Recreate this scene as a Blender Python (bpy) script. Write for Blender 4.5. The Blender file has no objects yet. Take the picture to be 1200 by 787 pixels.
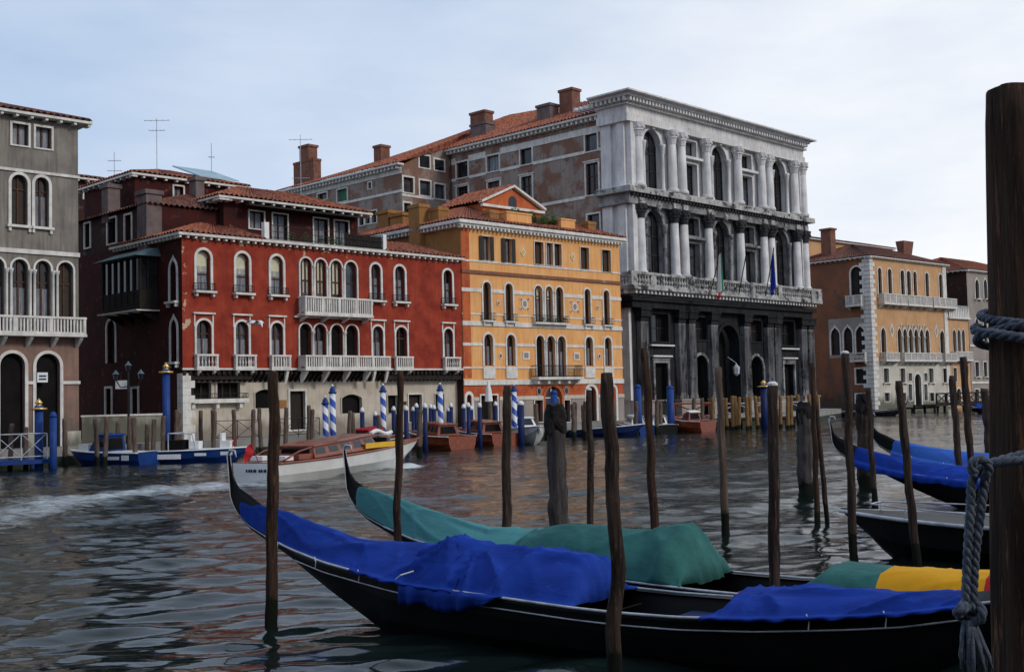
import bpy, math, random
import numpy as np
from mathutils import Vector, Matrix, noise

# ------------------------------------------------------------------ camera, world, sun, exposure
S = bpy.context.scene
COL = S.collection
R = math.radians
CAM_H = 2.8
FPX, CX, CY = 1369.0, 600.0, 393.5
PIT, ROL = R(3.065), R(1.35)
cp, sp, cr, sr = math.cos(PIT), math.sin(PIT), math.cos(ROL), math.sin(ROL)
AX_R = Vector((cr, sr*sp, -sr*cp)); AX_U = Vector((sr, -cr*sp, cr*cp)); AX_F = Vector((0, cp, sp))
cd = bpy.data.cameras.new('camera'); cam = bpy.data.objects.new('camera', cd); COL.objects.link(cam)
cd.sensor_width = 36.0; cd.lens = 36.0*FPX/1200.0; cd.clip_start = 0.1; cd.clip_end = 6000
m = Matrix((AX_R, AX_U, -AX_F)).transposed().to_4x4(); m.translation = Vector((0, 0, CAM_H)); cam.matrix_world = m
S.camera = cam
SUN_EL, SUN_AZ = R(30), R(118)      # azimuth clockwise from +Y (north)
w = bpy.data.worlds.new('World'); S.world = w; w.use_nodes = True
nt = w.node_tree; nt.nodes.clear()
def N(t, **k):
    n = nt.nodes.new(t)
    for a, b in k.items():
        if a.startswith('i_'): n.inputs[int(a[2:])].default_value = b
        else: setattr(n, a, b)
    return n
def ln(a, ai, b, bi): nt.links.new(a.outputs[ai], b.inputs[bi])
out = N('ShaderNodeOutputWorld'); bg = N('ShaderNodeBackground'); bg.inputs[1].default_value = 0.11
sky = N('ShaderNodeTexSky', sky_type='NISHITA', sun_disc=False, sun_elevation=SUN_EL, sun_rotation=SUN_AZ)
sky.dust_density = 1.2; sky.ozone_density = 2.0
tc = N('ShaderNodeTexCoord')
mp = N('ShaderNodeMapping'); mp.inputs['Scale'].default_value = (1.0, 1.0, 3.2); mp.inputs['Rotation'].default_value = (0.0, 0.10, 0.0)
ln(tc, 'Generated', mp, 'Vector')
n1 = N('ShaderNodeTexNoise'); n1.inputs['Scale'].default_value = 2.3; n1.inputs['Detail'].default_value = 9; n1.inputs['Roughness'].default_value = 0.55
ln(mp, 'Vector', n1, 'Vector')
r1 = N('ShaderNodeValToRGB'); r1.color_ramp.elements[0].position = 0.36; r1.color_ramp.elements[1].position = 0.66
ln(n1, 'Fac', r1, 'Fac')
# brightness of the cloud towards the hidden sun (right of the picture, low)
dt = N('ShaderNodeVectorMath', operation='DOT_PRODUCT'); nm = N('ShaderNodeVectorMath', operation='NORMALIZE')
ln(tc, 'Generated', nm, 0); ln(nm, 'Vector', dt, 0); dt.inputs[1].default_value = Vector((0.62, 0.78, 0.03)).normalized()
r2 = N('ShaderNodeMapRange'); r2.inputs['From Min'].default_value = 0.70; r2.inputs['From Max'].default_value = 1.0
r2.inputs['To Min'].default_value = 0.0; r2.inputs['To Max'].default_value = 1.0
ln(dt, 'Value', r2, 'Value')
cc = N('ShaderNodeMix', data_type='RGBA'); cc.inputs[6].default_value = (7.3, 7.9, 8.9, 1); cc.inputs[7].default_value = (9.3, 9.35, 9.5, 1)
ln(r2, 'Result', cc, 0)
veil = N('ShaderNodeMath', operation='MULTIPLY_ADD'); veil.inputs[1].default_value = 0.55; veil.inputs[2].default_value = 0.0
ln(r1, 'Color', veil, 0)
veil2 = N('ShaderNodeMath', operation='MULTIPLY_ADD', use_clamp=True); veil2.inputs[1].default_value = 0.70
ln(r2, 'Result', veil2, 0); ln(veil, 'Value', veil2, 2)
base = N('ShaderNodeMix', data_type='RGBA', blend_type='MIX'); base.inputs[0].default_value = 0.80
base.inputs[7].default_value = (4.55, 5.85, 7.9, 1)
ln(sky, 'Color', base, 6)
mx = N('ShaderNodeMix', data_type='RGBA'); ln(veil2, 'Value', mx, 0); ln(base, 2, mx, 6); ln(cc, 2, mx, 7)
ln(mx, 2, bg, 0); ln(bg, 0, out, 0)
sd = bpy.data.lights.new('sun', 'SUN'); sd.energy = 1.5; sd.angle = R(12); sd.color = (1.0, 0.92, 0.80)
so = bpy.data.objects.new('sun', sd); COL.objects.link(so)
sv = Vector((math.sin(SUN_AZ)*math.cos(SUN_EL), math.cos(SUN_AZ)*math.cos(SUN_EL), math.sin(SUN_EL)))
so.rotation_euler = (-sv).to_track_quat('-Z', 'Y').to_euler(); so.location = sv*300
S.view_settings.view_transform = 'Standard'; S.view_settings.look = 'None'
S.view_settings.exposure = 0.0; S.view_settings.gamma = 1.0; S.view_settings.use_curve_mapping = False
S.render.engine = 'CYCLES'; S.cycles.max_bounces = 5
random.seed(4)

# ------------------------------------------------------------------ helpers
def ray(px, py):
    return AX_F + AX_R*((px-CX)/FPX) - AX_U*((py-CY)/FPX)
def horizon_pt(px, depth, z=0.0):
    """ground point (world) seen in column px near the horizon at the given depth"""
    r = ray(px, 467-(px-600)*0.0236); return Vector((r.x/r.y*depth, depth, z))
def at(px, py, depth):
    r = ray(px, py); k = depth/r.y; return Vector((r.x*k, depth, CAM_H+r.z*k))
def onz(px, py, z=0.0):
    r = ray(px, py); k = (z-CAM_H)/r.z; return Vector((r.x*k, r.y*k, z))

class MB:
    def __init__(s): s.v = []; s.f = []; s.mi = []; s.cm = 0
    def vert(s, p): s.v.append(tuple(p)); return len(s.v)-1
    def face(s, ids): s.f.append(tuple(ids)); s.mi.append(s.cm)
    def poly(s, pts): s.face([s.vert(p) for p in pts])
    def prism(s, a, b, caps=True):
        n = len(a); ia = [s.vert(p) for p in a]; ib = [s.vert(p) for p in b]
        for i in range(n):
            j = (i+1) % n; s.face((ia[i], ia[j], ib[j], ib[i]))
        if caps: s.face(ia[::-1]); s.face(ib)
    def box(s, fr, u0, u1, o0, o1, z0, z1):
        c = [(u0, o0), (u1, o0), (u1, o1), (u0, o1)]
        s.prism([fr(u, o, z0) for u, o in c], [fr(u, o, z1) for u, o in c])
    def lathe(s, c, prof, n=10, ax=(0, 0, 1)):
        rings = []
        for r, z in prof:
            rings.append([s.vert((c[0]+r*math.cos(2*math.pi*i/n), c[1]+r*math.sin(2*math.pi*i/n), c[2]+z)) for i in range(n)])
        for a, b in zip(rings, rings[1:]):
            for i in range(n): j = (i+1) % n; s.face((a[i], a[j], b[j], b[i]))
        s.face(rings[0][::-1]); s.face(rings[-1])
    def tube(s, pts, rad, n=8, closed=False):
        pts = [Vector(p) for p in pts]; rr = rad if hasattr(rad, '__len__') else [rad]*len(pts)
        rings = []; up = None
        for i, p in enumerate(pts):
            a = pts[i-1] if i else (pts[-1] if closed else p); b = pts[(i+1) % len(pts)] if (i < len(pts)-1 or closed) else p
            t = (b-a).normalized()
            if up is None: up = Vector((0, 0, 1)) if abs(t.z) < .9 else Vector((0, 1, 0))
            x = t.cross(up)
            if x.length < 1e-6: x = t.orthogonal()
            x.normalize(); y = x.cross(t).normalized(); up = y
            rings.append([s.vert(p+(x*math.cos(2*math.pi*k/n)+y*math.sin(2*math.pi*k/n))*rr[i]) for k in range(n)])
        pr = list(zip(rings, rings[1:]))
        if closed: pr.append((rings[-1], rings[0]))
        for a, b in pr:
            for i in range(n): j = (i+1) % n; s.face((a[i], a[j], b[j], b[i]))
        if not closed: s.face(rings[0][::-1]); s.face(rings[-1])
    def grid(s, P):
        ids = [[s.vert(p) for p in row] for row in P]
        for a, b in zip(ids, ids[1:]):
            for i in range(len(a)-1): s.face((a[i], a[i+1], b[i+1], b[i]))
    def split(s, name, mats, parent=None):
        """one object per loose piece"""
        par = list(range(len(s.v)))
        def fd(a):
            while par[a] != a: par[a] = par[par[a]]; a = par[a]
            return a
        for f in s.f:
            for q in f[1:]: par[fd(q)] = fd(f[0])
        grp = {}
        for f in s.f: grp.setdefault(fd(f[0]), []).append(f)
        o = None
        for fs in grp.values():
            m2 = MB(); ix = {}
            for f in fs:
                for q in f:
                    if q not in ix: ix[q] = m2.vert(s.v[q])
                m2.face([ix[q] for q in f])
            o = m2.build(name, mats, parent)
        return o
    def build(s, name, mats, parent=None, smooth=False):
        me = bpy.data.meshes.new(name); me.from_pydata(s.v, [], s.f)
        if not isinstance(mats, (list, tuple)): mats = [mats]
        for q in mats: me.materials.append(q)
        if len(mats) > 1: me.polygons.foreach_set('material_index', s.mi)
        if smooth: me.polygons.foreach_set('use_smooth', [True]*len(me.polygons))
        me.update()
        o = bpy.data.objects.new(name, me); COL.objects.link(o)
        if parent: o.parent = parent
        return o
def tag(o, label=None, cat=None, group=None, kind=None):
    if label: o['label'] = label
    if cat: o['category'] = cat
    if group: o['group'] = group
    if kind: o['kind'] = kind
    return o
def empty(name, loc, rz=0, label=None, cat=None, group=None):
    o = bpy.data.objects.new(name, None); COL.objects.link(o); o.location = loc; o.rotation_euler = (0, 0, rz)
    o.empty_display_size = 0.3
    return tag(o, label, cat, group)
ID = lambda u, o, z: (u, o, z)

# ------------------------------------------------------------------ materials
def mat(name, c1, c2=None, scale=1.5, rough=0.85, c3=None, s3=6.0, lo=0.4, hi=0.62, bump=0.0, bscale=25, stretch=(1, 1, 1),
        metal=0.0, spec=0.16, streak=None, streak_amt=0.5, coord='Object', sheen=0, t3=0.58):
    mt = bpy.data.materials.new(name); mt.use_nodes = True; t = mt.node_tree; nd = t.nodes; L = t.links
    b = nd['Principled BSDF']; b.inputs['Roughness'].default_value = rough; b.inputs['Metallic'].default_value = metal
    b.inputs['Specular IOR Level'].default_value = spec
    if sheen: b.inputs['Sheen Weight'].default_value = sheen
    c4 = lambda c: (c[0], c[1], c[2], 1)
    if c2 is None and bump == 0:
        b.inputs['Base Color'].default_value = c4(c1); return mt
    co = nd.new('ShaderNodeTexCoord'); mp = nd.new('ShaderNodeMapping'); mp.inputs['Scale'].default_value = stretch
    L.new(co.outputs[coord], mp.inputs['Vector'])
    def ns(sc, det=6, ro=0.6, vec=mp):
        n = nd.new('ShaderNodeTexNoise'); n.inputs['Scale'].default_value = sc; n.inputs['Detail'].default_value = det
        n.inputs['Roughness'].default_value = ro; L.new(vec.outputs[0], n.inputs['Vector']); return n
    def rmp(n, a, z):
        r = nd.new('ShaderNodeMapRange'); r.inputs['From Min'].default_value = a; r.inputs['From Max'].default_value = z
        L.new(n.outputs['Fac'], r.inputs['Value']); return r.outputs['Result']
    def mixc(f, a, bcol):
        mx = nd.new('ShaderNodeMix'); mx.data_type = 'RGBA'
        if isinstance(f, float): mx.inputs[0].default_value = f
        else: L.new(f, mx.inputs[0])
        for s, v in ((6, a), (7, bcol)):
            if isinstance(v, tuple): mx.inputs[s].default_value = v
            else: L.new(v, mx.inputs[s])
        return mx.outputs[2]
    cur = c4(c1)
    if c2 is not None: cur = mixc(rmp(ns(scale), lo, hi), cur, c4(c2))
    if c3 is not None: cur = mixc(rmp(ns(s3, 8, 0.7), t3, t3+0.08), cur, c4(c3))
    if streak is not None:
        m2 = nd.new('ShaderNodeMapping'); m2.inputs['Scale'].default_value = (5.0, 5.0, 0.35); L.new(co.outputs[coord], m2.inputs['Vector'])
        f = rmp(ns(1.0, 5, 0.6, m2), 0.45, 0.75)
        mm = nd.new('ShaderNodeMath'); mm.operation = 'MULTIPLY'; mm.inputs[1].default_value = streak_amt; L.new(f, mm.inputs[0])
        cur = mixc(mm.outputs[0], cur, c4(streak))
    if isinstance(cur, tuple): b.inputs['Base Color'].default_value = cur
    else: L.new(cur, b.inputs['Base Color'])
    if bump:
        bp = nd.new('ShaderNodeBump'); bp.inputs['Strength'].default_value = bump; bp.inputs['Distance'].default_value = 0.03
        L.new(ns(bscale, 8, 0.65).outputs['Fac'], bp.inputs['Height']); L.new(bp.outputs[0], b.inputs['Normal'])
    return mt
M = {}
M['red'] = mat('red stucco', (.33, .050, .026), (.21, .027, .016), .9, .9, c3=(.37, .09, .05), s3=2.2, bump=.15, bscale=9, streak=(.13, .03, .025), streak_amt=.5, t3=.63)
M['dark_red'] = mat('dark red stucco', (.060, .011, .009), (.034, .009, .008), .8, .9, c3=(.16, .05, .04), s3=1.7, bump=.2, bscale=9, streak=(.035, .02, .02), streak_amt=.7)  # red stucco darkened in its colour for the unlit side; rear blocks share it
M['plum'] = mat('old brown stucco', (.05, .022, .018), (.032, .018, .017), .8, .9, c3=(.12, .085, .07), s3=1.2, bump=.25, bscale=9, streak=(.03, .02, .02), streak_amt=.6)
M['orange'] = mat('orange stucco', (.78, .42, .17), (.72, .35, .125), .55, .9, c3=(.66, .29, .10), s3=2.5, bump=.1, bscale=9, streak=(.42, .13, .04), streak_amt=.45)
M['orange_low'] = mat('red orange stucco', (.52, .13, .045), (.36, .07, .03), .8, .9, c3=(.5, .25, .14), s3=2.0, bump=.15, streak=(.25, .08, .04), streak_amt=.5)
M['ochre'] = mat('ochre stucco', (.34, .17, .055), (.27, .125, .045), .8, .9, c3=(.3, .18, .09), s3=2.0, bump=.2, streak=(.15, .08, .04), streak_amt=.5)
M['cream'] = mat('cream stucco', (.57, .50, .42), (.45, .39, .32), 1.0, .9, c3=(.40, .33, .25), s3=3.0, bump=.15, streak=(.34, .28, .2), streak_amt=.45, t3=.62)
M['stone'] = mat('pale stone', (.72, .69, .64), (.57, .54, .50), 2.0, .8, c3=(.34, .32, .3), s3=7, bump=.15, streak=(.27, .25, .24), streak_amt=.4, t3=.64)
M['gstone'] = mat('white palace stone', (.70, .675, .66), (.57, .55, .54), .5, .8, c3=(.27, .26, .27), s3=1.8, bump=.2, bscale=6, streak=(.20, .19, .20), streak_amt=.5, t3=.60)
M['gcol'] = mat('column stone', (.72, .69, .675), (.56, .54, .53), .9, .7, c3=(.28, .26, .26), s3=3, bump=.1, streak=(.22, .21, .22), streak_amt=.45, t3=.64)
M['soot'] = mat('sooty stone', (.022, .021, .023), (.05, .048, .05), .6, .85, c3=(.46, .44, .43), s3=1.3, bump=.3, bscale=5, streak=(.20, .19, .20), streak_amt=.35, t3=.66)
M['soot2'] = mat('black crusted stone', (.009, .009, .010), (.018, .018, .020), .5, .85, c3=(.13, .125, .125), s3=1.0, bump=.3, bscale=5, streak=(.06, .058, .06), streak_amt=.5, t3=.68)
M['sootcol'] = mat('sooty column', (.12, .12, .122), (.30, .29, .29), .35, .8, c3=(.035, .033, .036), s3=.8, bump=.2, bscale=5, streak=(.42, .41, .42), streak_amt=.6, t3=.5)
M['sootmid'] = mat('half blackened wall stone', (.34, .33, .325), (.11, .108, .108), .7, .85, c3=(.42, .41, .40), s3=1.3, bump=.3, bscale=5, streak=(.06, .06, .062), streak_amt=.5, t3=.6)
M['sootpil'] = mat('black streaked pilaster', (.035, .033, .036), (.17, .165, .17), .4, .8, c3=(.016, .016, .017), s3=.8, bump=.2, bscale=5, streak=(.34, .33, .33), streak_amt=.7, t3=.54)  # black crust; its pale streaks also carry painted light on the faces
M['balu'] = mat('streaked balustrade stone', (.50, .48, .46), (.30, .29, .28), 1.2, .8, c3=(.03, .03, .03), s3=1.3, bump=.2, streak=(.06, .06, .06), streak_amt=.6, t3=.52)
M['plaster'] = mat('patchy old plaster', (.22, .115, .08), (.29, .235, .20), .45, .9, c3=(.085, .065, .06), s3=1.3, lo=.44, hi=.54, bump=.4, bscale=5, streak=(.12, .10, .1), streak_amt=.55, t3=.58)
M['brick'] = mat('worn brick', (.25, .105, .065), (.19, .09, .06), .9, .9, c3=(.33, .27, .23), s3=1.3, bump=.3, bscale=6, streak=(.13, .08, .06), streak_amt=.5, t3=.57)
M['chim'] = mat('chimney brick', (.22, .095, .065), (.15, .07, .05), 1.6, .9, c3=(.3, .2, .15), s3=4, bump=.3)
M['chim_grey'] = mat('chimney plaster', (.17, .13, .125), (.12, .09, .09), 1.6, .9, c3=(.22, .12, .09), s3=4, bump=.3)
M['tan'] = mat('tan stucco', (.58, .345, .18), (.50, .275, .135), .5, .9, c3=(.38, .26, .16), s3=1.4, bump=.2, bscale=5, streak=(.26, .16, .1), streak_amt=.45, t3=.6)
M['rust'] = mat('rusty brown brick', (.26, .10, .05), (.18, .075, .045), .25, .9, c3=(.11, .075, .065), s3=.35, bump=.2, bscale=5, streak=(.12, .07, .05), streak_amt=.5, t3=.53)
M['whitewash'] = mat('whitewashed stone', (.58, .54, .46), (.46, .42, .36), .4, .9, c3=(.36, .34, .31), s3=1.5, bump=.2, bscale=5, streak=(.3, .29, .27), streak_amt=.35, t3=.62)
M['greystucco'] = mat('grey brown stucco', (.25, .222, .19), (.175, .155, .138), .7, .9, c3=(.12, .10, .09), s3=1.2, bump=.2, bscale=6, streak=(.075, .065, .06), streak_amt=.75, t3=.6)
M['greybrick'] = mat('pinkish grey brick', (.27, .16, .12), (.20, .13, .11), .9, .9, c3=(.30, .25, .22), s3=1.5, bump=.2, bscale=6, streak=(.1, .07, .06), streak_amt=.5)
M['farstucco'] = mat('grey far stucco', (.33, .28, .245), (.26, .22, .2), .4, .9, c3=(.2, .17, .15), s3=1.4, bump=.2, streak=(.15, .13, .12), streak_amt=.5)
M['tile'] = mat('terracotta tiles', (.34, .105, .055), (.10, .04, .032), 3.5, .9, c3=(.46, .30, .22), s3=6.5, lo=.45, hi=.6, bump=.5, bscale=8, t3=.57)
M['tile_dark'] = mat('dark roof tiles', (.20, .085, .06), (.06, .032, .03), 3.5, .9, c3=(.26, .15, .11), s3=5, bump=.5, bscale=8)
M['glass'] = mat('dark window glass', (.020, .022, .026), (.008, .008, .009), .8, .10, spec=.5)
M['glass2'] = mat('window glass catching the sky', (.07, .08, .095), (.03, .033, .04), .9, .12, spec=.5)  # lighter base colour stands in for sky reflected in some panes
M['dark'] = mat('dark interior', (.012, .010, .010), (.006, .006, .006), .8, .9, spec=.1)
M['blind'] = mat('pale blind', (.62, .60, .44), (.52, .50, .38), 1.5, .8)  # cream colour painted for pale sky reflected in the glass
M['curtain'] = mat('grey curtain', (.30, .31, .34), (.17, .18, .21), 6, .85, stretch=(3, 3, .3))
M['brownframe'] = mat('brown window wood', (.10, .045, .03), (.07, .03, .02), 4, .7)
M['darkframe'] = mat('dark window wood', (.045, .03, .025), (.03, .02, .018), 4, .7)
M['shutter'] = mat('dark shutter', (.035, .033, .03), (.055, .045, .035), 3, .7, stretch=(1, 1, 6))
M['greenshutter'] = mat('green shutter', (.05, .16, .10), (.04, .12, .08), 3, .7)
M['iron'] = mat('black iron', (.02, .02, .022), None, rough=.5)
M['beam'] = mat('dark beams', (.03, .022, .018), (.018, .014, .012), 3, .85, bump=.2)
M['door'] = mat('dark wooden door', (.035, .025, .02), (.02, .016, .013), 2, .7, stretch=(6, 6, .5))
M['skylight'] = mat('bluish metal sheet', (.33, .45, .50), (.26, .36, .41), 1.2, .5, metal=.2)
M['copper'] = mat('grey green canopy', (.10, .15, .16), (.07, .11, .12), 1.2, .6)
M['plant'] = mat('roof plants', (.04, .09, .025), (.06, .10, .03), 3, .8)
M['quay'] = mat('quay stone', (.27, .26, .24), (.2, .19, .18), .6, .9, c3=(.13, .12, .11), s3=1.5, bump=.3, bscale=6)
M['algae'] = mat('wet quay stone', (.055, .06, .045), (.035, .04, .03), .8, .6, bump=.3, bscale=6)
M['brass'] = mat('gilded metal', (.70, .46, .16), None, rough=.35, metal=.9)
M['white'] = mat('white paint', (.74, .74, .73), (.66, .66, .65), 2, .45, spec=.4)
M['hullwhite'] = mat('white hull paint', (.70, .70, .68), (.60, .60, .58), 1.0, .25, c3=(.45, .45, .42), s3=2.5, t3=.7, spec=.5)
M['mahog'] = mat('varnished mahogany', (.27, .062, .022), (.14, .032, .014), 2.2, .22, stretch=(.5, 4, 4), spec=.5)
M['yellow'] = mat('yellow paint', (.70, .42, .04), (.62, .36, .03), 2, .5)
M['blue'] = mat('blue pole paint', (.018, .055, .23), (.012, .04, .16), 2.5, .5, c3=(.08, .12, .28), s3=6, t3=.66)
M['navy'] = mat('navy paint', (.010, .024, .10), (.008, .017, .07), 2.5, .5)
M['boatblue'] = mat('blue hull paint', (.012, .045, .20), (.01, .035, .15), 1.5, .35)
M['black'] = mat('black lacquer', (.004, .004, .005), (.007, .007, .008), 2.0, .42, bump=.03, bscale=6, spec=.12)
M['trim'] = mat('worn pale rim', (.50, .52, .56), (.30, .32, .36), 5, .4, spec=.5)
M['bluecloth'] = mat('blue canvas', (.011, .046, .325), (.008, .034, .24), 1.6, .8, bump=.45, bscale=5, stretch=(1, 2.2, 2.2), spec=.12, c3=(.014, .058, .38), s3=2.5, streak=(.003, .022, .20), streak_amt=.35)
M['lightbluecloth'] = mat('faded blue canvas', (.045, .14, .52), (.035, .11, .44), 1.2, .85, bump=.4, bscale=5)
M['teal'] = mat('teal canvas', (.08, .27, .28), (.065, .225, .235), 1.0, .85, bump=.4, bscale=5, stretch=(1, 2.2, 2.2), c3=(.11, .27, .275), s3=2.0)
M['green'] = mat('dark green canvas', (.035, .145, .132), (.024, .105, .10), 1.4, .8, bump=.4, bscale=5, stretch=(1, 2.2, 2.2), streak=(.010, .05, .048), streak_amt=.4)
M['yellowcloth'] = mat('yellow canvas', (.68, .33, .012), (.6, .28, .01), 1.4, .85, bump=.12, bscale=60)
M['redcloth'] = mat('red cloth', (.4, .02, .03), (.3, .015, .02), 2, .85)
M['rope'] = mat('blue grey rope', (.20, .23, .29), (.09, .11, .15), 40, .95, bump=.6, bscale=180, c3=(.19, .22, .28), s3=60)
def woodmat(name, c1, c2, c3, wet=None):
    """weathered pole: grain streaks along local z; dark wet band below the height `wet` (water mark)"""
    mt = mat(name, tuple(x*.55 for x in c1), tuple(x*.8 for x in c2), 2.6, .9, c3=c3, s3=7, bump=1.0, bscale=16, stretch=(6, 6, .45), lo=.4, hi=.62, t3=.56)
    for q in mt.node_tree.nodes:
        if q.type == 'BUMP': q.inputs['Distance'].default_value = .05
    if wet is not None:
        t = mt.node_tree; nd = t.nodes; L = t.links; b = nd['Principled BSDF']
        co = nd.new('ShaderNodeTexCoord'); sx = nd.new('ShaderNodeSeparateXYZ'); L.new(co.outputs['Object'], sx.inputs[0])
        nz = nd.new('ShaderNodeTexNoise'); nz.inputs['Scale'].default_value = 7; L.new(co.outputs['Object'], nz.inputs['Vector'])
        ad = nd.new('ShaderNodeMath'); ad.operation = 'MULTIPLY_ADD'; ad.inputs[1].default_value = .35; L.new(nz.outputs['Fac'], ad.inputs[0]); L.new(sx.outputs['Z'], ad.inputs[2])
        r = nd.new('ShaderNodeMapRange'); r.inputs['From Min'].default_value = wet+.15; r.inputs['From Max'].default_value = wet+.24
        L.new(ad.outputs[0], r.inputs['Value'])
        mx = nd.new('ShaderNodeMix'); mx.data_type = 'RGBA'; L.new(r.outputs[0], mx.inputs[0]); mx.inputs[6].default_value = (.010, .014, .008, 1)
        src = b.inputs['Base Color'].links[0].from_socket; L.new(src, mx.inputs[7]); L.new(mx.outputs[2], b.inputs['Base Color'])
    return mt
M['wood'] = woodmat('weathered pole wood', (.060, .042, .036), (.11, .075, .06), (.17, .115, .09), .45)
M['wood_red'] = woodmat('reddish pole wood', (.062, .036, .028), (.115, .065, .045), (.17, .095, .06), .3)
M['wood_grey'] = woodmat('grey pole wood', (.10, .085, .085), (.15, .13, .13), (.06, .05, .05), .4)
M['wood_pale'] = woodmat('pale pole wood', (.17, .12, .095), (.24, .175, .14), (.1, .07, .055), .5)
M['wood_big'] = woodmat('big mooring pole wood', (.085, .058, .048), (.19, .115, .08), (.36, .19, .11))
M['wood_yellow'] = woodmat('yellow pole wood', (.42, .24, .09), (.30, .17, .07), (.2, .12, .06), .25)
M['bark'] = mat('rotten black top', (.012, .011, .011), (.03, .025, .024), 8, .95, bump=.8, bscale=30)
def damp(mt, z0, h, col=(.09, .08, .065), amt=.85):
    """rising damp and grime along the foot of a wall, ragged upper edge"""
    t = mt.node_tree; nd = t.nodes; L = t.links; b = nd['Principled BSDF']
    co = nd.new('ShaderNodeTexCoord'); sx = nd.new('ShaderNodeSeparateXYZ'); L.new(co.outputs['Object'], sx.inputs[0])
    mp = nd.new('ShaderNodeMapping'); mp.inputs['Scale'].default_value = (1.6, 1.6, .5); L.new(co.outputs['Object'], mp.inputs[0])
    n = nd.new('ShaderNodeTexNoise'); n.inputs['Scale'].default_value = 1.0; n.inputs['Detail'].default_value = 8; L.new(mp.outputs[0], n.inputs['Vector'])
    a = nd.new('ShaderNodeMath'); a.operation = 'MULTIPLY_ADD'; a.inputs[1].default_value = -h*1.6; L.new(n.outputs['Fac'], a.inputs[0]); L.new(sx.outputs['Z'], a.inputs[2])
    r = nd.new('ShaderNodeMapRange'); r.inputs['From Min'].default_value = z0; r.inputs['From Max'].default_value = z0-h*.7; r.inputs['To Max'].default_value = amt; L.new(a.outputs[0], r.inputs['Value'])
    mx = nd.new('ShaderNodeMix'); mx.data_type = 'RGBA'; L.new(r.outputs[0], mx.inputs[0]); src = b.inputs['Base Color'].links[0].from_socket; L.new(src, mx.inputs[6]); mx.inputs[7].default_value = (*col, 1); L.new(mx.outputs[2], b.inputs['Base Color'])
damp(M['cream'], 1.2, 1.1, (.20, .17, .14)); damp(M['orange_low'], 1.4, 1.4, (.16, .12, .09)); damp(M['greybrick'], 1.6, 1.8, (.12, .10, .085)); damp(M['whitewash'], .9, 1.6, (.07, .075, .05)); damp(M['rust'], 1.2, 2.2, (.05, .045, .035)); damp(M['algae'], .3, .5, (.015, .02, .01))
def flaking(mt, zt, z_in, x_in, cream=(.50, .36, .24)):
    """plaster lost in ragged patches under the eave and along the left corner, baring a pale coat"""
    t = mt.node_tree; nd = t.nodes; L = t.links; b = nd['Principled BSDF']
    co = nd.new('ShaderNodeTexCoord'); sx = nd.new('ShaderNodeSeparateXYZ'); L.new(co.outputs['Object'], sx.inputs[0])
    a = nd.new('ShaderNodeMapRange'); a.inputs['From Min'].default_value = zt-z_in; a.inputs['From Max'].default_value = zt; L.new(sx.outputs['Z'], a.inputs['Value'])
    c = nd.new('ShaderNodeMapRange'); c.inputs['From Min'].default_value = x_in; c.inputs['From Max'].default_value = .1; L.new(sx.outputs['X'], c.inputs['Value'])
    mxm = nd.new('ShaderNodeMath'); mxm.operation = 'MAXIMUM'; L.new(a.outputs[0], mxm.inputs[0]); L.new(c.outputs[0], mxm.inputs[1])
    n = nd.new('ShaderNodeTexNoise'); n.inputs['Scale'].default_value = 1.15; n.inputs['Detail'].default_value = 9; n.inputs['Roughness'].default_value = .68; L.new(co.outputs['Object'], n.inputs['Vector'])
    m2 = nd.new('ShaderNodeMath'); m2.operation = 'MULTIPLY_ADD'; m2.inputs[1].default_value = .17; L.new(mxm.outputs[0], m2.inputs[0]); L.new(n.outputs['Fac'], m2.inputs[2])
    r = nd.new('ShaderNodeMapRange'); r.inputs['From Min'].default_value = .715; r.inputs['From Max'].default_value = .735; L.new(m2.outputs[0], r.inputs['Value'])
    mx = nd.new('ShaderNodeMix'); mx.data_type = 'RGBA'; L.new(r.outputs[0], mx.inputs[0]); src = b.inputs['Base Color'].links[0].from_socket; L.new(src, mx.inputs[6]); mx.inputs[7].default_value = (*cream, 1); L.new(mx.outputs[2], b.inputs['Base Color'])
# ------------------------------------------------------------------ buildings: a corner, a direction, two faces
def curve(kind, u0, u1, z0, z1, n=12):
    """opening outline from lower left, up, over and down (u, z)"""
    w = u1-u0; c = (u0+u1)/2
    if kind == 'rect': top = [(u0, z1), (u1, z1)]
    elif kind == 'arch':
        r = w/2; zs = z1-abs(r); top = [(c-r*math.cos(math.pi*i/n), zs+abs(r)*math.sin(math.pi*i/n)) for i in range(n+1)]
    elif kind == 'seg':
        h = abs(w)*.16; top = [(u0+w*i/n, z1-h+h*math.sin(math.pi*i/n)**.8 if 0 < i < n else z1-h) for i in range(n+1)]
    else:  # ogee / pointed
        h = abs(w)*1.05; top = []
        pr = [(0, 0), (.02, .30), (.10, .55), (.25, .72), (.40, .84), (.47, .92), (.5, 1.0)]
        for a, b in pr: top.append((u0+w*a, z1-h+h*b))
        for a, b in pr[-2::-1]: top.append((u1-w*a, z1-h+h*b))
    return [(u0, z0)]+top+[(u1, z0)]
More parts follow.
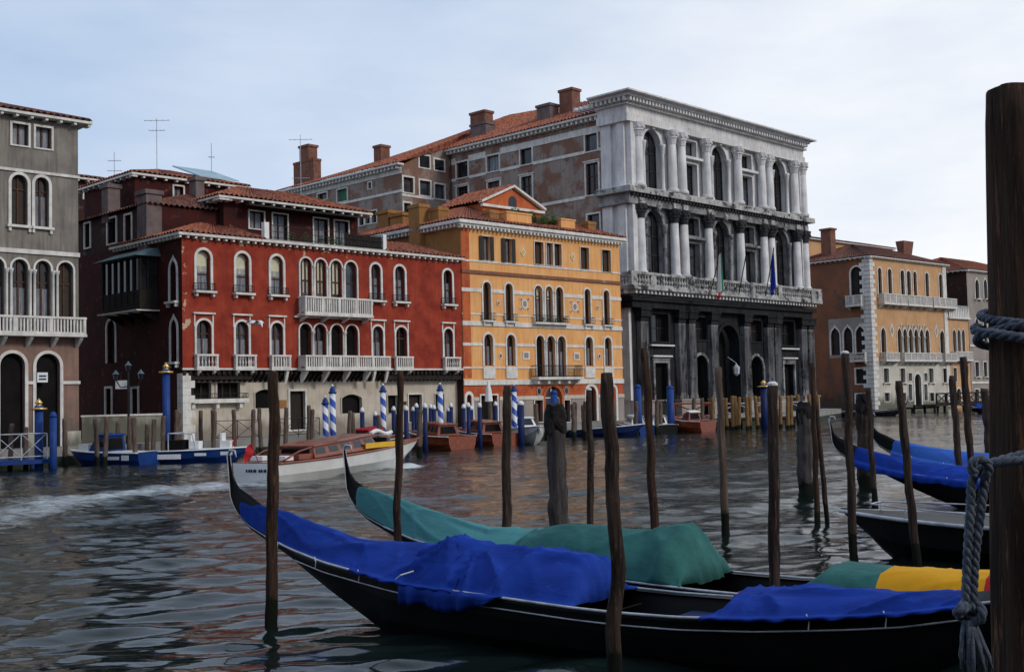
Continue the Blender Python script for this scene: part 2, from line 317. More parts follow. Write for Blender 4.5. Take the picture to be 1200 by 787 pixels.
class Bld:
    def __init__(s, name, label, cat, O, theta, group=None):
        s.O = Vector((O[0], O[1], 0)); s.th = theta
        s.root = empty(name, (O[0], O[1], 0), theta, label, cat, group)
        s.d = Vector((math.cos(theta), math.sin(theta))); s.e = Vector((-math.sin(theta), math.cos(theta)))
        s.open = {}
    def hit(s, face, px, py, at_=0.0):
        """local (along, z) where the ray through the photo point meets the face plane: 'F' plane y=at_, 'S' plane x=at_"""
        r = ray(px, py); o = Vector((0, 0))-Vector((s.O.x, s.O.y)); rd = Vector((r.x, r.y))
        ax, bx = (s.e, s.d) if face == 'F' else (s.d, s.e)
        k = (at_-o.dot(ax))/rd.dot(ax)
        return o.dot(bx)+rd.dot(bx)*k, CAM_H+r.z*k
    def fr(s, face, at_=0.0):
        if face == 'F': return lambda u, o, z: (u, at_-o, z)
        return lambda u, o, z: (at_-o, u, z)
    def rect(s, face, x0, x1, yt, yb, at_=0.0):
        xm, ym = (x0+x1)/2, (yt+yb)/2
        ua = s.hit(face, x0, ym, at_)[0]; ub = s.hit(face, x1, ym, at_)[0]
        return min(ua, ub), max(ua, ub), s.hit(face, xm, yb, at_)[1], s.hit(face, xm, yt, at_)[1]
    def wall(s, name, m, face, u0, u1, z0, z1, at_=0.0, reveal=.28):
        mb = MB(); f = s.fr(face, at_); ops = s.open.get((face, at_), [])
        ops = [o for o in ops if o[0] > u0 and o[1] < u1 and o[2] >= z0-1e-6 and o[3] <= z1+1e-6]
        us = sorted({u0, u1, *[o[0] for o in ops], *[o[1] for o in ops]}); zs = sorted({z0, z1, *[o[2] for o in ops], *[o[3] for o in ops]})
        for a, b in zip(us, us[1:]):
            for c, d in zip(zs, zs[1:]):
                x, y = (a+b)/2, (c+d)/2
                if any(o[0] < x < o[1] and o[2] < y < o[3] for o in ops): continue
                mb.poly([f(a, 0, c), f(b, 0, c), f(b, 0, d), f(a, 0, d)])
        for (a, b, c, d, k) in ops:
            P = curve(k, a, b, c, d); T = P[1:-1]; h = len(T)//2
            if k != 'rect':
                for i in range(len(T)-1):
                    cu = a if (T[i][0]+T[i+1][0])/2 < (a+b)/2 else b
                    mb.poly([f(cu, 0, d), f(T[i][0], 0, T[i][1]), f(T[i+1][0], 0, T[i+1][1])])
            for p, q in zip(P, P[1:]+P[:1]): mb.poly([f(p[0], 0, p[1]), f(q[0], 0, q[1]), f(q[0], -reveal, q[1]), f(p[0], -reveal, p[1])])
        return mb.build(name, m, s.root)
    def band(s, name, m, face, za, zb, u0, u1, o=.06, at_=0.0, mg=.0, skip=True):
        """a moulding along the wall, broken where an opening is"""
        mb = MB(); f = s.fr(face, at_); cuts = []
        if skip:
            for q in s.open.get((face, at_), []):
                if q[2] < zb and q[3] > za: cuts.append((q[0]-mg, q[1]+mg))
        cuts.sort(); a = u0
        for c in cuts+[(u1, u1)]:
            if c[0] > a+.03: mb.box(f, a, min(c[0], u1), .004, o, za, zb)
            a = max(a, c[1])
        return mb.split(name, m, s.root)
    def win(s, face, x0, x1, yt, yb, kind='arch', at_=0.0, surround=M['stone'], sw=.14, proud=.07, pane=None, frame='brownframe', mull=1, trans=(.5,),
            blind=0.0, curtain=False, sill=.0, reveal=.28, name='window', local=None, shutters=None, header=0, sdepth=.16, base=True, label=None):
        a, b, c, d = local if local else s.rect(face, x0, x1, yt, yb, at_)
        s.open.setdefault((face, at_), []).append((a, b, c, d, kind)); f = s.fr(face, at_); w = b-a
        P = curve(kind, a, b, c, d)
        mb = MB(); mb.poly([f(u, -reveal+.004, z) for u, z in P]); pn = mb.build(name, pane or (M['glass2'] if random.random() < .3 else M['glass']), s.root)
        if label: pn['label'] = label
        if surround:
            mb = MB(); Q = curve(kind, a-sw, b+sw, c, d+sw*(1.6 if kind == 'ogee' else 1), 12)
            if kind == 'rect' and base: 
                mb.box(f, a-sw, b+sw, -.02, proud, c-sw*.7, c-.002)
            for i in range(len(P)-1):
                A, B_, C_, D = P[i], P[i+1], Q[i+1], Q[i]
                mb.prism([f(*(p[0], -.02, p[1])) for p in (A, B_, C_, D)], [f(*(p[0], proud, p[1])) for p in (A, B_, C_, D)])
            mb.build('surround', surround, pn)
        if frame:
            mb = MB(); t = .045; zt = d-(w/2 if kind == 'arch' else 0)
            for i in range(mull):
                u = a+w*(i+1)/(mull+1); mb.box(f, u-t, u+t, -reveal+.008, -reveal+.07, c, d-(.02 if kind != 'rect' else 0))
            for q in trans: mb.box(f, a+.0, b-.0, -reveal+.012, -reveal+.066, c+(d-c)*q-t*.8, c+(d-c)*q+t*.8)
            for sgn, u in ((1, a), (-1, b)): mb.box(f, min(u, u+sgn*.07), max(u, u+sgn*.07), -reveal+.009, -reveal+.068, c, zt)
            mb.build('frame', M[frame], pn)
        if blind:  # flat cream sheet imitating a sky reflection in the upper pane
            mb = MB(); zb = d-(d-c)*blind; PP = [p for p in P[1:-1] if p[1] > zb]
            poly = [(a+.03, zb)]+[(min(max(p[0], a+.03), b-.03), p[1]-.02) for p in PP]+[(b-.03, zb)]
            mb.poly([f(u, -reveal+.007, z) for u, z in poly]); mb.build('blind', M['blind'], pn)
        if curtain:
            mb = MB(); n = 14; zc = c+(d-c)*(.62 if kind != 'rect' else .95); pts = []
            for side in ((a+.05, a+w*.46), (b-w*.46, b-.05)):
                top = []; bot = []
                for i in range(n+1):
                    u = side[0]+(side[1]-side[0])*i/n; o = -reveal+.012+.012*math.sin(i*1.9); top.append(f(u, o, zc)); bot.append(f(u, o, c+.02))
                mb.grid([bot, top])
            mb.build('curtain', M['curtain'], pn)
        if sill:
            mb = MB(); mb.box(f, a-sw-.08, b+sw+.08, .0, sill, c-.13, c-.004)
            for u in (a-sw, b+sw-.12): mb.box(f, u, u+.12, .0, sill*.7, c-.33, c-.134)
            mb.build('sill', surround or M['stone'], pn)
        if header:
            mb = MB(); mb.box(f, a-sw-.09, b+sw+.09, .0, .16, d+header, d+header+.10)
            for u in (a-sw-.02, b+sw-.06): mb.box(f, u, u+.08, .0, .05, d-w*.4, d+header-.002)
            mb.build('header', surround, pn)
        if shutters:
            for side in shutters:
                mb = MB(); sx = w*.5 if side in 'LR' else w
                u = (a-sx*.92, a+.02) if side == 'L' else (b-.02, b+sx*.92)
                mb.box(f, u[0], u[1], proud+.01, proud+.05, c, d)
                k = c+.08
                while k < d-.08: mb.box(f, u[0]+.05, u[1]-.05, proud+.052, proud+.066, k, k+.06); k += .12
                mb.build('shutter', M['shutter'], pn)
        return pn, (a, b, c, d)
    def railing(s, face, u0, u1, z0, z1, o=.35, at_=0.0, parent=None, step=.11, name='railing', r=.014):
        mb = MB(); f = s.fr(face, at_)
        path = [(u0, .03), (u0, o), (u1, o), (u1, .03)]
        for z in (z0+.05, z1):
            for p, q in zip(path, path[1:]): mb.tube([f(p[0], p[1], z), f(q[0], q[1], z)], r*1.4, 5)
        for p, q in zip(path, path[1:]):
            L = math.hypot(q[0]-p[0], q[1]-p[1]); n = max(1, int(L/step))
            for i in range(n+1):
                t = i/n; u = p[0]+(q[0]-p[0])*t; oo = p[1]+(q[1]-p[1])*t; mb.tube([f(u, oo, z0), f(u, oo, z1)], r, 4)
        return mb.build(name, M['iron'], parent or s.root)
    def balcony(s, face, u0, u1, z0, z1, o=.75, at_=0.0, m=None, posts=2, bal='board', brackets=2, drop=.35, solid=False, bm=None):
        """stone balcony: slab with brackets (part) and its balustrade (sub-part)"""
        m = m or M['stone']; f = s.fr(face, at_); mb = MB(); mb.box(f, u0-.06, u1+.06, .003, o+.06, z0-.14, z0)
        for i in range(brackets):
            u = u0+.1+(u1-u0-.35)*i/max(1, brackets-1)
            pr = [(.003, z0-.141), (o*.9, z0-.141), (o*.85, z0-.25), (o*.35, z0-.14-drop*.7), (.003, z0-.14-drop)]
            mb.prism([f(u, a, z) for a, z in pr], [f(u+.17, a, z) for a, z in pr])
        sl = mb.build('balcony', bm or m, s.root)
        mb = MB(); h = z1-z0; path = [((u0, .004), (u0, o)), ((u0, o), (u1, o)), ((u1, o), (u1, .004))]
        mb.box(f, u0-.05, u1+.05, o-.12, o+.05, z1-.11, z1); mb.box(f, u0-.03, u1+.03, o-.10, o+.03, z0+.003, z0+.09)
        for u in (u0-.05, u1-.12): mb.box(f, u, u+.17, .004, o-.121, z1-.11, z1)
        for i in range(posts):
            u = u0+(u1-u0)*i/(posts-1); mb.box(f, u-.09 if i else u-.02, u+.09 if i < posts-1 else u+.02, o-.11, o+.035, z0+.09, z1-.11)
            if i in (0, posts-1): pass
        n = max(2, int((u1-u0)/(.17 if bal == 'board' else .19))); 
        for i in range(n):
            u = u0+(u1-u0)*(i+.5)/n
            if solid: break
            if bal == 'board':
                mb.box(f, u-.038, u+.038, o-.07, o, z0+.09, z1-.11)
            else:
                hh = h-.2; p = f(u, o-.04, z0+.09); mb.lathe(p, [(.035, 0), (.035, hh*.08), (.025, hh*.12), (.06, hh*.38), (.028, hh*.62), (.022, hh*.85), (.04, hh)], 6)
        if solid: mb.box(f, u0, u1, o-.08, o-.02, z0+.09, z1-.11)
        for u in (u0+.03, u1-.03):
            k = max(1, int(o/.2))
            for i in range(k): oo = .1+(o-.2)*(i+.5)/k; mb.box(f, u-.04, u+.04, oo-.04, oo+.04, z0+.09, z1-.11)
        mb.build('balustrade', m, sl)
        return sl
def tile_slope(mb, a0, a1, b0, b1, pitch=.34, h=.13):
    """rows of half-round tiles running from the eave a0-a1 up to the ridge b0-b1"""
    a0, a1, b0, b1 = map(Vector, (a0, a1, b0, b1)); L = max((a1-a0).length, (b1-b0).length); n = max(2, int(L/pitch))
    nr = (a1-a0).cross(b0-a0) if (b0-a0).length > .01 else (a1-a0).cross(b1-a0)
    nr.normalize(); nr = nr if nr.z > 0 else -nr
    k = max(2, int(((b0+b1)/2-(a0+a1)/2).length/1.2)); rows = []
    for j in range(k+1):
        t = j/k; p, q = a0.lerp(b0, t), a1.lerp(b1, t); row = []
        for i in range(2*n+1):
            jit = (noise.noise(Vector((i*.9, j*1.3, L)))*.03)
            row.append(p.lerp(q, i/(2*n))+nr*((h if i % 2 else 0)+jit))
        rows.append(row)
    mb.grid(rows)
def hip_roof(b, u0, u1, v0, v1, z, rise, over=.35, parent=None, m=None, eave=M['stone'], dent=True, ridge_in=None):
    u0 -= over; u1 += over; v0 -= over; v1 += over; W, D = u1-u0, v1-v0; ri = ridge_in if ridge_in is not None else min(W, D)/2
    if W >= D: r0 = (u0+ri, (v0+v1)/2, z+rise); r1 = (u1-ri, (v0+v1)/2, z+rise)
    else: r0 = ((u0+u1)/2, v0+ri, z+rise); r1 = ((u0+u1)/2, v1-ri, z+rise)
    A, B_, C_, D_ = (u0, v0, z), (u1, v0, z), (u1, v1, z), (u0, v1, z)
    mb = MB()
    if W >= D:
        tile_slope(mb, A, B_, r0, r1); tile_slope(mb, B_, C_, r1, r1); tile_slope(mb, C_, D_, r1, r0); tile_slope(mb, D_, A, r0, r0)
    else:
        tile_slope(mb, A, B_, r0, r0); tile_slope(mb, B_, C_, r0, r1); tile_slope(mb, C_, D_, r1, r1); tile_slope(mb, D_, A, r1, r0)
    rf = mb.build('roof', m or M['tile'], parent or b.root)
    mb = MB()
    t = .14
    mb.box(ID, u0, u1, v0, v1, z-.16, z-.03)
    if dent:
        n = int(W/.75)
        for i in range(n+1): u = u0+.05+(W-.25)*i/n; mb.box(ID, u, u+.14, v0+.08, v0+over+.02, z-.30, z-.162)
        n = int(D/.75)
        for i in range(n+1): v = v0+.05+(D-.25)*i/n; mb.box(ID, u0+.08, u0+over+.02, v, v+.14, z-.30, z-.162)
    mb.build('eave', eave, rf)
    return rf
def chimney(b, x0, x1, yt, yb, at_, face='F', m=None, depth=.8, cap=.1, parent=None, flare=0, top2=None):
    a, c, z0, z1 = b.rect(face, x0, x1, yt, yb, at_); f = b.fr(face, at_); mb = MB(); m = m or M['chim']; z0 -= .8
    if flare:
        mb.prism([f(a+flare, -flare, z0), f(c-flare, -flare, z0), f(c-flare, -depth+flare, z0), f(a+flare, -depth+flare, z0)], [f(a, 0, z1), f(c, 0, z1), f(c, -depth, z1), f(a, -depth, z1)])
    else:
        mb.box(f, a, c, -depth, 0, z0, z1-.25); mb.box(f, a-cap, c+cap, -depth-cap, cap, z1-.25, z1)
    o = mb.build('chimney', m, parent or b.root)
    return o
def plain_box(b, name, m, u0, u1, v0, v1, z0, z1, parent=None, skipF=False, skipS=False):
    mb = MB()
    P = [(u0, v0), (u1, v0), (u1, v1), (u0, v1)]
    for i in range(4):
        if (i == 0 and skipF) or (i == 3 and skipS): continue
        p, q = P[i], P[(i+1) % 4]; mb.poly([(p[0], p[1], z0), (q[0], q[1], z0), (q[0], q[1], z1), (p[0], p[1], z1)])
    mb.poly([(u, v, z1) for u, v in P])
    return mb.build(name, m, parent or b.root)

# ================================================================== RED PALACE
O = horizon_pt(214.5, 66)
T = R(45.23)
RB = Bld('red_palace', 'red stuccoed palace with white arched windows, balconies and a rooftop terrace', 'palace', O, T)
b = RB
ze = b.hit('F', 216.5, 275)[1]; UE = b.hit('F', 541, 370)[0]; zf = b.hit('F', 216.5, 432)[1]
# upper row
up = [(230, 246.3, 292, 339, 1), (276.2, 291.5, 295, 343, 1), (317, 331.4, 298, 345.5, 1), (434.5, 445.7, 311.5, 353, 0), (462.5, 474, 313, 354, 0), (519.4, 529.5, 317.3, 356.5, 0)]
Z2b = [b.hit('F', (x0+x1)/2, yb)[1] for x0, x1, yt, yb, k in up]; Z2t = [b.hit('F', (x0+x1)/2, yt)[1] for x0, x1, yt, yb, k in up]
z2b, z2t = sum(Z2b)/6, sum(Z2t)/6
def fu(b, face, x0, x1, y, at_=0.0):
    a, c = b.hit(face, x0, y, at_)[0], b.hit(face, x1, y, at_)[0]; return min(a, c), max(a, c)
for x0, x1, yt, yb, bl in up:
    u0, u1 = fu(b, 'F', x0, x1, (yt+yb)/2)
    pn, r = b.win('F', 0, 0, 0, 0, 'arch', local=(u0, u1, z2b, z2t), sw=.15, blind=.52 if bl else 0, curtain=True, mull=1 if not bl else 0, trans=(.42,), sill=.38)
    b.railing('F', u0-.16, u1+.16, z2b, z2b+.42, .34, parent=pn)
quad_up = [(351.3, 364.8), (369, 382), (386.6, 400.1), (404, 417.5)]
q = [fu(b, 'F', x0, x1, 325) for x0, x1 in quad_up]; zq0 = b.hit('F', 385, 369)[1]; zqt = b.hit('F', 385, 304.5)[1]
for i, (u0, u1) in enumerate(q):
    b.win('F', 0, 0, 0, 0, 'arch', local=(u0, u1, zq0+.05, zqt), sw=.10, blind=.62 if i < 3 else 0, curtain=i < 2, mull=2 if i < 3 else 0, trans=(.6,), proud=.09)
ua, ub = fu(b, 'F', 349, 427, 358); zt = b.hit('F', 385, 349.5)[1]
b.balcony('F', ua, ub, zq0, zt, .8, posts=5, brackets=4, drop=.35)
# columns between the lights
def colonette(b, face, u, z0, z1, r=.07, o=.02, m=None, parent=None, at_=0.0, nm='column'):
    f = b.fr(face, at_); mb = MB(); c = f(u, o, z0); h = z1-z0
    mb.lathe(c, [(r*1.5, 0), (r*1.5, .06), (r, .12), (r*.9, h-.25), (r*1.0, h-.24), (r*1.7, h-.05), (r*1.8, h)], 8)
    return mb.build(nm, m or M['stone'], parent or b.root, True)
for i in range(3): colonette(b, 'F', (q[i][1]+q[i+1][0])/2, zq0+.05, zqt-(q[0][1]-q[0][0])/2, .075, .09)
# lower row
lo_ = [(230, 247.5, 372.5, 413), (275.7, 291, 374.5, 413.8), (317.4, 331.4, 376.3, 414.5), (436.5, 448.7, 384, 418.5), (463.7, 476.7, 385, 419), (520, 530.5, 386.5, 420)]
bal = [(228, 252), (273.2, 296.6), (315.6, 337), (434, 453.6), (461, 480.5), (518.4, 536)]
z1t = sum(b.hit('F', (x0+x1)/2, yt)[1] for x0, x1, yt, yb in lo_)/6; z1b = sum(b.hit('F', (x0+x1)/2, yb)[1] for x0, x1, yt, yb in lo_)/6
for i, ((x0, x1, yt, yb), (p, q_)) in enumerate(zip(lo_, bal)):
    u0, u1 = fu(b, 'F', x0, x1, (yt+yb)/2)
    b.win('F', 0, 0, 0, 0, 'arch', local=(u0, u1, zf+.06, z1t), sw=.13, curtain=i not in (4,), mull=1, trans=(.72,), header=.34, pane=M['dark'] if i == 4 else None)
    a0, a1 = fu(b, 'F', p, q_, 425)
    b.balcony('F', a0, a1, zf+.05, z1b, .32, posts=2, bal='lathe' if i in (0, 1, 5) else 'board', brackets=2, drop=.28 if i not in (2, 3) else .8)
quad_lo = [(350.6, 364.6), (367.3, 382), (387.3, 401.3), (405, 419)]
q = [fu(b, 'F', x0, x1, 400) for x0, x1 in quad_lo]; zt = b.hit('F', 385, 380)[1]
for i, (u0, u1) in enumerate(q):
    b.win('F', 0, 0, 0, 0, 'arch', local=(u0, u1, zf+.06, zt), sw=.09, pane=M['dark'] if i != 1 else None, curtain=i == 1, mull=1 if i == 1 else 0, trans=(), proud=.09)
for i in range(3): colonette(b, 'F', (q[i][1]+q[i+1][0])/2, zf+.06, zt-(q[0][1]-q[0][0])/2, .08, .09)
b.band('moulding', M['stone'], 'F', zt+.35, zt+.46, q[0][0]-.4, q[3][1]+.35, .18)
ua, ub = fu(b, 'F', 349.7, 428.5, 427); b.balcony('F', ua, ub, zf+.03, b.hit('F', 385, 416.8)[1], .8, posts=5, brackets=4, drop=.75)
# side face windows
VE = b.hit('S', 92, 330)[0]
for (x0, x1, yt, yb) in [(199.5, 207.5, 303, 353), (200.5, 208, 372, 424)]:
    pn, r = b.win('S', x0, x1, yt, yb, 'ogee', sw=.13, mull=0, trans=(), frame=None, sill=.3)
for (x0, x1, yt, yb) in [(126.5, 136, 305, 350), (126, 135.5, 375, 425)]:
    b.win('S', x0, x1, yt, yb, 'arch', sw=.16, mull=1, trans=(.5,), frame='darkframe')
b.win('S', 150.5, 156.5, 306, 343, 'ogee', sw=.1, mull=0, trans=(), frame=None)
for (x0, x1) in [(124.5, 131), (155, 162)]:
    b.win('S', x0, x1, 455, 488, 'rect', sw=.14, pane=M['dark'], frame=None, name='door', reveal=.3)
# walls
zsS = ze
flaking(M['red'], ze, 1.6, 1.3)
b.wall('wall', M['red'], 'F', 0, UE, zf, ze)
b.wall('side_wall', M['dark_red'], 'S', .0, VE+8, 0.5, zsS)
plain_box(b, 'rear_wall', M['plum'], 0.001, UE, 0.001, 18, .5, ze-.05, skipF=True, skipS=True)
b.band('moulding', M['stone'], 'F', zf-.06, zf+.05, -.05, UE, .10, skip=False)
# quoin strip with flaking stone on the left corner of the ground floor
mb = MB(); f = b.fr('F')
for i in range(9): 
    z = .9+i*.42; w_ = .75 if i % 2 else .5
    if z+.4 < zf: mb.box(f, -.02, w_, -.6, .02, z, z+.41)
mb.build('quoin', M['stone'], b.root)
# ground floor, set back under dark corbels
GO = .62
def gwin(x0, x1, yt, yb, kind, **k): return b.win('F', x0, x1, yt, yb, kind, at_=GO, **k)
for i, (x0, x1) in enumerate([(219, 247), (254, 280.7)]): gwin(x0, x1, 448, 470, 'rect', sw=.12, pane=M['dark'], frame='darkframe', mull=2, trans=(), surround=M['cream'])
gwin(298.5, 322.5, 456, 478, 'seg', sw=.06, pane=M['dark'], frame=None, surround=M['cream'])
gwin(339.5, 357.3, 458, 503, 'rect', sw=.13, pane=M['door'], frame=None, name='door')
gwin(400, 423.6, 461.8, 484, 'seg', sw=.06, pane=M['dark'], frame=None, surround=M['cream'])
gwin(454, 465.4, 463, 484, 'rect', sw=.06, pane=M['dark'], frame=None, surround=M['cream'])
gwin(478.5, 494, 462, 494, 'rect', sw=.08, pane=M['door'], frame=None, name='door')
gwin(509.5, 520, 461.5, 481, 'rect', sw=.06, pane=M['dark'], frame=None, surround=M['cream'])
zg = .9; b.wall('ground_floor_wall', M['cream'], 'F', 0, UE, zg, zf-.05, at_=GO, reveal=.2)
ua, ub, c, d = b.rect('F', 216, 286, 461, 474, GO)
pl = b.railing('F', ua, ub, c+.35, d, .45, at_=GO, step=.14); mb = MB(); f = b.fr('F', GO); mb.box(f, ua-.05, ub+.05, 0, .5, c+.1, c+.34)
for k in range(3): u = ua+.3+(ub-ua-.8)*k/2; mb.box(f, u, u+.2, 0, .35, c-.2, c+.098)
mb.build('window_ledge', M['stone'], b.root)
a, c_, z0, z1 = b.rect('F', 327, 335.5, 468.4, 477.6, GO); mb = MB(); mb.box(b.fr('F', GO), a, c_, .01, .05, z0, z1); mb.build('plaque', M['ochre'], b.root)
a, c_, z0, z1 = b.rect('F', 473, 476, 470, 474, GO); mb = MB(); mb.box(b.fr('F', GO), a, c_, .01, .05, z0, z1); mb.build('plaque', M['brownframe'], b.root)
mb = MB(); f = b.fr('F')
mb.box(f, .0, UE, -GO, -.02, zf-.12, zf-.065)
u = .0
while u < UE-.2:
    pr = [(-GO+.004, zf-.121), (.10, zf-.121), (.10, zf-.32), (-.15, zf-.5), (-GO+.004, zf-.78)]
    mb.prism([f(u, a, z) for a, z in pr], [f(u+.17, a, z) for a, z in pr]); u += .36
mb.box(f, .1, b.hit('F', 296, 440)[0], -GO+.01, -.05, zf-.62, zf-.122)
mb.box(f, b.hit('F', 455, 440)[0], UE-.1, -GO+.01, -.05, zf-.70, zf-.122)
mb.build('corbel', M['beam'], b.root)
# oriel on the side wall
va, vb = fu(b, 'S', 141, 192, 330); z0 = b.hit('S', 165, 357, -1.2)[1]; z1 = b.hit('S', 165, 299, -1.2)[1]; f = b.fr('S')
va += .6
mb = MB(); 
mb.box(f, va, vb, 0.004, 1.2, z0-.25, z0); 
for k in range(7): v = va+(vb-va-.14)*k/6; mb.box(f, v, v+.14, 1.06, 1.2, z0, z1)
for o_ in (.1, .6): 
    for v in (va, vb-.14): mb.box(f, v, v+.14, o_, o_+.12, z0, z1)
mb.box(f, va+.02, vb-.02, .01, 1.17, z0, z0+.9)
orl = mb.build('oriel', M['beam'], b.root)
mb = MB(); mb.box(f, va-.1, vb+.1, .0, 1.45, z0-.32, z0-.252); mb.build('ledge', M['stone'], orl)
mb = MB(); mb.box(f, va+.1, vb-.1, .02, 1.1, z0+.9, z1-.01); mb.build('pane', M['glass'], orl)
mb = MB(); mb.prism([f(va-.3, 0, z1), f(vb+.3, 0, z1), f(vb+.3, 1.6, z1), f(va-.3, 1.6, z1)], [f(va, 0, z1+.55), f(vb, 0, z1+.55), f(vb-.4, .5, z1+.5), f(va+.4, .5, z1+.5)]); mb.build('canopy', M['copper'], orl)
mb = MB()
for k in range(4): v = va+.2+(vb-va-.5)*k/3; pr = [(0, z0-.32), (1.1, z0-.32), (0, z0-.95)]; mb.prism([f(v, a, z) for a, z in pr], [f(v+.16, a, z) for a, z in pr])
mb.build('bracket', M['beam'], orl)
# eave and main roof
f = b.fr('F')
mb = MB(); mb.box(ID, -.38, UE+.1, -.38, .0, ze-.05, ze+.10); mb.box(ID, -.38, .0, .0, VE*.62, ze-.05, ze+.10)
n = 44
for i in range(n): u = -.3+(UE+.2)*i/n; mb.box(ID, u, u+.13, -.30, -.002, ze-.2, ze-.052)
for i in range(18): v = .2+VE*.6*i/18; mb.box(ID, -.30, -.002, v, v+.13, ze-.2, ze-.052)
mb.build('cornice', M['stone'], b.root)
mb = MB(); zr = ze+.10
u1 = b.hit('F', 309, 285)[0]
A = (-.42, -.42, zr); 
tile_slope(mb, A, (u1, -.42, zr), (3.3, 3.6, zr+1.25), (u1, 3.3, zr+1.1)); tile_slope(mb, (-.42, VE*.62, zr), A, (3.0, VE*.62, zr+1.2), (3.3, 3.6, zr+1.25))
roof = mb.build('roof', M['tile'], b.root); mb = MB()
u2 = b.hit('F', 451, 296)[0]
tile_slope(mb, (u2, -.42, zr), (UE+.1, -.42, zr), (u2, 5, zr+1.5), (UE+.1, 5, zr+1.5))
roof = mb.build('roof', M['tile'], b.root)
# rooftop terrace and its storey
zt0 = zr-.02
mb = MB(); mb.box(ID, u1, u2, -.15, 3.6, ze-.02, zt0+.12); mb.build('terrace_floor', M['quay'], b.root)
# storey behind the terrace: wall plane at v = 3.5
PV = 3.0
a, c_, z0, z1 = b.rect('F', 262, 419, 243, 288, PV)
zph = b.hit('F', 421, 251, PV)[1]; zph0 = b.hit('F', 275, 236, PV)[1]; zph = (zph+zph0)/2
for x0, x1, yt, yb in [(292, 309, 251.5, 268), (319.5, 336.5, 254.5, 283), (367.5, 384, 260, 288), (392, 408, 262.5, 290)]:
    ua_, ub_ = fu(b, 'F', x0, x1, (yt+yb)/2, PV)
    b.win('F', 0, 0, 0, 0, 'rect', at_=PV, local=(ua_, ub_, max(b.hit('F', (x0+x1)/2, yb, PV)[1], zt0+.2), zph-.55), sw=.09, mull=1, trans=(), curtain=True, frame='darkframe')
pu0 = b.hit('F', 262, 250, PV)[0]; pu1 = b.hit('F', 419, 268, PV)[0]
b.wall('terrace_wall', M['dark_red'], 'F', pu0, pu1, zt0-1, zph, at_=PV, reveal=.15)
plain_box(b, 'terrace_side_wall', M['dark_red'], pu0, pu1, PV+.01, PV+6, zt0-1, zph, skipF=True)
rf = hip_roof(b, pu0, pu1, PV, PV+6, zph+.12, 1.35, .75)
mb = MB(); fz = b.fr('F', PV); mb.prism([fz(pu0+1.2, 0.02, zph-.12), fz(pu1-.3, 0.02, zph-.12), fz(pu1-.3, 1.15, zph-.42), fz(pu0+1.2, 1.15, zph-.42)], [fz(pu0+1.2, 0.02, zph-.05), fz(pu1-.3, 0.02, zph-.05), fz(pu1-.3, 1.15, zph-.36), fz(pu0+1.2, 1.15, zph-.36)]); mb.build('awning', M['beam'], b.root)
# terrace railing
mb = MB(); f = b.fr('F')
ra, rb = b.hit('F', 316, 287)[0], b.hit('F', 449, 296)[0]
for z in (zt0+.25, zt0+.62, zt0+1.0): mb.tube([f(ra, .0, z), f(rb, .0, z)], .02, 5)
n = int((rb-ra)/.22)
for i in range(n+1): u = ra+(rb-ra)*i/n; mb.tube([f(u, 0, zt0+.1), f(u, 0, zt0+1.0)], .014, 4)
mb.build('railing', M['iron'], b.root)
mb = MB(); mb.box(f, ra-.35, ra-.02, -.33, .0, zt0, zt0+1.15); mb.box(f, rb+.02, rb+.3, -.28, .0, zt0, zt0+1.15); mb.split('terrace_post', M['white'], b.root)
mb = MB(); r0, r1 = b.hit('F', 405, 290)[0], b.hit('F', 448, 295)[0]; mb.box(f, r0, r1, -.12, -.04, zt0+.12, zt0+.95); mb.build('screen', M['beam'], b.root)
# plants on the terrace, one mesh per pot
def bush(name, parent, c, r, m, n=260, seed=0, squash=1.0, leaf=.09):
    rnd = random.Random(seed); mb = MB()
    for i in range(n):
        while True:
            p = Vector((rnd.uniform(-1, 1), rnd.uniform(-1, 1), rnd.uniform(-1, 1)))
            if p.length < 1: break
        p = Vector((p.x*r, p.y*r*.8, p.z*r*squash))+Vector(c); q = Vector((rnd.uniform(-1, 1), rnd.uniform(-1, 1), rnd.uniform(-1, 1))).normalized()*leaf*rnd.uniform(.6, 1.4); k = q.orthogonal().normalized()*leaf*.5
        mb.poly([p-q, p+k, p+q, p-k])
    return mb.build(name, m, parent)
for i, (px, s_) in enumerate([(346, .3), (362, .38), (380, .22), (392, .28), (401, .3)]):
    u = b.hit('F', px, 285)[0]; bush('terrace_plant', b.root, (u, .35, zt0+.45), s_, M['plant'], 120, i, 1.0, .07)
# rear blocks of the red palace (taller, seen over the roof) ------------
# block with the small square window under the bluish skylight
BV = 8.0
bu0, bu1 = b.hit('F', 158, 240, BV)[0], b.hit('F', 285, 225, BV)[0]; zb = b.hit('F', 232, 214, BV)[1]
pn, r = b.win('F', 203.5, 214.5, 218.5, 237, 'rect', at_=BV, sw=.1, mull=1, trans=(), curtain=True)
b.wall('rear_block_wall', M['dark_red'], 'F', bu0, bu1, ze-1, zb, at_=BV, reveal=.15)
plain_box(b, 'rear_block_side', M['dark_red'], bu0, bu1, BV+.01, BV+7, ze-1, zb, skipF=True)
rf2 = hip_roof(b, bu0, bu1, BV, BV+7, zb+.1, 1.1, .4)
mb = MB(); ga, gb = b.hit('F', 222, 205, BV+1.5)[0], b.hit('F', 268, 210, BV+1.5)[0]
mb.prism([(ga, BV+.2, zb+.45), (gb, BV+.2, zb+.45), (gb-.3, BV+3.2, zb+1.55), (ga-.3, BV+3.2, zb+1.55)], [(ga, BV+.2, zb+.53), (gb, BV+.2, zb+.53), (gb-.3, BV+3.2, zb+1.63), (ga-.3, BV+3.2, zb+1.63)]); mb.build('skylight', M['skylight'], rf2)
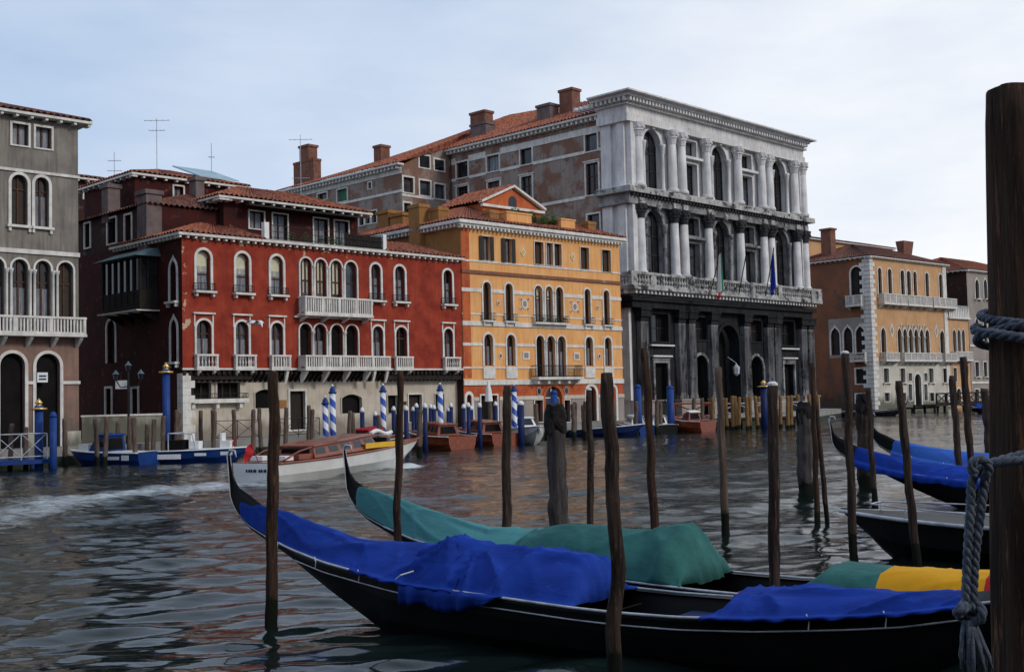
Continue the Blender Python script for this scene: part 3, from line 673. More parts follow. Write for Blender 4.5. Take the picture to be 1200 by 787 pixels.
# left rear part: side wall storey with two windows, above the oriel
SV0 = b.hit('S', 176, 262)[0]
zsl = b.hit('S', 145, 248)[1]
for x0, x1, yt, yb in [(126.5, 136.5, 256, 285), (147, 154.5, 252, 283), (100, 106, 262, 290)]: b.win('S', x0, x1, yt, yb, 'rect', sw=.12, mull=0, trans=(), frame='darkframe')
b.wall('side_upper_wall', M['plum'], 'S', SV0, VE+8, ze+.003, zsl)
plain_box(b, 'side_upper_block', M['dark_red'], .002, 7, SV0, VE+8, ze-.3, zsl, skipS=True)
mb = MB(); tile_slope(mb, (-.3, VE+8, zsl+.02), (-.3, SV0-.2, zsl+.02), (4, VE+8, zsl+1.3), (4, SV0+2.5, zsl+1.3)); tile_slope(mb, (-.3, SV0-.2, zsl+.02), (6, SV0-.2, zsl+.02), (4, SV0+2.5, zsl+1.3), (6, SV0+2.5, zsl+1.3)); mb.build('roof', M['tile_dark'], b.root)
chimney(b, 160.5, 171.5, 223, 278, -.25, 'S', M['chim_grey'], 1.0)
chimney(b, 119, 126.5, 216, 246, -.1, 'S', M['chim_grey'], .8)
chimney(b, 229.5, 239.5, 207, 226, 5.5, 'F', M['chim_grey'], .8)

# ================================================================== ORANGE PALACE
O2 = RB.O+Vector((RB.d.x, RB.d.y, 0))*(UE+.05)
OB = Bld('orange_palace', 'orange stuccoed palace with white string courses and slim arched windows', 'palace', O2, R(43.73)); b = OB
OU = b.hit('F', 727.5, 360)[0]; ze = .5*(b.hit('F', 546, 262)[1]+b.hit('F', 724.5, 282.5)[1]); zg0 = .5*(b.hit('F', 545, 447)[1]+b.hit('F', 728, 446.5)[1])
def zavg(b, ya, yb, xa=545, xb=727): return .5*(b.hit('F', xa, ya)[1]+b.hit('F', xb, yb)[1])
# top storey: rectangular windows with dark shutters
for i, (x0, x1, yt, yb) in enumerate([(560.8, 578, 277, 305), (586.8, 603.3, 279.7, 307.8), (679.5, 690, 290, 315.6), (704.5, 715.5, 293, 318.6)]):
    ua_, ub_ = fu(b, 'F', x0, x1, (yt+yb)/2); zb_, zt_ = b.hit('F', (x0+x1)/2, yb)[1], b.hit('F', (x0+x1)/2, yt)[1]; w_ = ub_-ua_
    loc = (ua_+w_*.25, ub_-w_*.25, zb_, zt_) if i < 2 else ((ua_+w_*.05, ub_-w_*.02, zb_, zt_))
    b.win('F', 0, 0, 0, 0, 'rect', local=loc, sw=.05, curtain=i < 2, mull=1, trans=(), shutters='LR' if i < 2 else None, pane=M['shutter'] if i > 1 else None)
for i, (x0, x1) in enumerate([(626, 636.5), (640, 647.5), (649, 657.5)]):
    ua_, ub_ = fu(b, 'F', x0, x1, 297); zb_, zt_ = b.hit('F', 641, 310.5)[1], b.hit('F', 641, 284.5)[1]
    b.win('F', 0, 0, 0, 0, 'rect', local=(ua_, ub_, zb_, zt_), sw=.06, curtain=i == 1, mull=1, trans=(), pane=M['shutter'] if i != 1 else None)
# second storey
z0, z1 = zavg(b, 376, 380, 570, 710), zavg(b, 330.5, 340, 570, 710)
for i, (x0, x1) in enumerate([(565.9, 574.9), (592, 600.6), (684.6, 691.4), (706.9, 713.6)]):
    ua_, ub_ = fu(b, 'F', x0, x1, 355)
    pn, r = b.win('F', 0, 0, 0, 0, 'arch', local=(ua_, ub_, z0, z1), sw=.13, mull=1, trans=(), sill=.3)
    b.railing('F', ua_-.2, ub_+.2, z0, z0+.5, .32, parent=pn, step=.14)
tri = [(626.2, 635.2), (639.2, 647.3), (651.2, 659.6)]
q = [fu(b, 'F', x0, x1, 355) for x0, x1 in tri]
for i, (u0, u1) in enumerate(q): b.win('F', 0, 0, 0, 0, 'arch', local=(u0, u1, z0, z1), sw=.11, mull=1, trans=(.72,), blind=.35 if i < 2 else 0, curtain=i < 2)
for i in range(2): colonette(b, 'F', (q[i][1]+q[i+1][0])/2, z0, z1-.35, .07, .07)
sl = MB(); f = b.fr('F'); sl.box(f, q[0][0]-.3, q[2][1]+.3, .13, .45, z0-.15, z0-.004); sl = sl.build('balcony', M['stone'], b.root)
b.railing('F', q[0][0]-.25, q[2][1]+.25, z0, z0+.5, .4, parent=sl, step=.14)
for i in range(4): bush('window_plant', b.root, (q[0][0]+.5+i*.8, -.3, z0+.25), .22, M['plant'], 60, i+20, .8, .07)
# first storey
z0, z1 = zavg(b, 428, 429, 570, 710), zavg(b, 391, 395.5, 570, 710)
for i, (x0, x1) in enumerate([(567.1, 577.3), (593.8, 603.3), (686, 694.4), (708.3, 716)]):
    ua_, ub_ = fu(b, 'F', x0, x1, 410)
    b.win('F', 0, 0, 0, 0, 'arch', local=(ua_, ub_, z0, z1), sw=.15, mull=1, trans=(), curtain=True)
    mb = MB(); mb.box(f, ua_-.15, ub_+.15, .004, .10, zg0+.25, z0-.06); mb.build('apron', M['stone'], b.root)
tri = [(628.2, 637.5), (640.8, 650), (653.3, 662.5)]; zb1 = zavg(b, 441, 442, 620, 680)
q = [fu(b, 'F', x0, x1, 412) for x0, x1 in tri]
for i, (u0, u1) in enumerate(q): b.win('F', 0, 0, 0, 0, 'arch', local=(u0, u1, zb1, z1), sw=.11, mull=1 if i else 0, trans=(), pane=M['dark'] if i == 0 else None, curtain=i > 0)
for i in range(2): colonette(b, 'F', (q[i][1]+q[i+1][0])/2, zb1, z1-.35, .08, .07)
ua_, ub_ = fu(b, 'F', 622, 674.5, 440); mb = MB(); mb.box(f, ua_, ub_, .13, .85, zb1-.2, zb1-.01)
for k in range(5): u = ua_+.15+(ub_-ua_-.5)*k/4; mb.box(f, u, u+.2, .13, .6, zb1-.5, zb1-.202)
sl = mb.build('balcony', M['stone'], b.root); b.railing('F', ua_+.05, ub_-.05, zb1, zavg(b, 428, 429, 622, 674), .8, parent=sl, step=.12, r=.02)
# ground storey openings
GZ = .9
b.win('F', 563.5, 582.5, 463, 493, 'rect', sw=.1, pane=M['dark'], frame=None, name='shop_opening')
pn, r = b.win('F', 638.5, 658.3, 452.5, 494, 'arch', sw=.2, frame='white', mull=1, trans=(.35, .68), name='entrance', surround=M['orange_low'])
for x0, x1 in [(626.5, 636), (661, 668)]: b.win('F', x0, x1, 468.5, 494, 'rect', sw=.08, pane=M['glass'], frame=None)
for x0, x1 in [(687.3, 698.5), (714, 721.5)]: b.win('F', x0, x1, 452.5, 493, 'arch', sw=.22, pane=M['dark'], frame=None, name='doorway')
b.win('F', 600, 607, 470, 494, 'rect', sw=.1, pane=M['glass'], frame=None)
b.win('F', 546.8, 552.2, 462, 494, 'arch', sw=.22, pane=M['dark'], frame=None, name='doorway')
zs = zavg(b, 466, 465)
b.wall('wall', M['orange'], 'F', 0, OU, zg0, ze)
def split_wall(b, mlow, mhigh, zc):
    pass
b.wall('ground_floor_wall', M['orange_low'], 'F', 0, OU, GZ, zg0-.001)
OD = 15
plain_box(b, 'rear_wall', M['ochre'], 0, OU, .001, OD, .5, ze-.02, skipF=True)
for k, px in enumerate([(442, 455), (457, 472)]):
    chimney(b, px[0], px[1], 247+k*3, 272, 2.0, 'S', M['ochre'], 1.4, .12)
for xa, xb in [(0.02, .75)]:
    mb = MB(); mb.box(f, xa, xb, .004, .045, zg0+.3, ze-.05); mb.build('corner_pilaster', M['orange_low'], b.root)
for ya, yb, h, o_ in [(305, 320, .12, .05), (339.5, 350, .26, .05), (368, 374.5, .10, .04), (378.5, 385, .32, .09), (402.5, 407, .2, .05), (430, 431.2, .12, .05), (447.5, 447, .36, .11)]:
    z = zavg(b, ya, yb); b.band('string_course', M['stone'], 'F', z-h/2, z+h/2, -.03, OU+.03, o_, mg=.1)
z = zavg(b, 317.5, 332); b.band('string_course', M['brick'], 'F', z-.12, z+.12, -.03, OU+.03, .12, mg=.1)
# grey stone dado of the ground storey, broken by openings
z = zs; b.band('dado', M['whitewash'], 'F', z-.12, z+.14, -.02, OU+.02, .10, mg=.2); b.band('dado', M['farstucco'], 'F', GZ, z-.125, -.02, OU+.02, .05, mg=.2)
# small ornaments
def ornament(b, px, py, w_, h_, kind, m, m2=None):
    u, z = b.hit('F', px, py); f = b.fr('F'); mb = MB()
    if kind == 'diamond': P = [(u-w_, z), (u, z-h_), (u+w_, z), (u, z+h_)]; mb.prism([f(a, .004, c) for a, c in P], [f(a, .05, c) for a, c in P])
    elif kind == 'square':
        P = [(u-w_, z-h_), (u+w_, z-h_), (u+w_, z+h_), (u-w_, z+h_)]; mb.prism([f(a, .004, c) for a, c in P], [f(a, .05, c) for a, c in P])
    else: P = [(u+w_*math.cos(t*math.pi/8), z+h_*math.sin(t*math.pi/8)) for t in range(16)]; mb.prism([f(a, .004, c) for a, c in P], [f(a, .05, c) for a, c in P])
    o = mb.build('ornament', m, b.root)
    if m2:
        mb = MB(); P2 = [(u+(a-u)*.62, z+(c-z)*.62) for a, c in P]; mb.prism([f(a, .051, c) for a, c in P2], [f(a, .07, c) for a, c in P2]); mb.build('inlay', m2, o)
    return o
ornament(b, 612.7, 295.5, .28, .34, 'diamond', M['stone'], M['yellow']); ornament(b, 671, 300.8, .28, .34, 'diamond', M['stone'], M['yellow'])
for px, py, s_ in [(584, 354.7, .16), (614.5, 356, .3), (673.2, 359.2, .3), (700, 360.2, .16)]:
    ornament(b, px, py, s_, s_*1.2, 'round', M['stone'], M['farstucco'])
    if s_ > .2:
        for dx in (-1, 1):
            for dy in (-1, 1): ornament(b, px+dx*4.2, py+dy*5.6, .10, .12, 'round', M['stone'], M['brick'])
for px, py in [(586.3, 416.7), (702, 417.2)]: ornament(b, px, py, .15, .24, 'round', M['stone'], M['brick'])
for px, py in [(616.3, 416.3), (675.5, 417.5)]: ornament(b, px, py, .33, .3, 'square', M['stone'], M['farstucco'])
for px, py in [(631.3, 458.3), (663.3, 457.5)]: ornament(b, px, py, .25, .36, 'round', M['farstucco'], M['glass'])
# cornice, roof, pediment, roof terrace
mb = MB(); mb.box(ID, -.5, OU+.5, -.5, .0, ze-.02, ze+.14); mb.box(ID, -.35, OU+.35, -.35, .0, ze-.16, ze-.021); mb.box(ID, -.5, .0, .0, OD, ze-.02, ze+.14); mb.box(ID, OU, OU+.5, 0, OD, ze-.02, ze+.14)
n = 46
for i in range(n): u = -.25+(OU+.4)*i/n; mb.box(ID, u, u+.14, -.42, -.003, ze-.36, ze-.162)
for i in range(30): v = .1+i*.42; mb.box(ID, -.42, -.003, v, v+.14, ze-.28, ze-.022)
mb.build('cornice', M['stone'], b.root)
rf = hip_roof(b, 0, OU, 0, OD, ze+.25, 3.0, .45, m=M['tile'], dent=False)
pv = 3.0; a, c_, z0, z1 = b.rect('F', 565.5, 634, 236, 247, pv); zap = b.hit('F', 601, 221.5, pv)[1]; zl = b.hit('F', 566, 238, pv)[1]; zl = .5*(zl+b.hit('F', 634, 247, pv)[1]); um = .5*(a+c_)
mb = MB(); f3 = b.fr('F', pv); mb.prism([f3(a, 0, ze), f3(c_, 0, ze), f3(c_, 0, zl), f3(um, 0, zap), f3(a, 0, zl)], [f3(a, -5, ze), f3(c_, -5, ze), f3(c_, -5, zl), f3(um, -5, zap), f3(a, -5, zl)])
dm = mb.build('dormer', M['orange_low'], b.root)
mb = MB(); mb.box(f3, a-.2, c_+.2, .003, .25, zl-.25, zl-.05)
for p, q2 in (((a-.3, zl), (um, zap+.1)), ((um, zap+.1), (c_+.3, zl))):
    mb.prism([f3(p[0], -.1, p[1]), f3(q2[0], -.1, q2[1]), f3(q2[0], -.1, q2[1]+.18), f3(p[0], -.1, p[1]+.18)], [f3(p[0], .3, p[1]), f3(q2[0], .3, q2[1]), f3(q2[0], .3, q2[1]+.18), f3(p[0], .3, p[1]+.18)])
mb.build('pediment_moulding', M['stone'], dm)
mb = MB(); P = curve('arch', um-.42, um+.42, zl-.02, zl+.85); mb.prism([f3(u, .02, z) for u, z in P], [f3(u, .03, z) for u, z in P]); mb.build('pane', M['glass'], dm)
mb = MB(); tile_slope(mb, f3(a-.35, .25, zl+.1), f3(a-.35, -5.5, zl+.1), f3(um, .25, zap+.3), f3(um, -5.5, zap+.3)); tile_slope(mb, f3(c_+.35, .25, zl+.1), f3(c_+.35, -5.5, zl+.1), f3(um, .25, zap+.3), f3(um, -5.5, zap+.3)); mb.build('roof', M['tile'], dm)
for x0, x1, yt, yb in [(594, 623, 249, 267.5), (657.5, 674, 256.5, 273)]:
    a, c_, z0, z1 = b.rect('F', x0, x1, yt, yb, .2); mb = MB(); f2 = b.fr('F', .2); mb.box(f2, a, c_, -2.2, 0, ze+.14, z1-.12); mb.box(f2, a-.05, c_+.05, -2.25, .05, z1-.119, z1); mb.build('terrace_parapet', M['orange'], b.root)
a, c_, z0, z1 = b.rect('F', 623, 657.5, 262, 269, .3); mb = MB(); mb.box(b.fr('F', .3), a, c_, -.15, 0, ze+.14, ze+.6); mb.build('terrace_parapet', M['cream'], b.root)
for i, px in enumerate([598, 603, 610, 617, 624, 630, 637, 643, 648, 653]):
    u = b.hit('F', px, 255, .9)[0]; bush('terrace_plant', b.root, (u, .9, ze+1.1+.25*math.sin(i*2.1)), .55+.12*math.sin(i*3), M['plant'], 220, 40+i, .9, .1)
chimney(b, 574, 584.5, 246, 263, .6, 'F', M['ochre'], .8, .04); chimney(b, 689.5, 698.5, 259.5, 277, .6, 'F', M['ochre'], .8, .04)
chimney(b, 479, 491.5, 239.5, 290, -.5, 'S', M['ochre'], .9, .06); chimney(b, 503, 514, 243, 268, .3, 'S', M['ochre'], .9, .05)
# closed white parasol and awning at the shop
mb = MB(); u, z = b.hit('F', 573, 480, -2.5); mb.lathe((u, -2.5, GZ), [(.03, 0), (.03, 1.7), (.28, 1.75), (.2, 2.5), (.06, 3.1), (.02, 3.2)], 8)
o = mb.build('parasol', M['white']); o.location = (b.O.x, b.O.y, 0); o.rotation_euler = (0, 0, b.th); tag(o, 'closed white parasol on the quay before the orange palace shop', 'parasol')
# ================================================================== WHITE AND BLACK STONE PALACE (three giant orders)
O3 = horizon_pt(742.5, 100)
GB = Bld('stone_palace', 'tall white stone palace with giant columns, blackened by soot in its lower storeys', 'palace', O3, R(46.0)); b = GB
GU = b.hit('F', 944.5, 330, -.5)[0]; f = b.fr('F')
def zl(y, x=742): return b.hit('F', x, y)[1]
Z = dict(top=zl(112, 734), frieze=zl(133, 735), cap3=zl(144, 737), base3=zl(219, 740), led3=zl(223, 741), cap2=zl(240, 742), base2=zl(323, 748), led2=zl(337, 748), cap1=zl(361, 750), base1=zl(467, 752))
# column centres from the middle storey, in the photo at row ~300
cols = [fu(b, 'F', x, x+1, 300, -.5)[0] for x in (751.7, 791.4, 802.6, 831.3, 868.4, 895.9, 904.5, 934.3, 943.7)]
arch2 = [fu(b, 'F', a, c, 300) for a, c in ((758, 779.5), (838, 858.5), (909.5, 926))]
rect2 = [fu(b, 'F', a, c, 300) for a, c in ((807.5, 824.5), (875, 890.5))]
bay_c = [(cols[0]+cols[1])/2, (cols[3]+cols[4])/2, (cols[6]+cols[7])/2]; rc = [(cols[2]+cols[3])/2, (cols[4]+cols[5])/2]
def storey(z0, z1, zcap, matw, matc, deep, capm):
    h = zcap-z0
    for c in bay_c:
        w_ = 1.28; zt_ = z0+h*.97
        pn, r = b.win('F', 0, 0, 0, 0, 'arch', local=(c-w_, c+w_, z0+.05, zt_), sw=.28, proud=.16, surround=matc, pane=M['glass'], frame='darkframe', mull=2, trans=(.33, .62), reveal=.5)
        # impost capitals and inner half columns
        for s_ in (-1, 1):
            u = c+s_*(w_+.12); mb = MB(); zi = zt_-w_-.05
            mb.lathe(f(u, .18, z0+.05), [(.26, 0), (.26, .2), (.19, .3), (.18, zi-z0-.75), (.22, zi-z0-.7), (.30, zi-z0-.1), (.33, zi-z0-.05), (.33, zi-z0+.1)], 10)
            mb.build('inner_column', matc, pn, True)
        mb = MB(); mb.box(f, c-.16, c+.16, .17, .42, zt_+.02, zcap+.25); mb.build('keystone', matc, pn)
    for c in rc:
        w_ = .95; hs = h*.56
        b.win('F', 0, 0, 0, 0, 'rect', local=(c-w_, c+w_, z0+.05, z0+hs), sw=.2, proud=.14, surround=matc, frame='darkframe', mull=1, trans=(.66,), reveal=.5, base=False)
        b.win('F', 0, 0, 0, 0, 'rect', local=(c-w_, c+w_, z0+hs+.75, zcap-.35), sw=.16, proud=.12, surround=matc, frame='darkframe', mull=0, trans=(), reveal=.5, base=False)
        mb = MB(); mb.box(f, c-w_-.5, c+w_+.5, .01, .55, z0+hs+.32, z0+hs+.55); mb.build('window_cornice', matc, b.root)
    b.wall('wall', matw, 'F', 0, GU, z0, z1, reveal=deep)
def big_col(u, z0, z1, r, m, capm, o=.65, ped=0, flat=False):
    h = z1-z0; mb = MB()
    if flat:
        for k, (w_, a, c) in enumerate([(r*1.25, 0, .35), (r, .35, h-1.15)]): mb.box(f, u-w_, u+w_, .01, o, z0+a, z0+c)
        for k in range(5): x = u-r*.8+k*r*.4; mb.box(f, x-.03, x+.03, o, o+.05, z0+.6, z0+h-1.3)
    else:
        mb.lathe(f(u, o-.15, z0), [(r*1.35, 0), (r*1.35, .22), (r*1.15, .35), (r, .45), (r*.98, h*.4), (r*.86, h-1.2)], 16)
    c = mb.build('column', m, b.root, not flat)
    mb = MB(); cu = f(u, o-.15, z1-1.2)
    if flat:
        mb.box(f, u-r*1.05, u+r*1.05, .01, o+.05, z1-1.15, z1-.75); mb.box(f, u-r*1.3, u+r*1.3, .01, o+.2, z1-.75, z1-.2); mb.box(f, u-r*1.45, u+r*1.45, .01, o+.28, z1-.2, z1)
    else:
        mb.lathe(cu, [(r*.95, 0), (r*1.0, .08), (r*.9, .1), (r*1.15, .5), (r*1.35, .52), (r*1.2, .6), (r*1.5, .95), (r*1.55, 1.0), (r*1.6, 1.2)], 10)
        for i in range(8):
            a = i*math.pi/4; p = Vector(cu)+Vector((math.cos(a)*r*1.35, math.sin(a)*r*1.35, .8)); mb.lathe((p.x, p.y, p.z-.1), [(.06, 0), (.13, .1), (.06, .22)], 5)
    mb.build('capital', capm, c)
# ---- storeys
storey(Z['base3'], Z['cap3']+.01, Z['cap3'], M['gstone'], M['gcol'], .5, M['gcol'])
storey(Z['base2'], Z['cap2']+.01, Z['cap2'], M['sootmid'], M['sootcol'], .5, M['soot'])
for u in cols:
    big_col(u, Z['base3'], Z['cap3'], .42, M['gcol'], M['gcol']); big_col(u, Z['base2'], Z['cap2'], .43, M['gcol'], M['soot'])
for za, zb_, m_ in ((Z['base3'], Z['cap3'], M['gcol']), (Z['base2'], Z['cap2'], M['gcol'])):
    mb = MB(); mb.box(f, 0.0, .8, .004, .5, za, zb_-.003); mb.box(f, GU-.5, GU, .004, .5, za, zb_-.003); mb.split('corner_pilaster', m_, b.root)
# ground storey
z0 = .9; zc = Z['cap1']; h = zc-z0
pil = [fu(b, 'F', x, x+1, 430, -.45)[0] for x in (756.5, 800.5, 812.5, 838.5, 877, 904, 912.5, 943.5, 952)]
c = (pil[3]+pil[4])/2
b.win('F', 0, 0, 0, 0, 'arch', local=(c-1.75, c+1.75, z0, zc-1.1), sw=.3, proud=.2, surround=M['soot2'], pane=M['dark'], frame=None, reveal=1.4, name='portal')
for c in ((pil[2]+pil[3])/2, (pil[4]+pil[5])/2):
    b.win('F', 0, 0, 0, 0, 'arch', local=(c-1.15, c+1.15, z0, z0+h*.58), sw=.25, proud=.15, surround=M['sootcol'], pane=M['dark'], frame=None, reveal=1.2, name='doorway')
    b.win('F', 0, 0, 0, 0, 'rect', local=(c-1.05, c+1.05, z0+h*.73, zc-.5), sw=.2, proud=.12, surround=M['soot2'], pane=M['glass'], frame='brownframe', mull=1, trans=(.5,), reveal=.5)
for c in ((pil[0]+pil[1])/2, (pil[6]+pil[7])/2):
    b.win('F', 0, 0, 0, 0, 'rect', local=(c-.95, c+.95, z0+h*.16, z0+h*.50), sw=.25, proud=.15, surround=M['sootcol'], pane=M['dark'], frame=None, reveal=.5, header=.3)
    b.win('F', 0, 0, 0, 0, 'rect', local=(c-1.2, c+1.2, z0+h*.70, zc-.4), sw=.2, proud=.12, surround=M['soot2'], pane=M['glass'], frame='darkframe', mull=2, trans=(.5,), reveal=.6)
    mb = MB(); mb.box(f, c-1.7, c+1.7, .01, .4, z0+h*.655, z0+h*.67); mb.box(f, c-1.4, c+1.4, .01, .35, z0+h*.555, z0+h*.57); mb.split('window_cornice', M['gstone'], b.root)
b.wall('wall', M['soot2'], 'F', 0, GU, z0, zc+.01, reveal=1.0)
for i, u in enumerate(pil): big_col(u, z0+1.5, zc, .52, M['sootpil'], M['soot2'], .5, flat=True)
mb = MB()
for i, u in enumerate(pil): mb.box(f, u-.75, u+.75, .01, .75, z0, z0+1.35); mb.box(f, u-.85, u+.85, .01, .85, z0+1.35, z0+1.5)
mb.split('pedestal', M['sootcol'] if False else M['farstucco'], b.root)
# entablatures, ledges, balustrade, main cornice wrap the front and the stone return at the side
RV = b.hit('S', 704.5, 180)[0]
def ring(name, m, z0, z1, o, ro=None):
    ro = o if ro is None else ro
    mb = MB(); mb.box(ID, -o, GU+ro, -o, -.001, z0, z1); mb.box(ID, -o, -.001, 0, RV, z0, z1); mb.box(ID, GU+.001, GU+ro, 0, RV, z0, z1); return mb.build(name, m, b.root)
ring('entablature', M['soot2'], Z['cap1'], Z['led2']-1.2, .72); ring('entablature', M['soot2'], Z['led2']-1.2, Z['led2']-.85, 1.0); ring('ledge', M['balu'], Z['led2']-.34, Z['led2']-.02, 1.75, 1.0)
mb = MB()
n = 56
for i in range(n):
    u = -1.2+(GU+1.7)*i/n; mb.box(f, u, u+.22, .0, 1.5, Z['led2']-.66, Z['led2']-.342)
for i in range(8): v = -.8+i*.6; mb.box(ID, -1.7, 0, v, v+.22, Z['led2']-.66, Z['led2']-.342)
mb.build('modillion', M['gcol'], b.root)
# balustrade of the big balcony
mb = MB(); za, zb_ = Z['led2']-.02, Z['base2']+.1; o = 1.6
mb.box(f, -1.7, GU+.9, o-.2, o+.1, zb_-.22, zb_); mb.box(f, -1.7, GU+.9, o-.18, o+.08, za, za+.15)
mb.box(ID, -o-.1, -o+.2, -o+.21, RV-.5, zb_-.22, zb_)
pu = [-1.65]+[(a+c)/2 for a, c in zip(cols, cols[1:]+[GU+1.8])][0:0]+[cols[0], (cols[1]+cols[2])/2, cols[3], cols[4], (cols[5]+cols[6])/2, (cols[7]+cols[8])/2, GU+.65]
for u in pu: mb.box(f, u-.35, u+.35, o-.22, o+.13, za+.002, zb_+.02)
pp = pu+[]
for a, c in zip(pp, pp[1:]):
    a += .35; c -= .35; k = max(1, int((c-a)/.36)); hh = zb_-.22-za-.15
    for i in range(k): mb.lathe(f(a+(c-a)*(i+.5)/k, o-.05, za+.15), [(.11, 0), (.07, hh*.1), (.14, hh*.35), (.06, hh*.7), (.1, hh)], 6)
for i in range(9): v = -o+.6+i*.36; mb.lathe((-o+.05, v, za+.15), [(.11, 0), (.07, .1), (.14, .3), (.06, .55), (.1, .7)], 6)
mb.build('balustrade', M['balu'], b.root)
ring('entablature', M['sootmid'], Z['cap2'], Z['led3']-.35, .62); ring('ledge', M['balu'], Z['led3']-.35, Z['base3']-.15, 1.15); ring('plinth_course', M['gcol'], Z['base3']-.151, Z['base3'], .75)
mb = MB()
for i in range(60): u = -.4+(GU+.6)*i/60; mb.box(f, u, u+.24, .62, .95, Z['led3']-.62, Z['led3']-.352)
mb.build('dentil', M['soot'], b.root)
mb = MB()
for u in cols[::1]: mb.box(f, u-.35, u+.35, .622, .8, Z['cap2']+.1, Z['led3']-.7)
for c in bay_c: mb.lathe(f(c, .7, Z['cap2']-.35), [(.05, 0), (.22, .2), (.25, .5), (.1, .8)], 8)
mb.split('carved_ornament', M['balu'], b.root)
ring('entablature', M['gstone'], Z['cap3'], Z['frieze']-.1, .58); ring('frieze', M['gstone'], Z['frieze']-.1, Z['frieze']+.62, .46)
ring('cornice_bed', M['gcol'], Z['frieze']+.62, Z['frieze']+.80, .75)
mb = MB(); za = Z['frieze']+.80
for i in range(66): u = -.9+(GU+1.2)*i/66; mb.box(f, u, u+.24, .0, 1.25, za, za+.34)
for i in range(12): v = -.9+i*.5; mb.box(ID, -1.25, 0, v, v+.24, za, za+.34)
mb.build('modillion', M['gcol'], b.root)
mb = MB(); zt_ = b.hit('F', 734.5, 101.5, -1.9)[1]; UR = max(GU+.9, b.hit('F', 954, 163, -1.85)[0]); print('CORNICE', za, zt_, GU, UR)
for (o0, o1, a, c) in [(1.32, 1.36, za+.341, za+.55), (1.40, 1.75, za+.55, zt_-.14), (1.85, 1.85, zt_-.14, zt_)]:
    lo4 = [(-o0, -o0), (UR-1.85+o0, -o0), (UR-1.85+o0, RV), (-o0, RV)]; hi4 = [(-o1, -o1), (UR-1.85+o1, -o1), (UR-1.85+o1, RV), (-o1, RV)]
    mb.prism([(x, y, a) for x, y in lo4], [(x, y, c) for x, y in hi4])
mb.build('cornice', M['gcol'], b.root)
plain_box(b, 'rear_wall', M['gstone'], .001, GU, .001, RV, .5, za+.3, skipF=True)
# stone courses and pilaster panels of the side return
mb = MB()
for zz0, zz1 in ((Z['base3'], Z['cap3']), (Z['base2'], Z['cap2']), (z0+1.5, Z['cap1'])):
    for v0, v1 in ((.05, .9), (RV-1.3, RV-.2)): mb.box(ID, -.3, -.002, v0, v1, zz0, zz1-.003)
mb.build('side_pilaster', M['gcol'], b.root)
# lantern in the portal
mb = MB(); u, z = b.hit('F', 863, 434, -.9); mb.lathe((u, -.9, z-.5), [(.05, 0), (.28, .2), (.34, .8), (.1, 1.05), (.03, 1.2)], 6); mb.tube([(u, -.9, z+.7), (u, 0.02, z+1.3)], .04, 5)
mb.build('lantern', M['trim'], b.root)
# flags on slanting poles
def flagpole(px0, py0, px1, py1, name, label, colours, fl, parent=None):
    p0 = b.hit('F', px0, py0, -1.75); p1 = b.hit('F', px1, py1, -4.2); A = Vector((p0[0], -1.75, p0[1])); B_ = Vector((p1[0], -4.2, p1[1]))
    root = empty(name, b.root.matrix_basis @ A, b.th, label, 'flag'); mb = MB(); mb.tube([(0, 0, 0), B_-A], .05, 6); mb.build('pole', M['darkframe'], root)
    if fl:
        n, k = 18, 14; D = (A-B_).normalized(); mb = MB(); L, W = fl
        for ci in range(3): pass
        rows = []
        for j in range(k+1):
            row = []
            for i in range(n+1):
                s = i/n; t = j/k
                # hoist runs along the pole, cloth hangs straight down and gathers
                base_ = (B_-A)+D*(.1+W*s*.55); drop = L*t; x = .22*math.sin(s*9+.6)*(.4+t); y = .16*math.cos(s*11)*(.3+t)
                row.append(base_+Vector((x*.6-.3*s*t, y, -drop*(1-.12*s))))
            rows.append(row)
        ids = [[mb.vert(p) for p in r] for r in rows]
        for j in range(k):
            for i in range(n):
                mb.cm = min(2, int(i/n*3)) if len(colours) == 3 else 0
                mb.face((ids[j][i], ids[j][i+1], ids[j+1][i+1], ids[j+1][i]))
        cl = mb.build('cloth', colours, root, True)
        if len(colours) == 1:
            mb = MB()
            for q in range(12):
                a = q*math.pi/6; j = int(k*(.45+.22*math.cos(a))); i = int(n*(.5+.36*math.sin(a))); p = rows[j][i]+Vector((0, -.05, 0))
                pts = [p+Vector((math.sin(t*math.pi/5)*(.09 if t % 2 == 0 else .04), 0, math.cos(t*math.pi/5)*(.09 if t % 2 == 0 else .04))) for t in range(10)]
                mb.poly(pts)
            mb.build('star', M['yellow'], cl)
    return root
G_, W_, R_ = mat('flag green', (.02, .17, .07)), mat('flag white', (.7, .7, .68)), mat('flag red', (.42, .02, .03))
EU = mat('flag blue', (.012, .03, .30), (.01, .025, .25), 4, .8)
flagpole(833, 341, 846, 288, 'flag', 'green, white and red flag hanging from a slanted pole on the stone palace balcony', [G_, W_, R_], (3.6, 3.3))
flagpole(897, 347, 907, 290, 'flag', 'blue flag hanging limp from the right hand slanted pole of the stone palace', [EU], (3.5, 3.0))
flagpole(866, 344, 874, 300, 'flagpole', 'bare slanted flagpole between the two flags on the stone palace balcony', [EU], None)

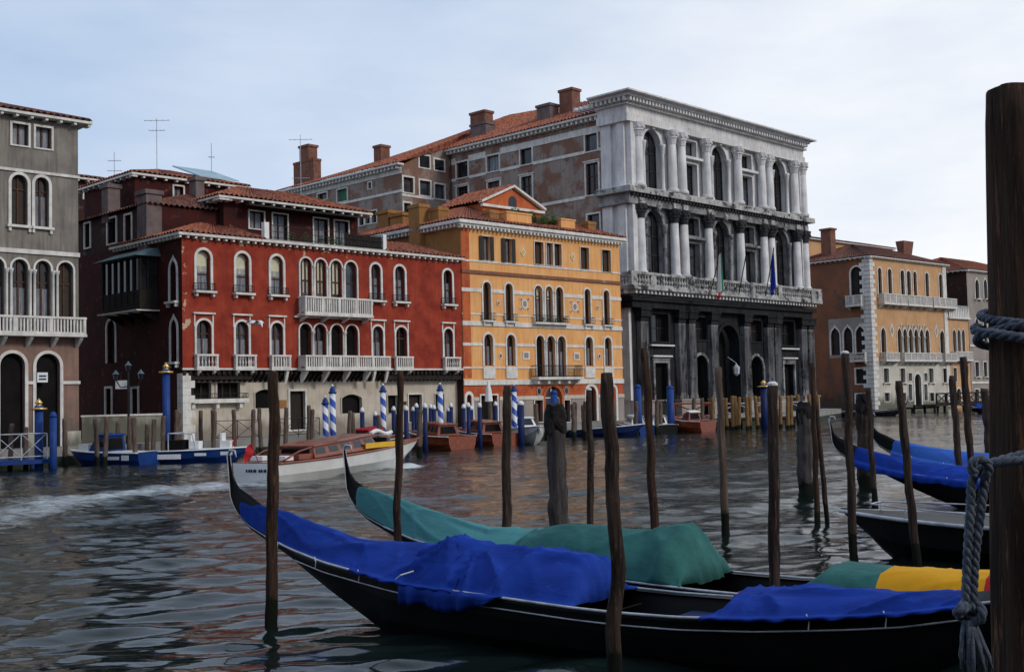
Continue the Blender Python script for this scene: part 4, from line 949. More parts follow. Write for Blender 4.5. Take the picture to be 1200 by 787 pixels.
# ---- long rear building of the stone palace (patchy brick, big tiled roof): a building of its own
WB = Bld('rear_palace_wing', 'long building of patchy plaster and brick behind the stone palace, with white framed windows', 'building', (GB.O.x, GB.O.y), GB.th); b = WB
SAT = .25; V1 = b.hit('S', 527, 200, SAT)[0]
zE = .5*(b.hit('S', 705, 136, SAT)[1]+b.hit('S', 529, 178, SAT)[1])
for x0, x1, yt, yb, hd in [(535.4, 548.4, 190, 208, 0), (571, 585, 182.2, 200.5, 0), (610, 623.5, 174, 192.4, 0), (686, 700, 157, 176.8, 0),
                       (535.7, 548.7, 218.5, 233, .15), (572, 586, 212.5, 228, .15), (611, 623.8, 206.5, 234.6, .15), (687, 701.5, 191, 228, .15), (689, 703, 251, 275, 0)]:
    b.win('S', x0, x1, yt, yb, 'rect', at_=SAT, sw=.16, frame='brownframe' if hd else 'darkframe', mull=1 if hd else 0, trans=(.6,) if hd else (), header=hd, sill=0, curtain=(x0 == 571))
b.wall('wall', M['plaster'], 'S', RV+.01, V1, .5, zE, at_=SAT)
for ya, yb in ((188.5, 153), (210.5, 177), (0, 0)):
    if ya: z = .5*(b.hit('S', 527, ya, SAT)[1]+b.hit('S', 703, yb, SAT)[1])
    else: z = b.hit('S', 670, 234, SAT)[1]
    b.band('string_course', M['stone'], 'S', z-(.3 if ya == 188.5 else .14), z+(.3 if ya == 188.5 else .14), RV+.02, V1, .06, at_=SAT, mg=.16)
mb = MB(); fS = b.fr('S', SAT); mb.box(fS, RV, V1+.3, .003, .75, zE-.05, zE+.14)
k = RV+.2
while k < V1: mb.box(fS, k, k+.22, .003, .6, zE-.35, zE-.052); k += .55
mb.build('cornice', M['stone'], b.root)
# downpipe
mb = MB(); mb.tube([fS(V1-.25, .12, 8), fS(V1-.25, .12, zE-.1)], .09, 6); mb.build('downpipe', M['brownframe'], b.root)
# second wing: nearer, its end wall faces the canal (plane v=V1), its side goes on back
U2 = b.hit('F', 470.5, 210, V1)[0]; zE2 = b.hit('F', 471, 194, V1)[1]; zG = b.hit('F', 526, 163, V1)[1]
for x0, x1, yt, yb in [(491.3, 503, 182.6, 196.5), (508.9, 520, 187.5, 199.8), (472.5, 484, 208, 225.5), (491.7, 504, 212, 229), (509.3, 520.7, 216.3, 233), (473, 481, 238, 250)]:
    b.win('F', x0, x1, yt, yb, 'rect', at_=V1, sw=.16, reveal=-.03 if yt < 190 else .28, frame=None if yt < 190 else 'darkframe' if x0 != 472.5 else 'brownframe', mull=1 if x0 == 472.5 else 0, trans=())
b.wall('end_wall', M['plaster'], 'F', U2, SAT, .5, zE2, at_=V1)
mb = MB(); mb.prism([(U2, V1+.002, zE2), (SAT+.2, V1+.002, zE2), (SAT+.2, V1+.002, zG)], [(U2, V1+.3, zE2), (SAT+.2, V1+.3, zE2), (SAT+.2, V1+.3, zG)]); mb.build('gable', M['plaster'], b.root)
z = b.hit('F', 478, 229, V1)[1]; b.band('string_course', M['stone'], 'F', z-.12, z+.12, U2, SAT, .05, at_=V1, mg=.16)
V2 = b.hit('S', 330, 225, U2)[0]
for x0, x1, yt, yb, gm in [(372.5, 383.5, 226.5, 234, 0), (395.5, 407, 221.5, 236, 1), (421.3, 426.6, 250, 264, 0), (428.4, 433.8, 248.5, 262, 0), (436, 441.5, 247, 261, 0), (432, 435.5, 214, 221, 0)]:
    b.win('S', x0, x1, yt, yb, 'rect', at_=U2, sw=.13, frame=None, pane=M['greenshutter'] if gm else M['glass'])
b.wall('side_wall', M['plaster'], 'S', V1, V2, .5, zE2, at_=U2)
z = b.hit('S', 452, 204.5, U2)[1]; b.band('string_course', M['stone'], 'S', z-.22, z+.22, V1, V2, .06, at_=U2); z = b.hit('S', 440, 230, U2)[1]; b.band('string_course', M['stone'], 'S', z-.12, z+.12, V1, V2, .06, at_=U2, mg=.14)
mb = MB(); f2 = b.fr('S', U2); mb.box(f2, V1-.4, V2, .003, .8, zE2-.03, zE2+.15); k = V1
while k < V2: mb.box(f2, k, k+.22, .003, .6, zE2-.33, zE2-.032); k += .55
mb.build('cornice', M['stone'], b.root)
plain_box(b, 'rear_wall', M['plaster'], U2+.01, 26, V1+.3, V2, .5, zE2-.1, skipF=False, skipS=True)
plain_box(b, 'rear_wall', M['plaster'], SAT+.01, 26, RV+.02, V1, .5, zE-.1, skipS=True)
RU = 9.0
def rpt(px, py, u=RU): v, z = b.hit('S', px, py, u); return Vector((u, v, z))
r0 = rpt(694, 118); r1 = rpt(557, 146); r2 = rpt(489, 161); r3 = rpt(372, 209)
zr_ = (r0.z+r1.z)/2
mb = MB()
e0 = Vector((SAT-.8, RV, zE+.14)); e1 = Vector((SAT-.8, V1, zE+.14)); e2 = Vector((U2-.8, V1-.4, zE2+.16)); e3 = Vector((U2-.8, V2, zE2+.16))
R0 = r0.copy(); R1 = Vector((RU, V1, r1.z if r1.z > zE else zE+3)); R3 = Vector((RU, V2, r3.z))
tile_slope(mb, e0, e1, R0, R1, .42, .14); tile_slope(mb, e2, e3, R1, R3, .42, .14)
tile_slope(mb, R0, R1, Vector((RU+9, r0.y, zE)), Vector((RU+9, V1, zE)), .42, .14); tile_slope(mb, R1, R3, Vector((RU+9, V1, zE)), Vector((RU+9, V2, zE2)), .42, .14)
mb.poly([e0, R0, Vector((RU+9, r0.y, zE))]); mb.poly([e2, R1, e1])
rf = mb.build('roof', M['tile'], b.root)
for x0, x1, yt, yb, u, m_ in [(655.5, 670.5, 104, 141, 3.5, 'chim'), (629, 644.5, 122, 149, 2.5, 'chim_grey'), (551, 568, 130.5, 148, 3.5, 'chim'), (551.5, 569.5, 144, 165, 2.0, 'chim_grey'),
                           (438, 446.5, 170, 191, -1, 'chim')]:
    chimney(b, x0, x1, yt, yb, u, 'S', M[m_], 1.2, .1, rf)
chimney(b, 351, 361.5, 170, 205, -3, 'S', M['chim'], 1.2, .12, rf); chimney(b, 344, 367.5, 188, 215, -3.4, 'S', M['chim'], 1.0, .05, rf)

# ================================================================== TAN GOTHIC PALACE ON THE RIGHT
O4 = horizon_pt(1024.5, 150)
TB = Bld('tan_palace', 'tan gothic palace with white quoins and pointed windows at the bend of the canal', 'palace', O4, R(41.85)); b = TB
TU = b.hit('F', 1111, 400)[0]; ze = .5*(b.hit('F', 1024, 301)[1]+b.hit('F', 1107, 312)[1]); f = b.fr('F')
z0, z1 = b.hit('F', 1066, 346)[1], b.hit('F', 1066, 317.5)[1]
for x0, x1 in [(1028.8, 1033), (1040.2, 1044.8), (1055.2, 1059.6), (1062.3, 1067), (1070, 1073.9), (1084, 1088), (1100, 1104)]:
    u0, u1 = fu(b, 'F', x0, x1, 330); b.win('F', 0, 0, 0, 0, 'arch', local=(u0, u1, z0-.6, z1), sw=.16, mull=0, trans=(.5,), frame='darkframe')
zz = b.hit('F', 1066, 358)[1]
for x0, x1 in [(1029, 1056), (1057.5, 1085), (1087, 1114)]:
    u0, u1 = fu(b, 'F', x0, x1, 352); b.balcony('F', u0, u1, zz, z0-.1, .9, posts=5, brackets=4, drop=.5, bal='board')
z0, z1 = b.hit('F', 1066, 412.5)[1], b.hit('F', 1066, 377)[1]
lights = [(1032, 1037.8)]+[(1051.5+i*6.5, 1056.3+i*6.5) for i in range(6)]+[(1101, 1106.6)]
for x0, x1 in lights:
    u0, u1 = fu(b, 'F', x0, x1, 395); b.win('F', 0, 0, 0, 0, 'ogee', local=(u0, u1, z0-.9, z1-.8), sw=.15, mull=0, trans=(), frame=None, pane=M['dark'] if 1050 < x0 < 1095 else None)
q = [fu(b, 'F', 1051.5+i*6.5, 1056.3+i*6.5, 395) for i in range(6)]
for i in range(5): colonette(b, 'F', (q[i][1]+q[i+1][0])/2, z0-.9, z1-2.0, .11, .1)
mb = MB()
for i in range(5):
    u = (q[i][1]+q[i+1][0])/2; P = [(u+.32*math.cos(t*math.pi/6), z1-.75+.4*math.sin(t*math.pi/6)) for t in range(12)]
    mb.tube([f(a, .1, c) for a, c in P], .07, 4, True)
mb.split('tracery', M['stone'], b.root)
zz = b.hit('F', 1066, 422.5)[1]
for x0, x1 in [(1031.5, 1046.5), (1053, 1096.5), (1101, 1114)]:
    u0, u1 = fu(b, 'F', x0, x1, 417); b.balcony('F', u0, u1, zz, z0-.1, .9, posts=3 if x1-x0 < 20 else 7, brackets=3 if x1-x0 < 20 else 8, drop=.5)
for px, py in [(1045, 384), (1097, 385)]: ornament(b, px, py+3, .55, 1.0, 'diamond', M['stone'], M['farstucco'])
# ground floor (whitewashed)
zG = b.hit('F', 1066, 423.5)[1]
for x0, x1 in [(1035.3, 1041.3), (1054.8, 1060.5), (1088.4, 1093.5), (1105, 1111-.8)]:
    b.win('F', x0, x1, 431.5, 448, 'rect', sw=.14, mull=0, trans=(), frame=None, pane=M['shutter'], sill=.3)
for x0, x1 in [(1036.5, 1042.2), (1057, 1061.6), (1089.5, 1094.5), (1106, 1110)]:
    b.win('F', x0, x1, 460, 470, 'rect', sw=.12, mull=1, trans=(), frame='iron', pane=M['shutter'])
b.win('F', 1072, 1079.3, 438, 474.5, 'arch', sw=.3, pane=M['dark'], frame=None, name='doorway')
for x0, x1 in [(1064.6, 1068.5), (1082.8, 1086.5)]:
    b.win('F', x0, x1, 450, 469, 'rect', sw=.12, frame=None); b.win('F', x0, x1, 437, 446, 'rect', sw=.12, frame=None)
b.wall('wall', M['tan'], 'F', 0, TU, zG, ze, reveal=.3); b.wall('ground_floor_wall', M['whitewash'], 'F', 0, TU, 0, zG-.001, reveal=.3)
# side
b.win('S', 997.3, 1010.5, 312.5, 345, 'arch', sw=.22, mull=1, trans=(.4, .7), frame='darkframe')
u0, u1 = fu(b, 'S', 995, 1013, 352); b.balcony('S', u0, u1, b.hit('S', 1004, 358)[1], b.hit('S', 1004, 346)[1], .8, posts=3, brackets=2, drop=.5)
for x0, x1, yt in [(974, 984.3, 383), (989, 999, 382), (1003.2, 1013.8, 381)]: b.win('S', x0, x1, yt, 416, 'ogee', sw=.2, frame='darkframe', mull=0, trans=(.55,))
u0, u1 = fu(b, 'S', 1000, 1017.5, 417); b.balcony('S', u0, u1, b.hit('S', 1009, 422.5)[1], b.hit('S', 1009, 413)[1], .8, posts=2, brackets=2, drop=.5, bal='lathe')
b.win('S', 1003.3, 1015.5, 432, 449.3, 'rect', sw=.2, frame='iron', mull=3, trans=(.5,)); b.win('S', 1003.3, 1014.5, 462, 471.5, 'rect', sw=.2, frame='iron', mull=3, trans=())
TV = b.hit('S', 925, 400)[0]
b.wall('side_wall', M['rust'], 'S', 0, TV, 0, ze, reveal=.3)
# pale stone field round the pointed side windows
a, c_, z0_, z1_ = b.rect('S', 971.5, 1016.5, 372.5, 416)
z0_ -= .3; b.open[('S', -.03)] = [o_ for o_ in b.open[('S', 0.0)] if o_[0] > a and o_[1] < c_ and o_[3] < z1_ and o_[2] > z0_]
b.wall('stone_field', M['farstucco'], 'S', a, c_, z0_, z1_, at_=-.03, reveal=.03)
mb = MB()
i = 0; z = .3
while z < ze-.3:
    w_ = 1.15 if i % 2 else .7; mb.box(f, -.09, w_, .003, .09, z, z+.50); mb.box(b.fr('S'), 0.003, w_+.3, .003, .09, z, z+.50); z += .56; i += 1
mb.build('quoin', M['stone'], b.root)
mb = MB(); mb.box(f, TU-.9, TU+.05, .004, .1, 0.3, ze-.2); mb.build('corner_pilaster', M['stone'], b.root)
plain_box(b, 'rear_wall', M['farstucco'], .01, TU, .01, TV, 0, ze-.05, skipF=True, skipS=True)
hip_roof(b, 0, TU, 0, TV, ze+.15, 2.6, .5, m=M['tile_dark'])
chimney(b, 1059.5, 1071, 282.5, 300, 3.5, 'F', M['chim'], 1.3, flare=.35); 
chimney(b, 962, 973.5, 267.5, 300, 1.5, 'S', M['chim'], 1.2, .15)
# upper block on the roof to the left
AV = 13.0; ua_ = b.hit('F', 935, 275, AV)[0]; ub_ = b.hit('F', 1045, 292, AV)[0]; zt_ = .5*(b.hit('F', 947, 275, AV)[1]+b.hit('F', 1040, 296, AV)[1])
plain_box(b, 'attic', M['tan'], ua_, ub_, AV, AV+7, ze, zt_)
rf = hip_roof(b, ua_, ub_, AV, AV+7, zt_+.1, 1.0, .5, m=M['tile_dark'], dent=False)

# ---- low crenellated house, then tall grey house beyond it
O5 = TB.O+Vector((TB.d.x, TB.d.y, 0))*(TU+.1)
KB = Bld('crenellated_house', 'narrow low house with white battlements beside the tan palace', 'house', O5, TB.th); b = KB
KU = b.hit('F', 1136.5, 420)[0]; ze = b.hit('F', 1125, 372)[1]; f = b.fr('F')
for x0, x1 in [(1116.3, 1120.3), (1121.8, 1125.5), (1127, 1130.5)]: b.win('F', x0, x1, 385, 412, 'ogee', sw=.12, frame=None)
for x0, x1 in [(1117, 1121), (1127, 1131)]: b.win('F', x0, x1, 431, 447, 'rect', sw=.14, frame=None)
b.win('F', 1121, 1126, 455, 474, 'arch', sw=.2, frame=None, pane=M['dark'], name='doorway')
b.wall('wall', M['tan'], 'F', 0, KU, 0, ze, reveal=.25); plain_box(b, 'rear_wall', M['tan'], .01, KU, .01, 9, 0, ze, skipF=True)
u0, u1 = fu(b, 'F', 1114.5, 1134, 418); b.balcony('F', u0, u1, b.hit('F', 1125, 422)[1], b.hit('F', 1125, 412)[1], .8, posts=4, brackets=3)
mb = MB(); mb.box(f, -.1, KU+.1, 0.003, .4, ze-.25, ze); n = 12
for i in range(n):
    u = KU*(i+.5)/n; w_ = KU/n*.36; P = [(u-w_, ze+.003), (u+w_, ze+.003), (u+w_, ze+.7), (u, ze+1.7), (u-w_, ze+.7)]; mb.prism([f(a, .25, c) for a, c in P], [f(a, -.05, c) for a, c in P])
mb.build('battlement', M['stone'], b.root)
O6 = KB.O+Vector((KB.d.x, KB.d.y, 0))*(KU+.1)
HB = Bld('grey_house', 'tall grey plastered house with pale windows, half hidden by the big mooring pole', 'house', O6, TB.th); b = HB
HU = b.hit('F', 1230, 420)[0]; ze = b.hit('F', 1145, 318)[1]; f = b.fr('F')
for x0, x1 in [(1142.5, 1147), (1152.5, 1156.5), (1164, 1169), (1180, 1185), (1196, 1201)]:
    b.win('F', x0, x1, 326, 350, 'ogee', sw=.16, frame=None, sill=.4)
    b.win('F', x0, x1, 372, 400, 'ogee', sw=.16, frame=None, sill=.4)
    b.win('F', x0, x1, 424, 441, 'rect', sw=.14, frame=None, sill=.3); b.win('F', x0, x1, 456, 472, 'rect', sw=.14, frame=None)
for x0, x1 in [(1158.5, 1161), (1190, 1194)]: b.win('F', x0, x1, 329, 348, 'rect', sw=.12, frame=None)
b.wall('wall', M['farstucco'], 'F', 0, HU, 0, ze, reveal=.25); plain_box(b, 'rear_wall', M['plum'], .0, HU, .01, 16, 0, ze, skipF=True)
for y in (405, 448): z = b.hit('F', 1150, y)[1]; b.band('string_course', M['stone'], 'F', z-.15, z+.15, 0, HU, .1, mg=.15)
hip_roof(b, 0, HU, 0, 16, ze+.12, 3.0, .5, m=M['tile'])

# ================================================================== GREY BROWN PALACE AT THE LEFT EDGE
P5 = horizon_pt(92.5, 61); TH = R(45)
GW = 15.0
O7 = P5-Vector((math.cos(TH), math.sin(TH), 0))*GW
LB = Bld('grey_palace', 'grey brown palace with a white balustrade at the left edge', 'palace', O7, TH); b = LB; f = b.fr('F')
def uu(x, y): return b.hit('F', x, y)[0]
ze = b.hit('F', 88, 147)[1]; z3 = b.hit('F', 50, 296)[1]; zbal = b.hit('F', 50, 391.5)[1]; zbt = b.hit('F', 50, 371.5)[1]; zm = b.hit('F', 50, 203)[1]
for k in range(-1, 1):
    pass
sq = [(14, 33), (41.5, 60)]; du = uu(14, 158)-uu(41.5, 158)
def rep(x0, x1, y, shifts):
    a, c = fu(b, 'F', x0, x1, y); return [(a-s_, c-s_) for s_ in shifts]
zA, zB = b.hit('F', 37, 172)[1], b.hit('F', 37, 147.5)[1]
for x0, x1 in sq:
    for a, c in rep(x0, x1, 160, (0, 3.9, 7.8)): 
        if a > .3: b.win('F', 0, 0, 0, 0, 'rect', local=(a, c, zA, zB), sw=.11, curtain=False, mull=1, trans=(), pane=M['curtain'])
zA, zB = b.hit('F', 37, 265)[1], b.hit('F', 37, 206.5)[1]
for i, (x0, x1) in enumerate([(13, 32), (40.5, 57)]):
    for a, c in rep(x0, x1, 235, (0, 3.9, 7.8)):
        if a > .3: b.win('F', 0, 0, 0, 0, 'arch', local=(a, c, zA, zB), sw=.15, mull=1, trans=(.72,), curtain=i == 1, pane=None if i else M['shutter'], sill=.2)
zB = b.hit('F', 50, 305.5)[1]; step = (uu(68, 340)-uu(14, 340))/2
a0, c0 = fu(b, 'F', 67.5, 85.5, 340)
cs = []
for i in range(9):
    a, c = a0-step*i, c0-step*i
    if a < .3: break
    cs.append(a); b.win('F', 0, 0, 0, 0, 'arch', local=(a, c, zbal+.02, zB), sw=.10, pane=M['shutter'] if i == 0 else None, mull=1, trans=(.7,), curtain=i > 0)
for i in range(len(cs)-1):
    for s_ in (-.11, .11): colonette(b, 'F', (cs[i]+(cs[i+1]+c0-a0))/2+s_, zbal+.1, zB-.5, .075, .14)
b.balcony('F', .5, GW+.05, zbal, zbt, .7, posts=9, brackets=12, drop=.55, bal='board')
zB = b.hit('F', 50, 414)[1]
for i in range(4):
    a, c = fu(b, 'F', 42, 70, 460); s_ = (uu(42, 460)-uu(0.5, 460))*i*1.02
    if a-s_ > .3: b.win('F', 0, 0, 0, 0, 'arch', local=(a-s_, c-s_, .9, zB), sw=.16, pane=M['dark'], frame=None, name='archway')
zc_ = zbal-.15
b.wall('ground_floor_wall', M['greybrick'], 'F', 0, GW, .9, zc_); b.wall('wall', M['greystucco'], 'F', 0, GW, zc_, ze)
plain_box(b, 'rear_wall', M['greystucco'], .0, GW, .01, 14, .3, ze-.02, skipF=True)
for z, h in ((z3, .22), (zm, .14)): b.band('string_course', M['stone'], 'F', z-h/2, z+h/2, 0, GW+.05, .09, mg=.15)
b.band('string_course', M['stone'], 'F', b.hit('F', 80, 448)[1]-.08, b.hit('F', 80, 448)[1]+.08, 0, GW+.05, .08, mg=.16)
b.band('plinth', M['whitewash'], 'F', .9, b.hit('F', 80, 505)[1], 0, GW+.05, .12, mg=.1)
rf = hip_roof(b, 0, GW, 0, 14, ze+.22, 2.2, .55, m=M['tile_dark'])

# ---- dark house between the grey palace and the red palace
O8 = horizon_pt(60, 84)
DB = Bld('dark_house', 'dark narrow house with a tiled roof between the grey and the red palace', 'house', O8, R(45.2)); b = DB
ze = b.hit('F', 110, 212)[1]; DU = 16
b.win('F', 98, 104, 222, 233, 'rect', sw=.1, frame=None, pane=M['white'])
b.wall('wall', M['plum'], 'F', 0, DU, 0, ze); plain_box(b, 'rear_wall', M['plum'], 0, DU, .01, 10, 0, ze, skipF=True)
hip_roof(b, 0, DU, 0, 10, ze+.1, 1.2, .5, m=M['tile_dark'])
# low parapet wall on the quay before the dark side wall
pa, pb = at(96, 500, 62.5), at(192, 500, 64.2)
ang = math.atan2(pb.y-pa.y, pb.x-pa.x); rt = empty('parapet_wall', (pa.x, pa.y, .9), ang, 'low grey plastered wall on the quay left of the red palace', 'wall')
L_ = (pb-pa).length; mb = MB(); mb.box(ID, 0, L_, 0, .3, 0, 1.45); mb.build('wall', M['whitewash'], rt); mb = MB(); mb.box(ID, -.05, L_+.05, -.05, .35, 1.452, 1.55); mb.build('coping', M['stone'], rt)
# antennas
def antenna(px, py0, py1, depth, bars, label):
    a, c = at(px, py1, depth), at(px, py0, depth); rt = empty('television_antenna', a, 0, label, 'antenna'); h = c.z-a.z; mb = MB(); mb.tube([(0, 0, -.5), (0, 0, h)], .025, 5); mb.build('mast', M['trim'], rt)
    mb = MB()
    for t, L_ in bars: 
        mb.tube([(-L_/2, 0, h*t), (L_/2, .1, h*t)], .02, 4)
        for k in range(5): x = -L_/2+L_*k/4; mb.tube([(x, -.2, h*t), (x, .2, h*t)], .012, 4)
    mb.build('aerial', M['trim'], rt)
antenna(184, 139, 208, 76, [(.97, 1.6), (.8, 1.0)], 'tallest thin antenna above the red palace roof, at the left')
antenna(134, 178, 212, 84, [(.7, .9), (.35, 1.0)], 'small antenna on the dark house roof beside the grey palace')
antenna(248, 168, 208, 80, [(.6, .4)], 'thin antenna behind the bluish skylight')
antenna(353, 158, 236, 92, [(.93, 1.8), (.35, 1.4)], 'antenna in front of the twin brick chimney')
# ================================================================== quay and water
def ribbon():
    pts = [(-420, 38), (-60, 55.2), (0, 57), (95, 60.3), (200, 62.3), (330, 67), (545, 75.5), (729, 87.5), (790, 91), (960, 112), (985, 126)]
    e = [horizon_pt(x, d) for x, d in pts]; return e
edge = ribbon()
mb = MB(); back = [Vector((p.x-30, p.y+60, 0)) for p in edge]; back[-1] = edge[-1]+Vector((-10, 40, 0)); back[-2] = edge[-2]+Vector((-12, 40, 0))
mb.grid([[(p.x, p.y, .9) for p in edge], [(p.x, p.y, .9) for p in back]]); mb.build('quay', M['quay']).__setitem__('kind', 'structure')
mb = MB(); mb.grid([[(p.x, p.y-.02, -.6) for p in edge], [(p.x, p.y-.02, .42) for p in edge]]); 
p, q = edge[-1], back[-1]; mb.poly([(p.x, p.y, -.6), (q.x, q.y, -.6), (q.x, q.y, .9), (p.x, p.y, .9)])
o = mb.build('quay_face', M['algae']); tag(o, kind='structure')
mb = MB(); mb.grid([[(p.x, p.y-.02, .424) for p in edge], [(p.x, p.y-.02, .895) for p in edge]]); o = mb.build('quay_kerb', M['quay']); tag(o, kind='structure')
mb = MB(); mb.poly([(-900, 260, .0), (-300, 90, .3), (-25, 150, .3), (120, 260, .3), (900, 700, .3), (900, 1500, .3), (-900, 1500, .3)]); o = mb.build('ground', M['quay']); tag(o, kind='structure')

# the bank the picture is taken from: its quay and the row of houses behind, which shade the moored boats
mb = MB(); mb.box(ID, -90, 90, -60, .9, -.6, 1.15); o = mb.build('near_quay', M['quay']); tag(o, kind='structure')
mb = MB()
for i in range(9):
    x = -84+i*19; h = 15+2.5*math.sin(i*2.3); mb.box(ID, x, x+18.99, -24, -7.5+.4*math.sin(i), 1.15, 1.15+h)
o = mb.build('near_bank_houses', M['plum']); tag(o, kind='structure')
# taxi wake line (world), used for foam
TAXI_A = onz(292, 566); TAXI_B = onz(452, 547)
tdir = (TAXI_B-TAXI_A).normalized()
def water():
    nr, na = 900, 760
    rr = np.concatenate([np.geomspace(4.0, 60, 640), np.geomspace(60.1, 900, nr-640)]); aa = np.radians(np.linspace(-52, 52, na))
    Rr, A = np.meshgrid(rr, aa, indexing='ij'); X = Rr*np.sin(A); Y = Rr*np.cos(A)
    Zw = np.zeros_like(X); rnd = np.random.RandomState(3)
    dr = np.gradient(rr)[:, None]*np.ones_like(X); da = Rr*(aa[1]-aa[0])
    res = np.maximum(dr, da)
    def octave(lam, amp, n, spread=.9, main=R(100)):
        nonlocal Zw
        for i in range(n):
            l = lam*rnd.uniform(.75, 1.35); th = main+rnd.normal(0, spread); k = 2*math.pi/l; ph = rnd.uniform(0, 6.28)
            wob = .9*np.sin(X*k*.13+rnd.uniform(0, 6))+.9*np.sin(Y*k*.11+rnd.uniform(0, 6))+.6*np.sin((X+Y)*k*.21+rnd.uniform(0, 6))
            a = amp*rnd.uniform(.6, 1.2)/math.sqrt(n); fade = np.clip((l/res-3)/4, 0, 1)
            s = np.sin(X*k*math.cos(th)+Y*k*math.sin(th)+ph+wob)
            if lam < .8: fade = fade*np.clip((Rr-6)/30, .35, 1)
            Zw += a*fade*(s-.25*np.cos(2*(X*k*math.cos(th)+Y*k*math.sin(th)+ph+wob)))
    octave(5.5, .050, 4, .5); octave(2.3, .028, 6, .6); octave(1.1, .021, 9, .7); octave(.55, .017, 12, .8); octave(.27, .0042, 10)
    # wake of the taxi: foam band behind the stern, curling towards the left edge, and bow wave
    foam = np.zeros_like(X)
    path = [onz(506, 544), onz(478, 546), onz(455, 550), onz(400, 556), onz(340, 563), onz(290, 569), onz(240, 571), onz(180, 575), (onz(110, 583)), onz(40, 596), onz(-60, 618)]
    wd = [.45, .9, .6, .7, .8, 1.3, 1.9, 2.4, 2.8, 3.0, 3.0]; st = [1.1, 1.6, 1.1, .6, .5, 1.1, 1.1, 1.1, 1.05, .95, .85]
    for (p, q, w0, w1, s0, s1) in zip(path, path[1:], wd, wd[1:], st, st[1:]):
        d = q-p; L2 = d.x**2+d.y**2; t = np.clip(((X-p.x)*d.x+(Y-p.y)*d.y)/L2, 0, 1)
        dist = np.hypot(X-p.x-t*d.x, Y-p.y-t*d.y); wv = w0+(w1-w0)*t
        foam = np.maximum(foam, (s0+(s1-s0)*t)*np.exp(-(dist/wv)**2))
    Zw += foam*.09*np.sin(X*3.1+Y*1.3)*np.sin(Y*2.3-X*.7)+foam*.02
    me = bpy.data.meshes.new('canal_water'); nv = nr*na
    co = np.stack([X, Y, Zw], -1).reshape(-1, 3).astype(np.float32); me.vertices.add(nv); me.vertices.foreach_set('co', co.ravel())
    i = np.arange((nr-1)*(na-1)); r_, c_ = i//(na-1), i % (na-1); v0 = r_*na+c_
    q = np.stack([v0, v0+1, v0+na+1, v0+na], -1)[:, ::-1].astype(np.int32); nf = len(q)
    me.loops.add(nf*4); me.loops.foreach_set('vertex_index', q.ravel()); me.polygons.add(nf); me.polygons.foreach_set('loop_start', np.arange(nf, dtype=np.int32)*4)
    me.polygons.foreach_set('use_smooth', np.ones(nf, bool)); me.update(calc_edges=True)
    at_ = me.attributes.new('foam', 'FLOAT', 'POINT'); at_.data.foreach_set('value', foam.reshape(-1).astype(np.float32))
    at2 = me.attributes.new('chop', 'FLOAT', 'POINT'); at2.data.foreach_set('value', np.clip((Rr-10)/32, .15, 1).reshape(-1).astype(np.float32))
    mt = bpy.data.materials.new('canal water'); mt.use_nodes = True; t = mt.node_tree; nd = t.nodes; L = t.links; b = nd['Principled BSDF']
    b.inputs['Base Color'].default_value = (.006, .012, .011, 1); b.inputs['Roughness'].default_value = .02; b.inputs['IOR'].default_value = 1.33
    co_ = nd.new('ShaderNodeTexCoord'); mp = nd.new('ShaderNodeMapping'); mp.inputs['Scale'].default_value = (.55, 1.0, 1); mp.inputs['Rotation'].default_value = (0, 0, .2); L.new(co_.outputs['Object'], mp.inputs[0])
    n1 = nd.new('ShaderNodeTexNoise'); n1.inputs['Scale'].default_value = 3.2; n1.inputs['Detail'].default_value = 6; n1.inputs['Roughness'].default_value = .55; n1.inputs['Distortion'].default_value = .6; L.new(mp.outputs[0], n1.inputs['Vector'])
    n3 = nd.new('ShaderNodeTexNoise'); n3.inputs['Scale'].default_value = .9; n3.inputs['Detail'].default_value = 3; L.new(mp.outputs[0], n3.inputs['Vector'])
    b1 = nd.new('ShaderNodeBump'); b1.inputs['Strength'].default_value = .6; b1.inputs['Distance'].default_value = .045; L.new(n1.outputs['Fac'], b1.inputs['Height'])
    b2 = nd.new('ShaderNodeBump'); b2.inputs['Strength'].default_value = .6; b2.inputs['Distance'].default_value = .10; L.new(n3.outputs['Fac'], b2.inputs['Height']); L.new(b2.outputs[0], b1.inputs['Normal'])
    L.new(b1.outputs[0], b.inputs['Normal'])
    ch = nd.new('ShaderNodeAttribute'); ch.attribute_name = 'chop'; cm = nd.new('ShaderNodeMath'); cm.operation = 'MULTIPLY'; cm.inputs[1].default_value = 1.0; L.new(ch.outputs['Fac'], cm.inputs[0]); L.new(cm.outputs[0], b1.inputs['Strength'])
    fa = nd.new('ShaderNodeAttribute'); fa.attribute_name = 'foam'
    nz = nd.new('ShaderNodeTexNoise'); nz.inputs['Scale'].default_value = 2.6; nz.inputs['Detail'].default_value = 9; nz.inputs['Roughness'].default_value = .72; nz.inputs['Distortion'].default_value = .8; L.new(mp.outputs[0], nz.inputs['Vector'])
    ad = nd.new('ShaderNodeMath'); ad.operation = 'MULTIPLY_ADD'; ad.inputs[1].default_value = .62; L.new(fa.outputs['Fac'], ad.inputs[0]); L.new(nz.outputs['Fac'], ad.inputs[2])
    mr = nd.new('ShaderNodeMapRange'); mr.inputs['From Min'].default_value = .90; mr.inputs['From Max'].default_value = 1.42; mr.clamp = True; L.new(ad.outputs[0], mr.inputs['Value'])
    fo = nd.new('ShaderNodeBsdfPrincipled'); fo.inputs['Base Color'].default_value = (.55, .60, .62, 1); fo.inputs['Roughness'].default_value = .7; L.new(b1.outputs[0], fo.inputs['Normal'])
    ms = nd.new('ShaderNodeMixShader'); L.new(mr.outputs[0], ms.inputs[0]); L.new(b.outputs[0], ms.inputs[1]); L.new(fo.outputs[0], ms.inputs[2]); L.new(ms.outputs[0], nd['Material Output'].inputs[0])
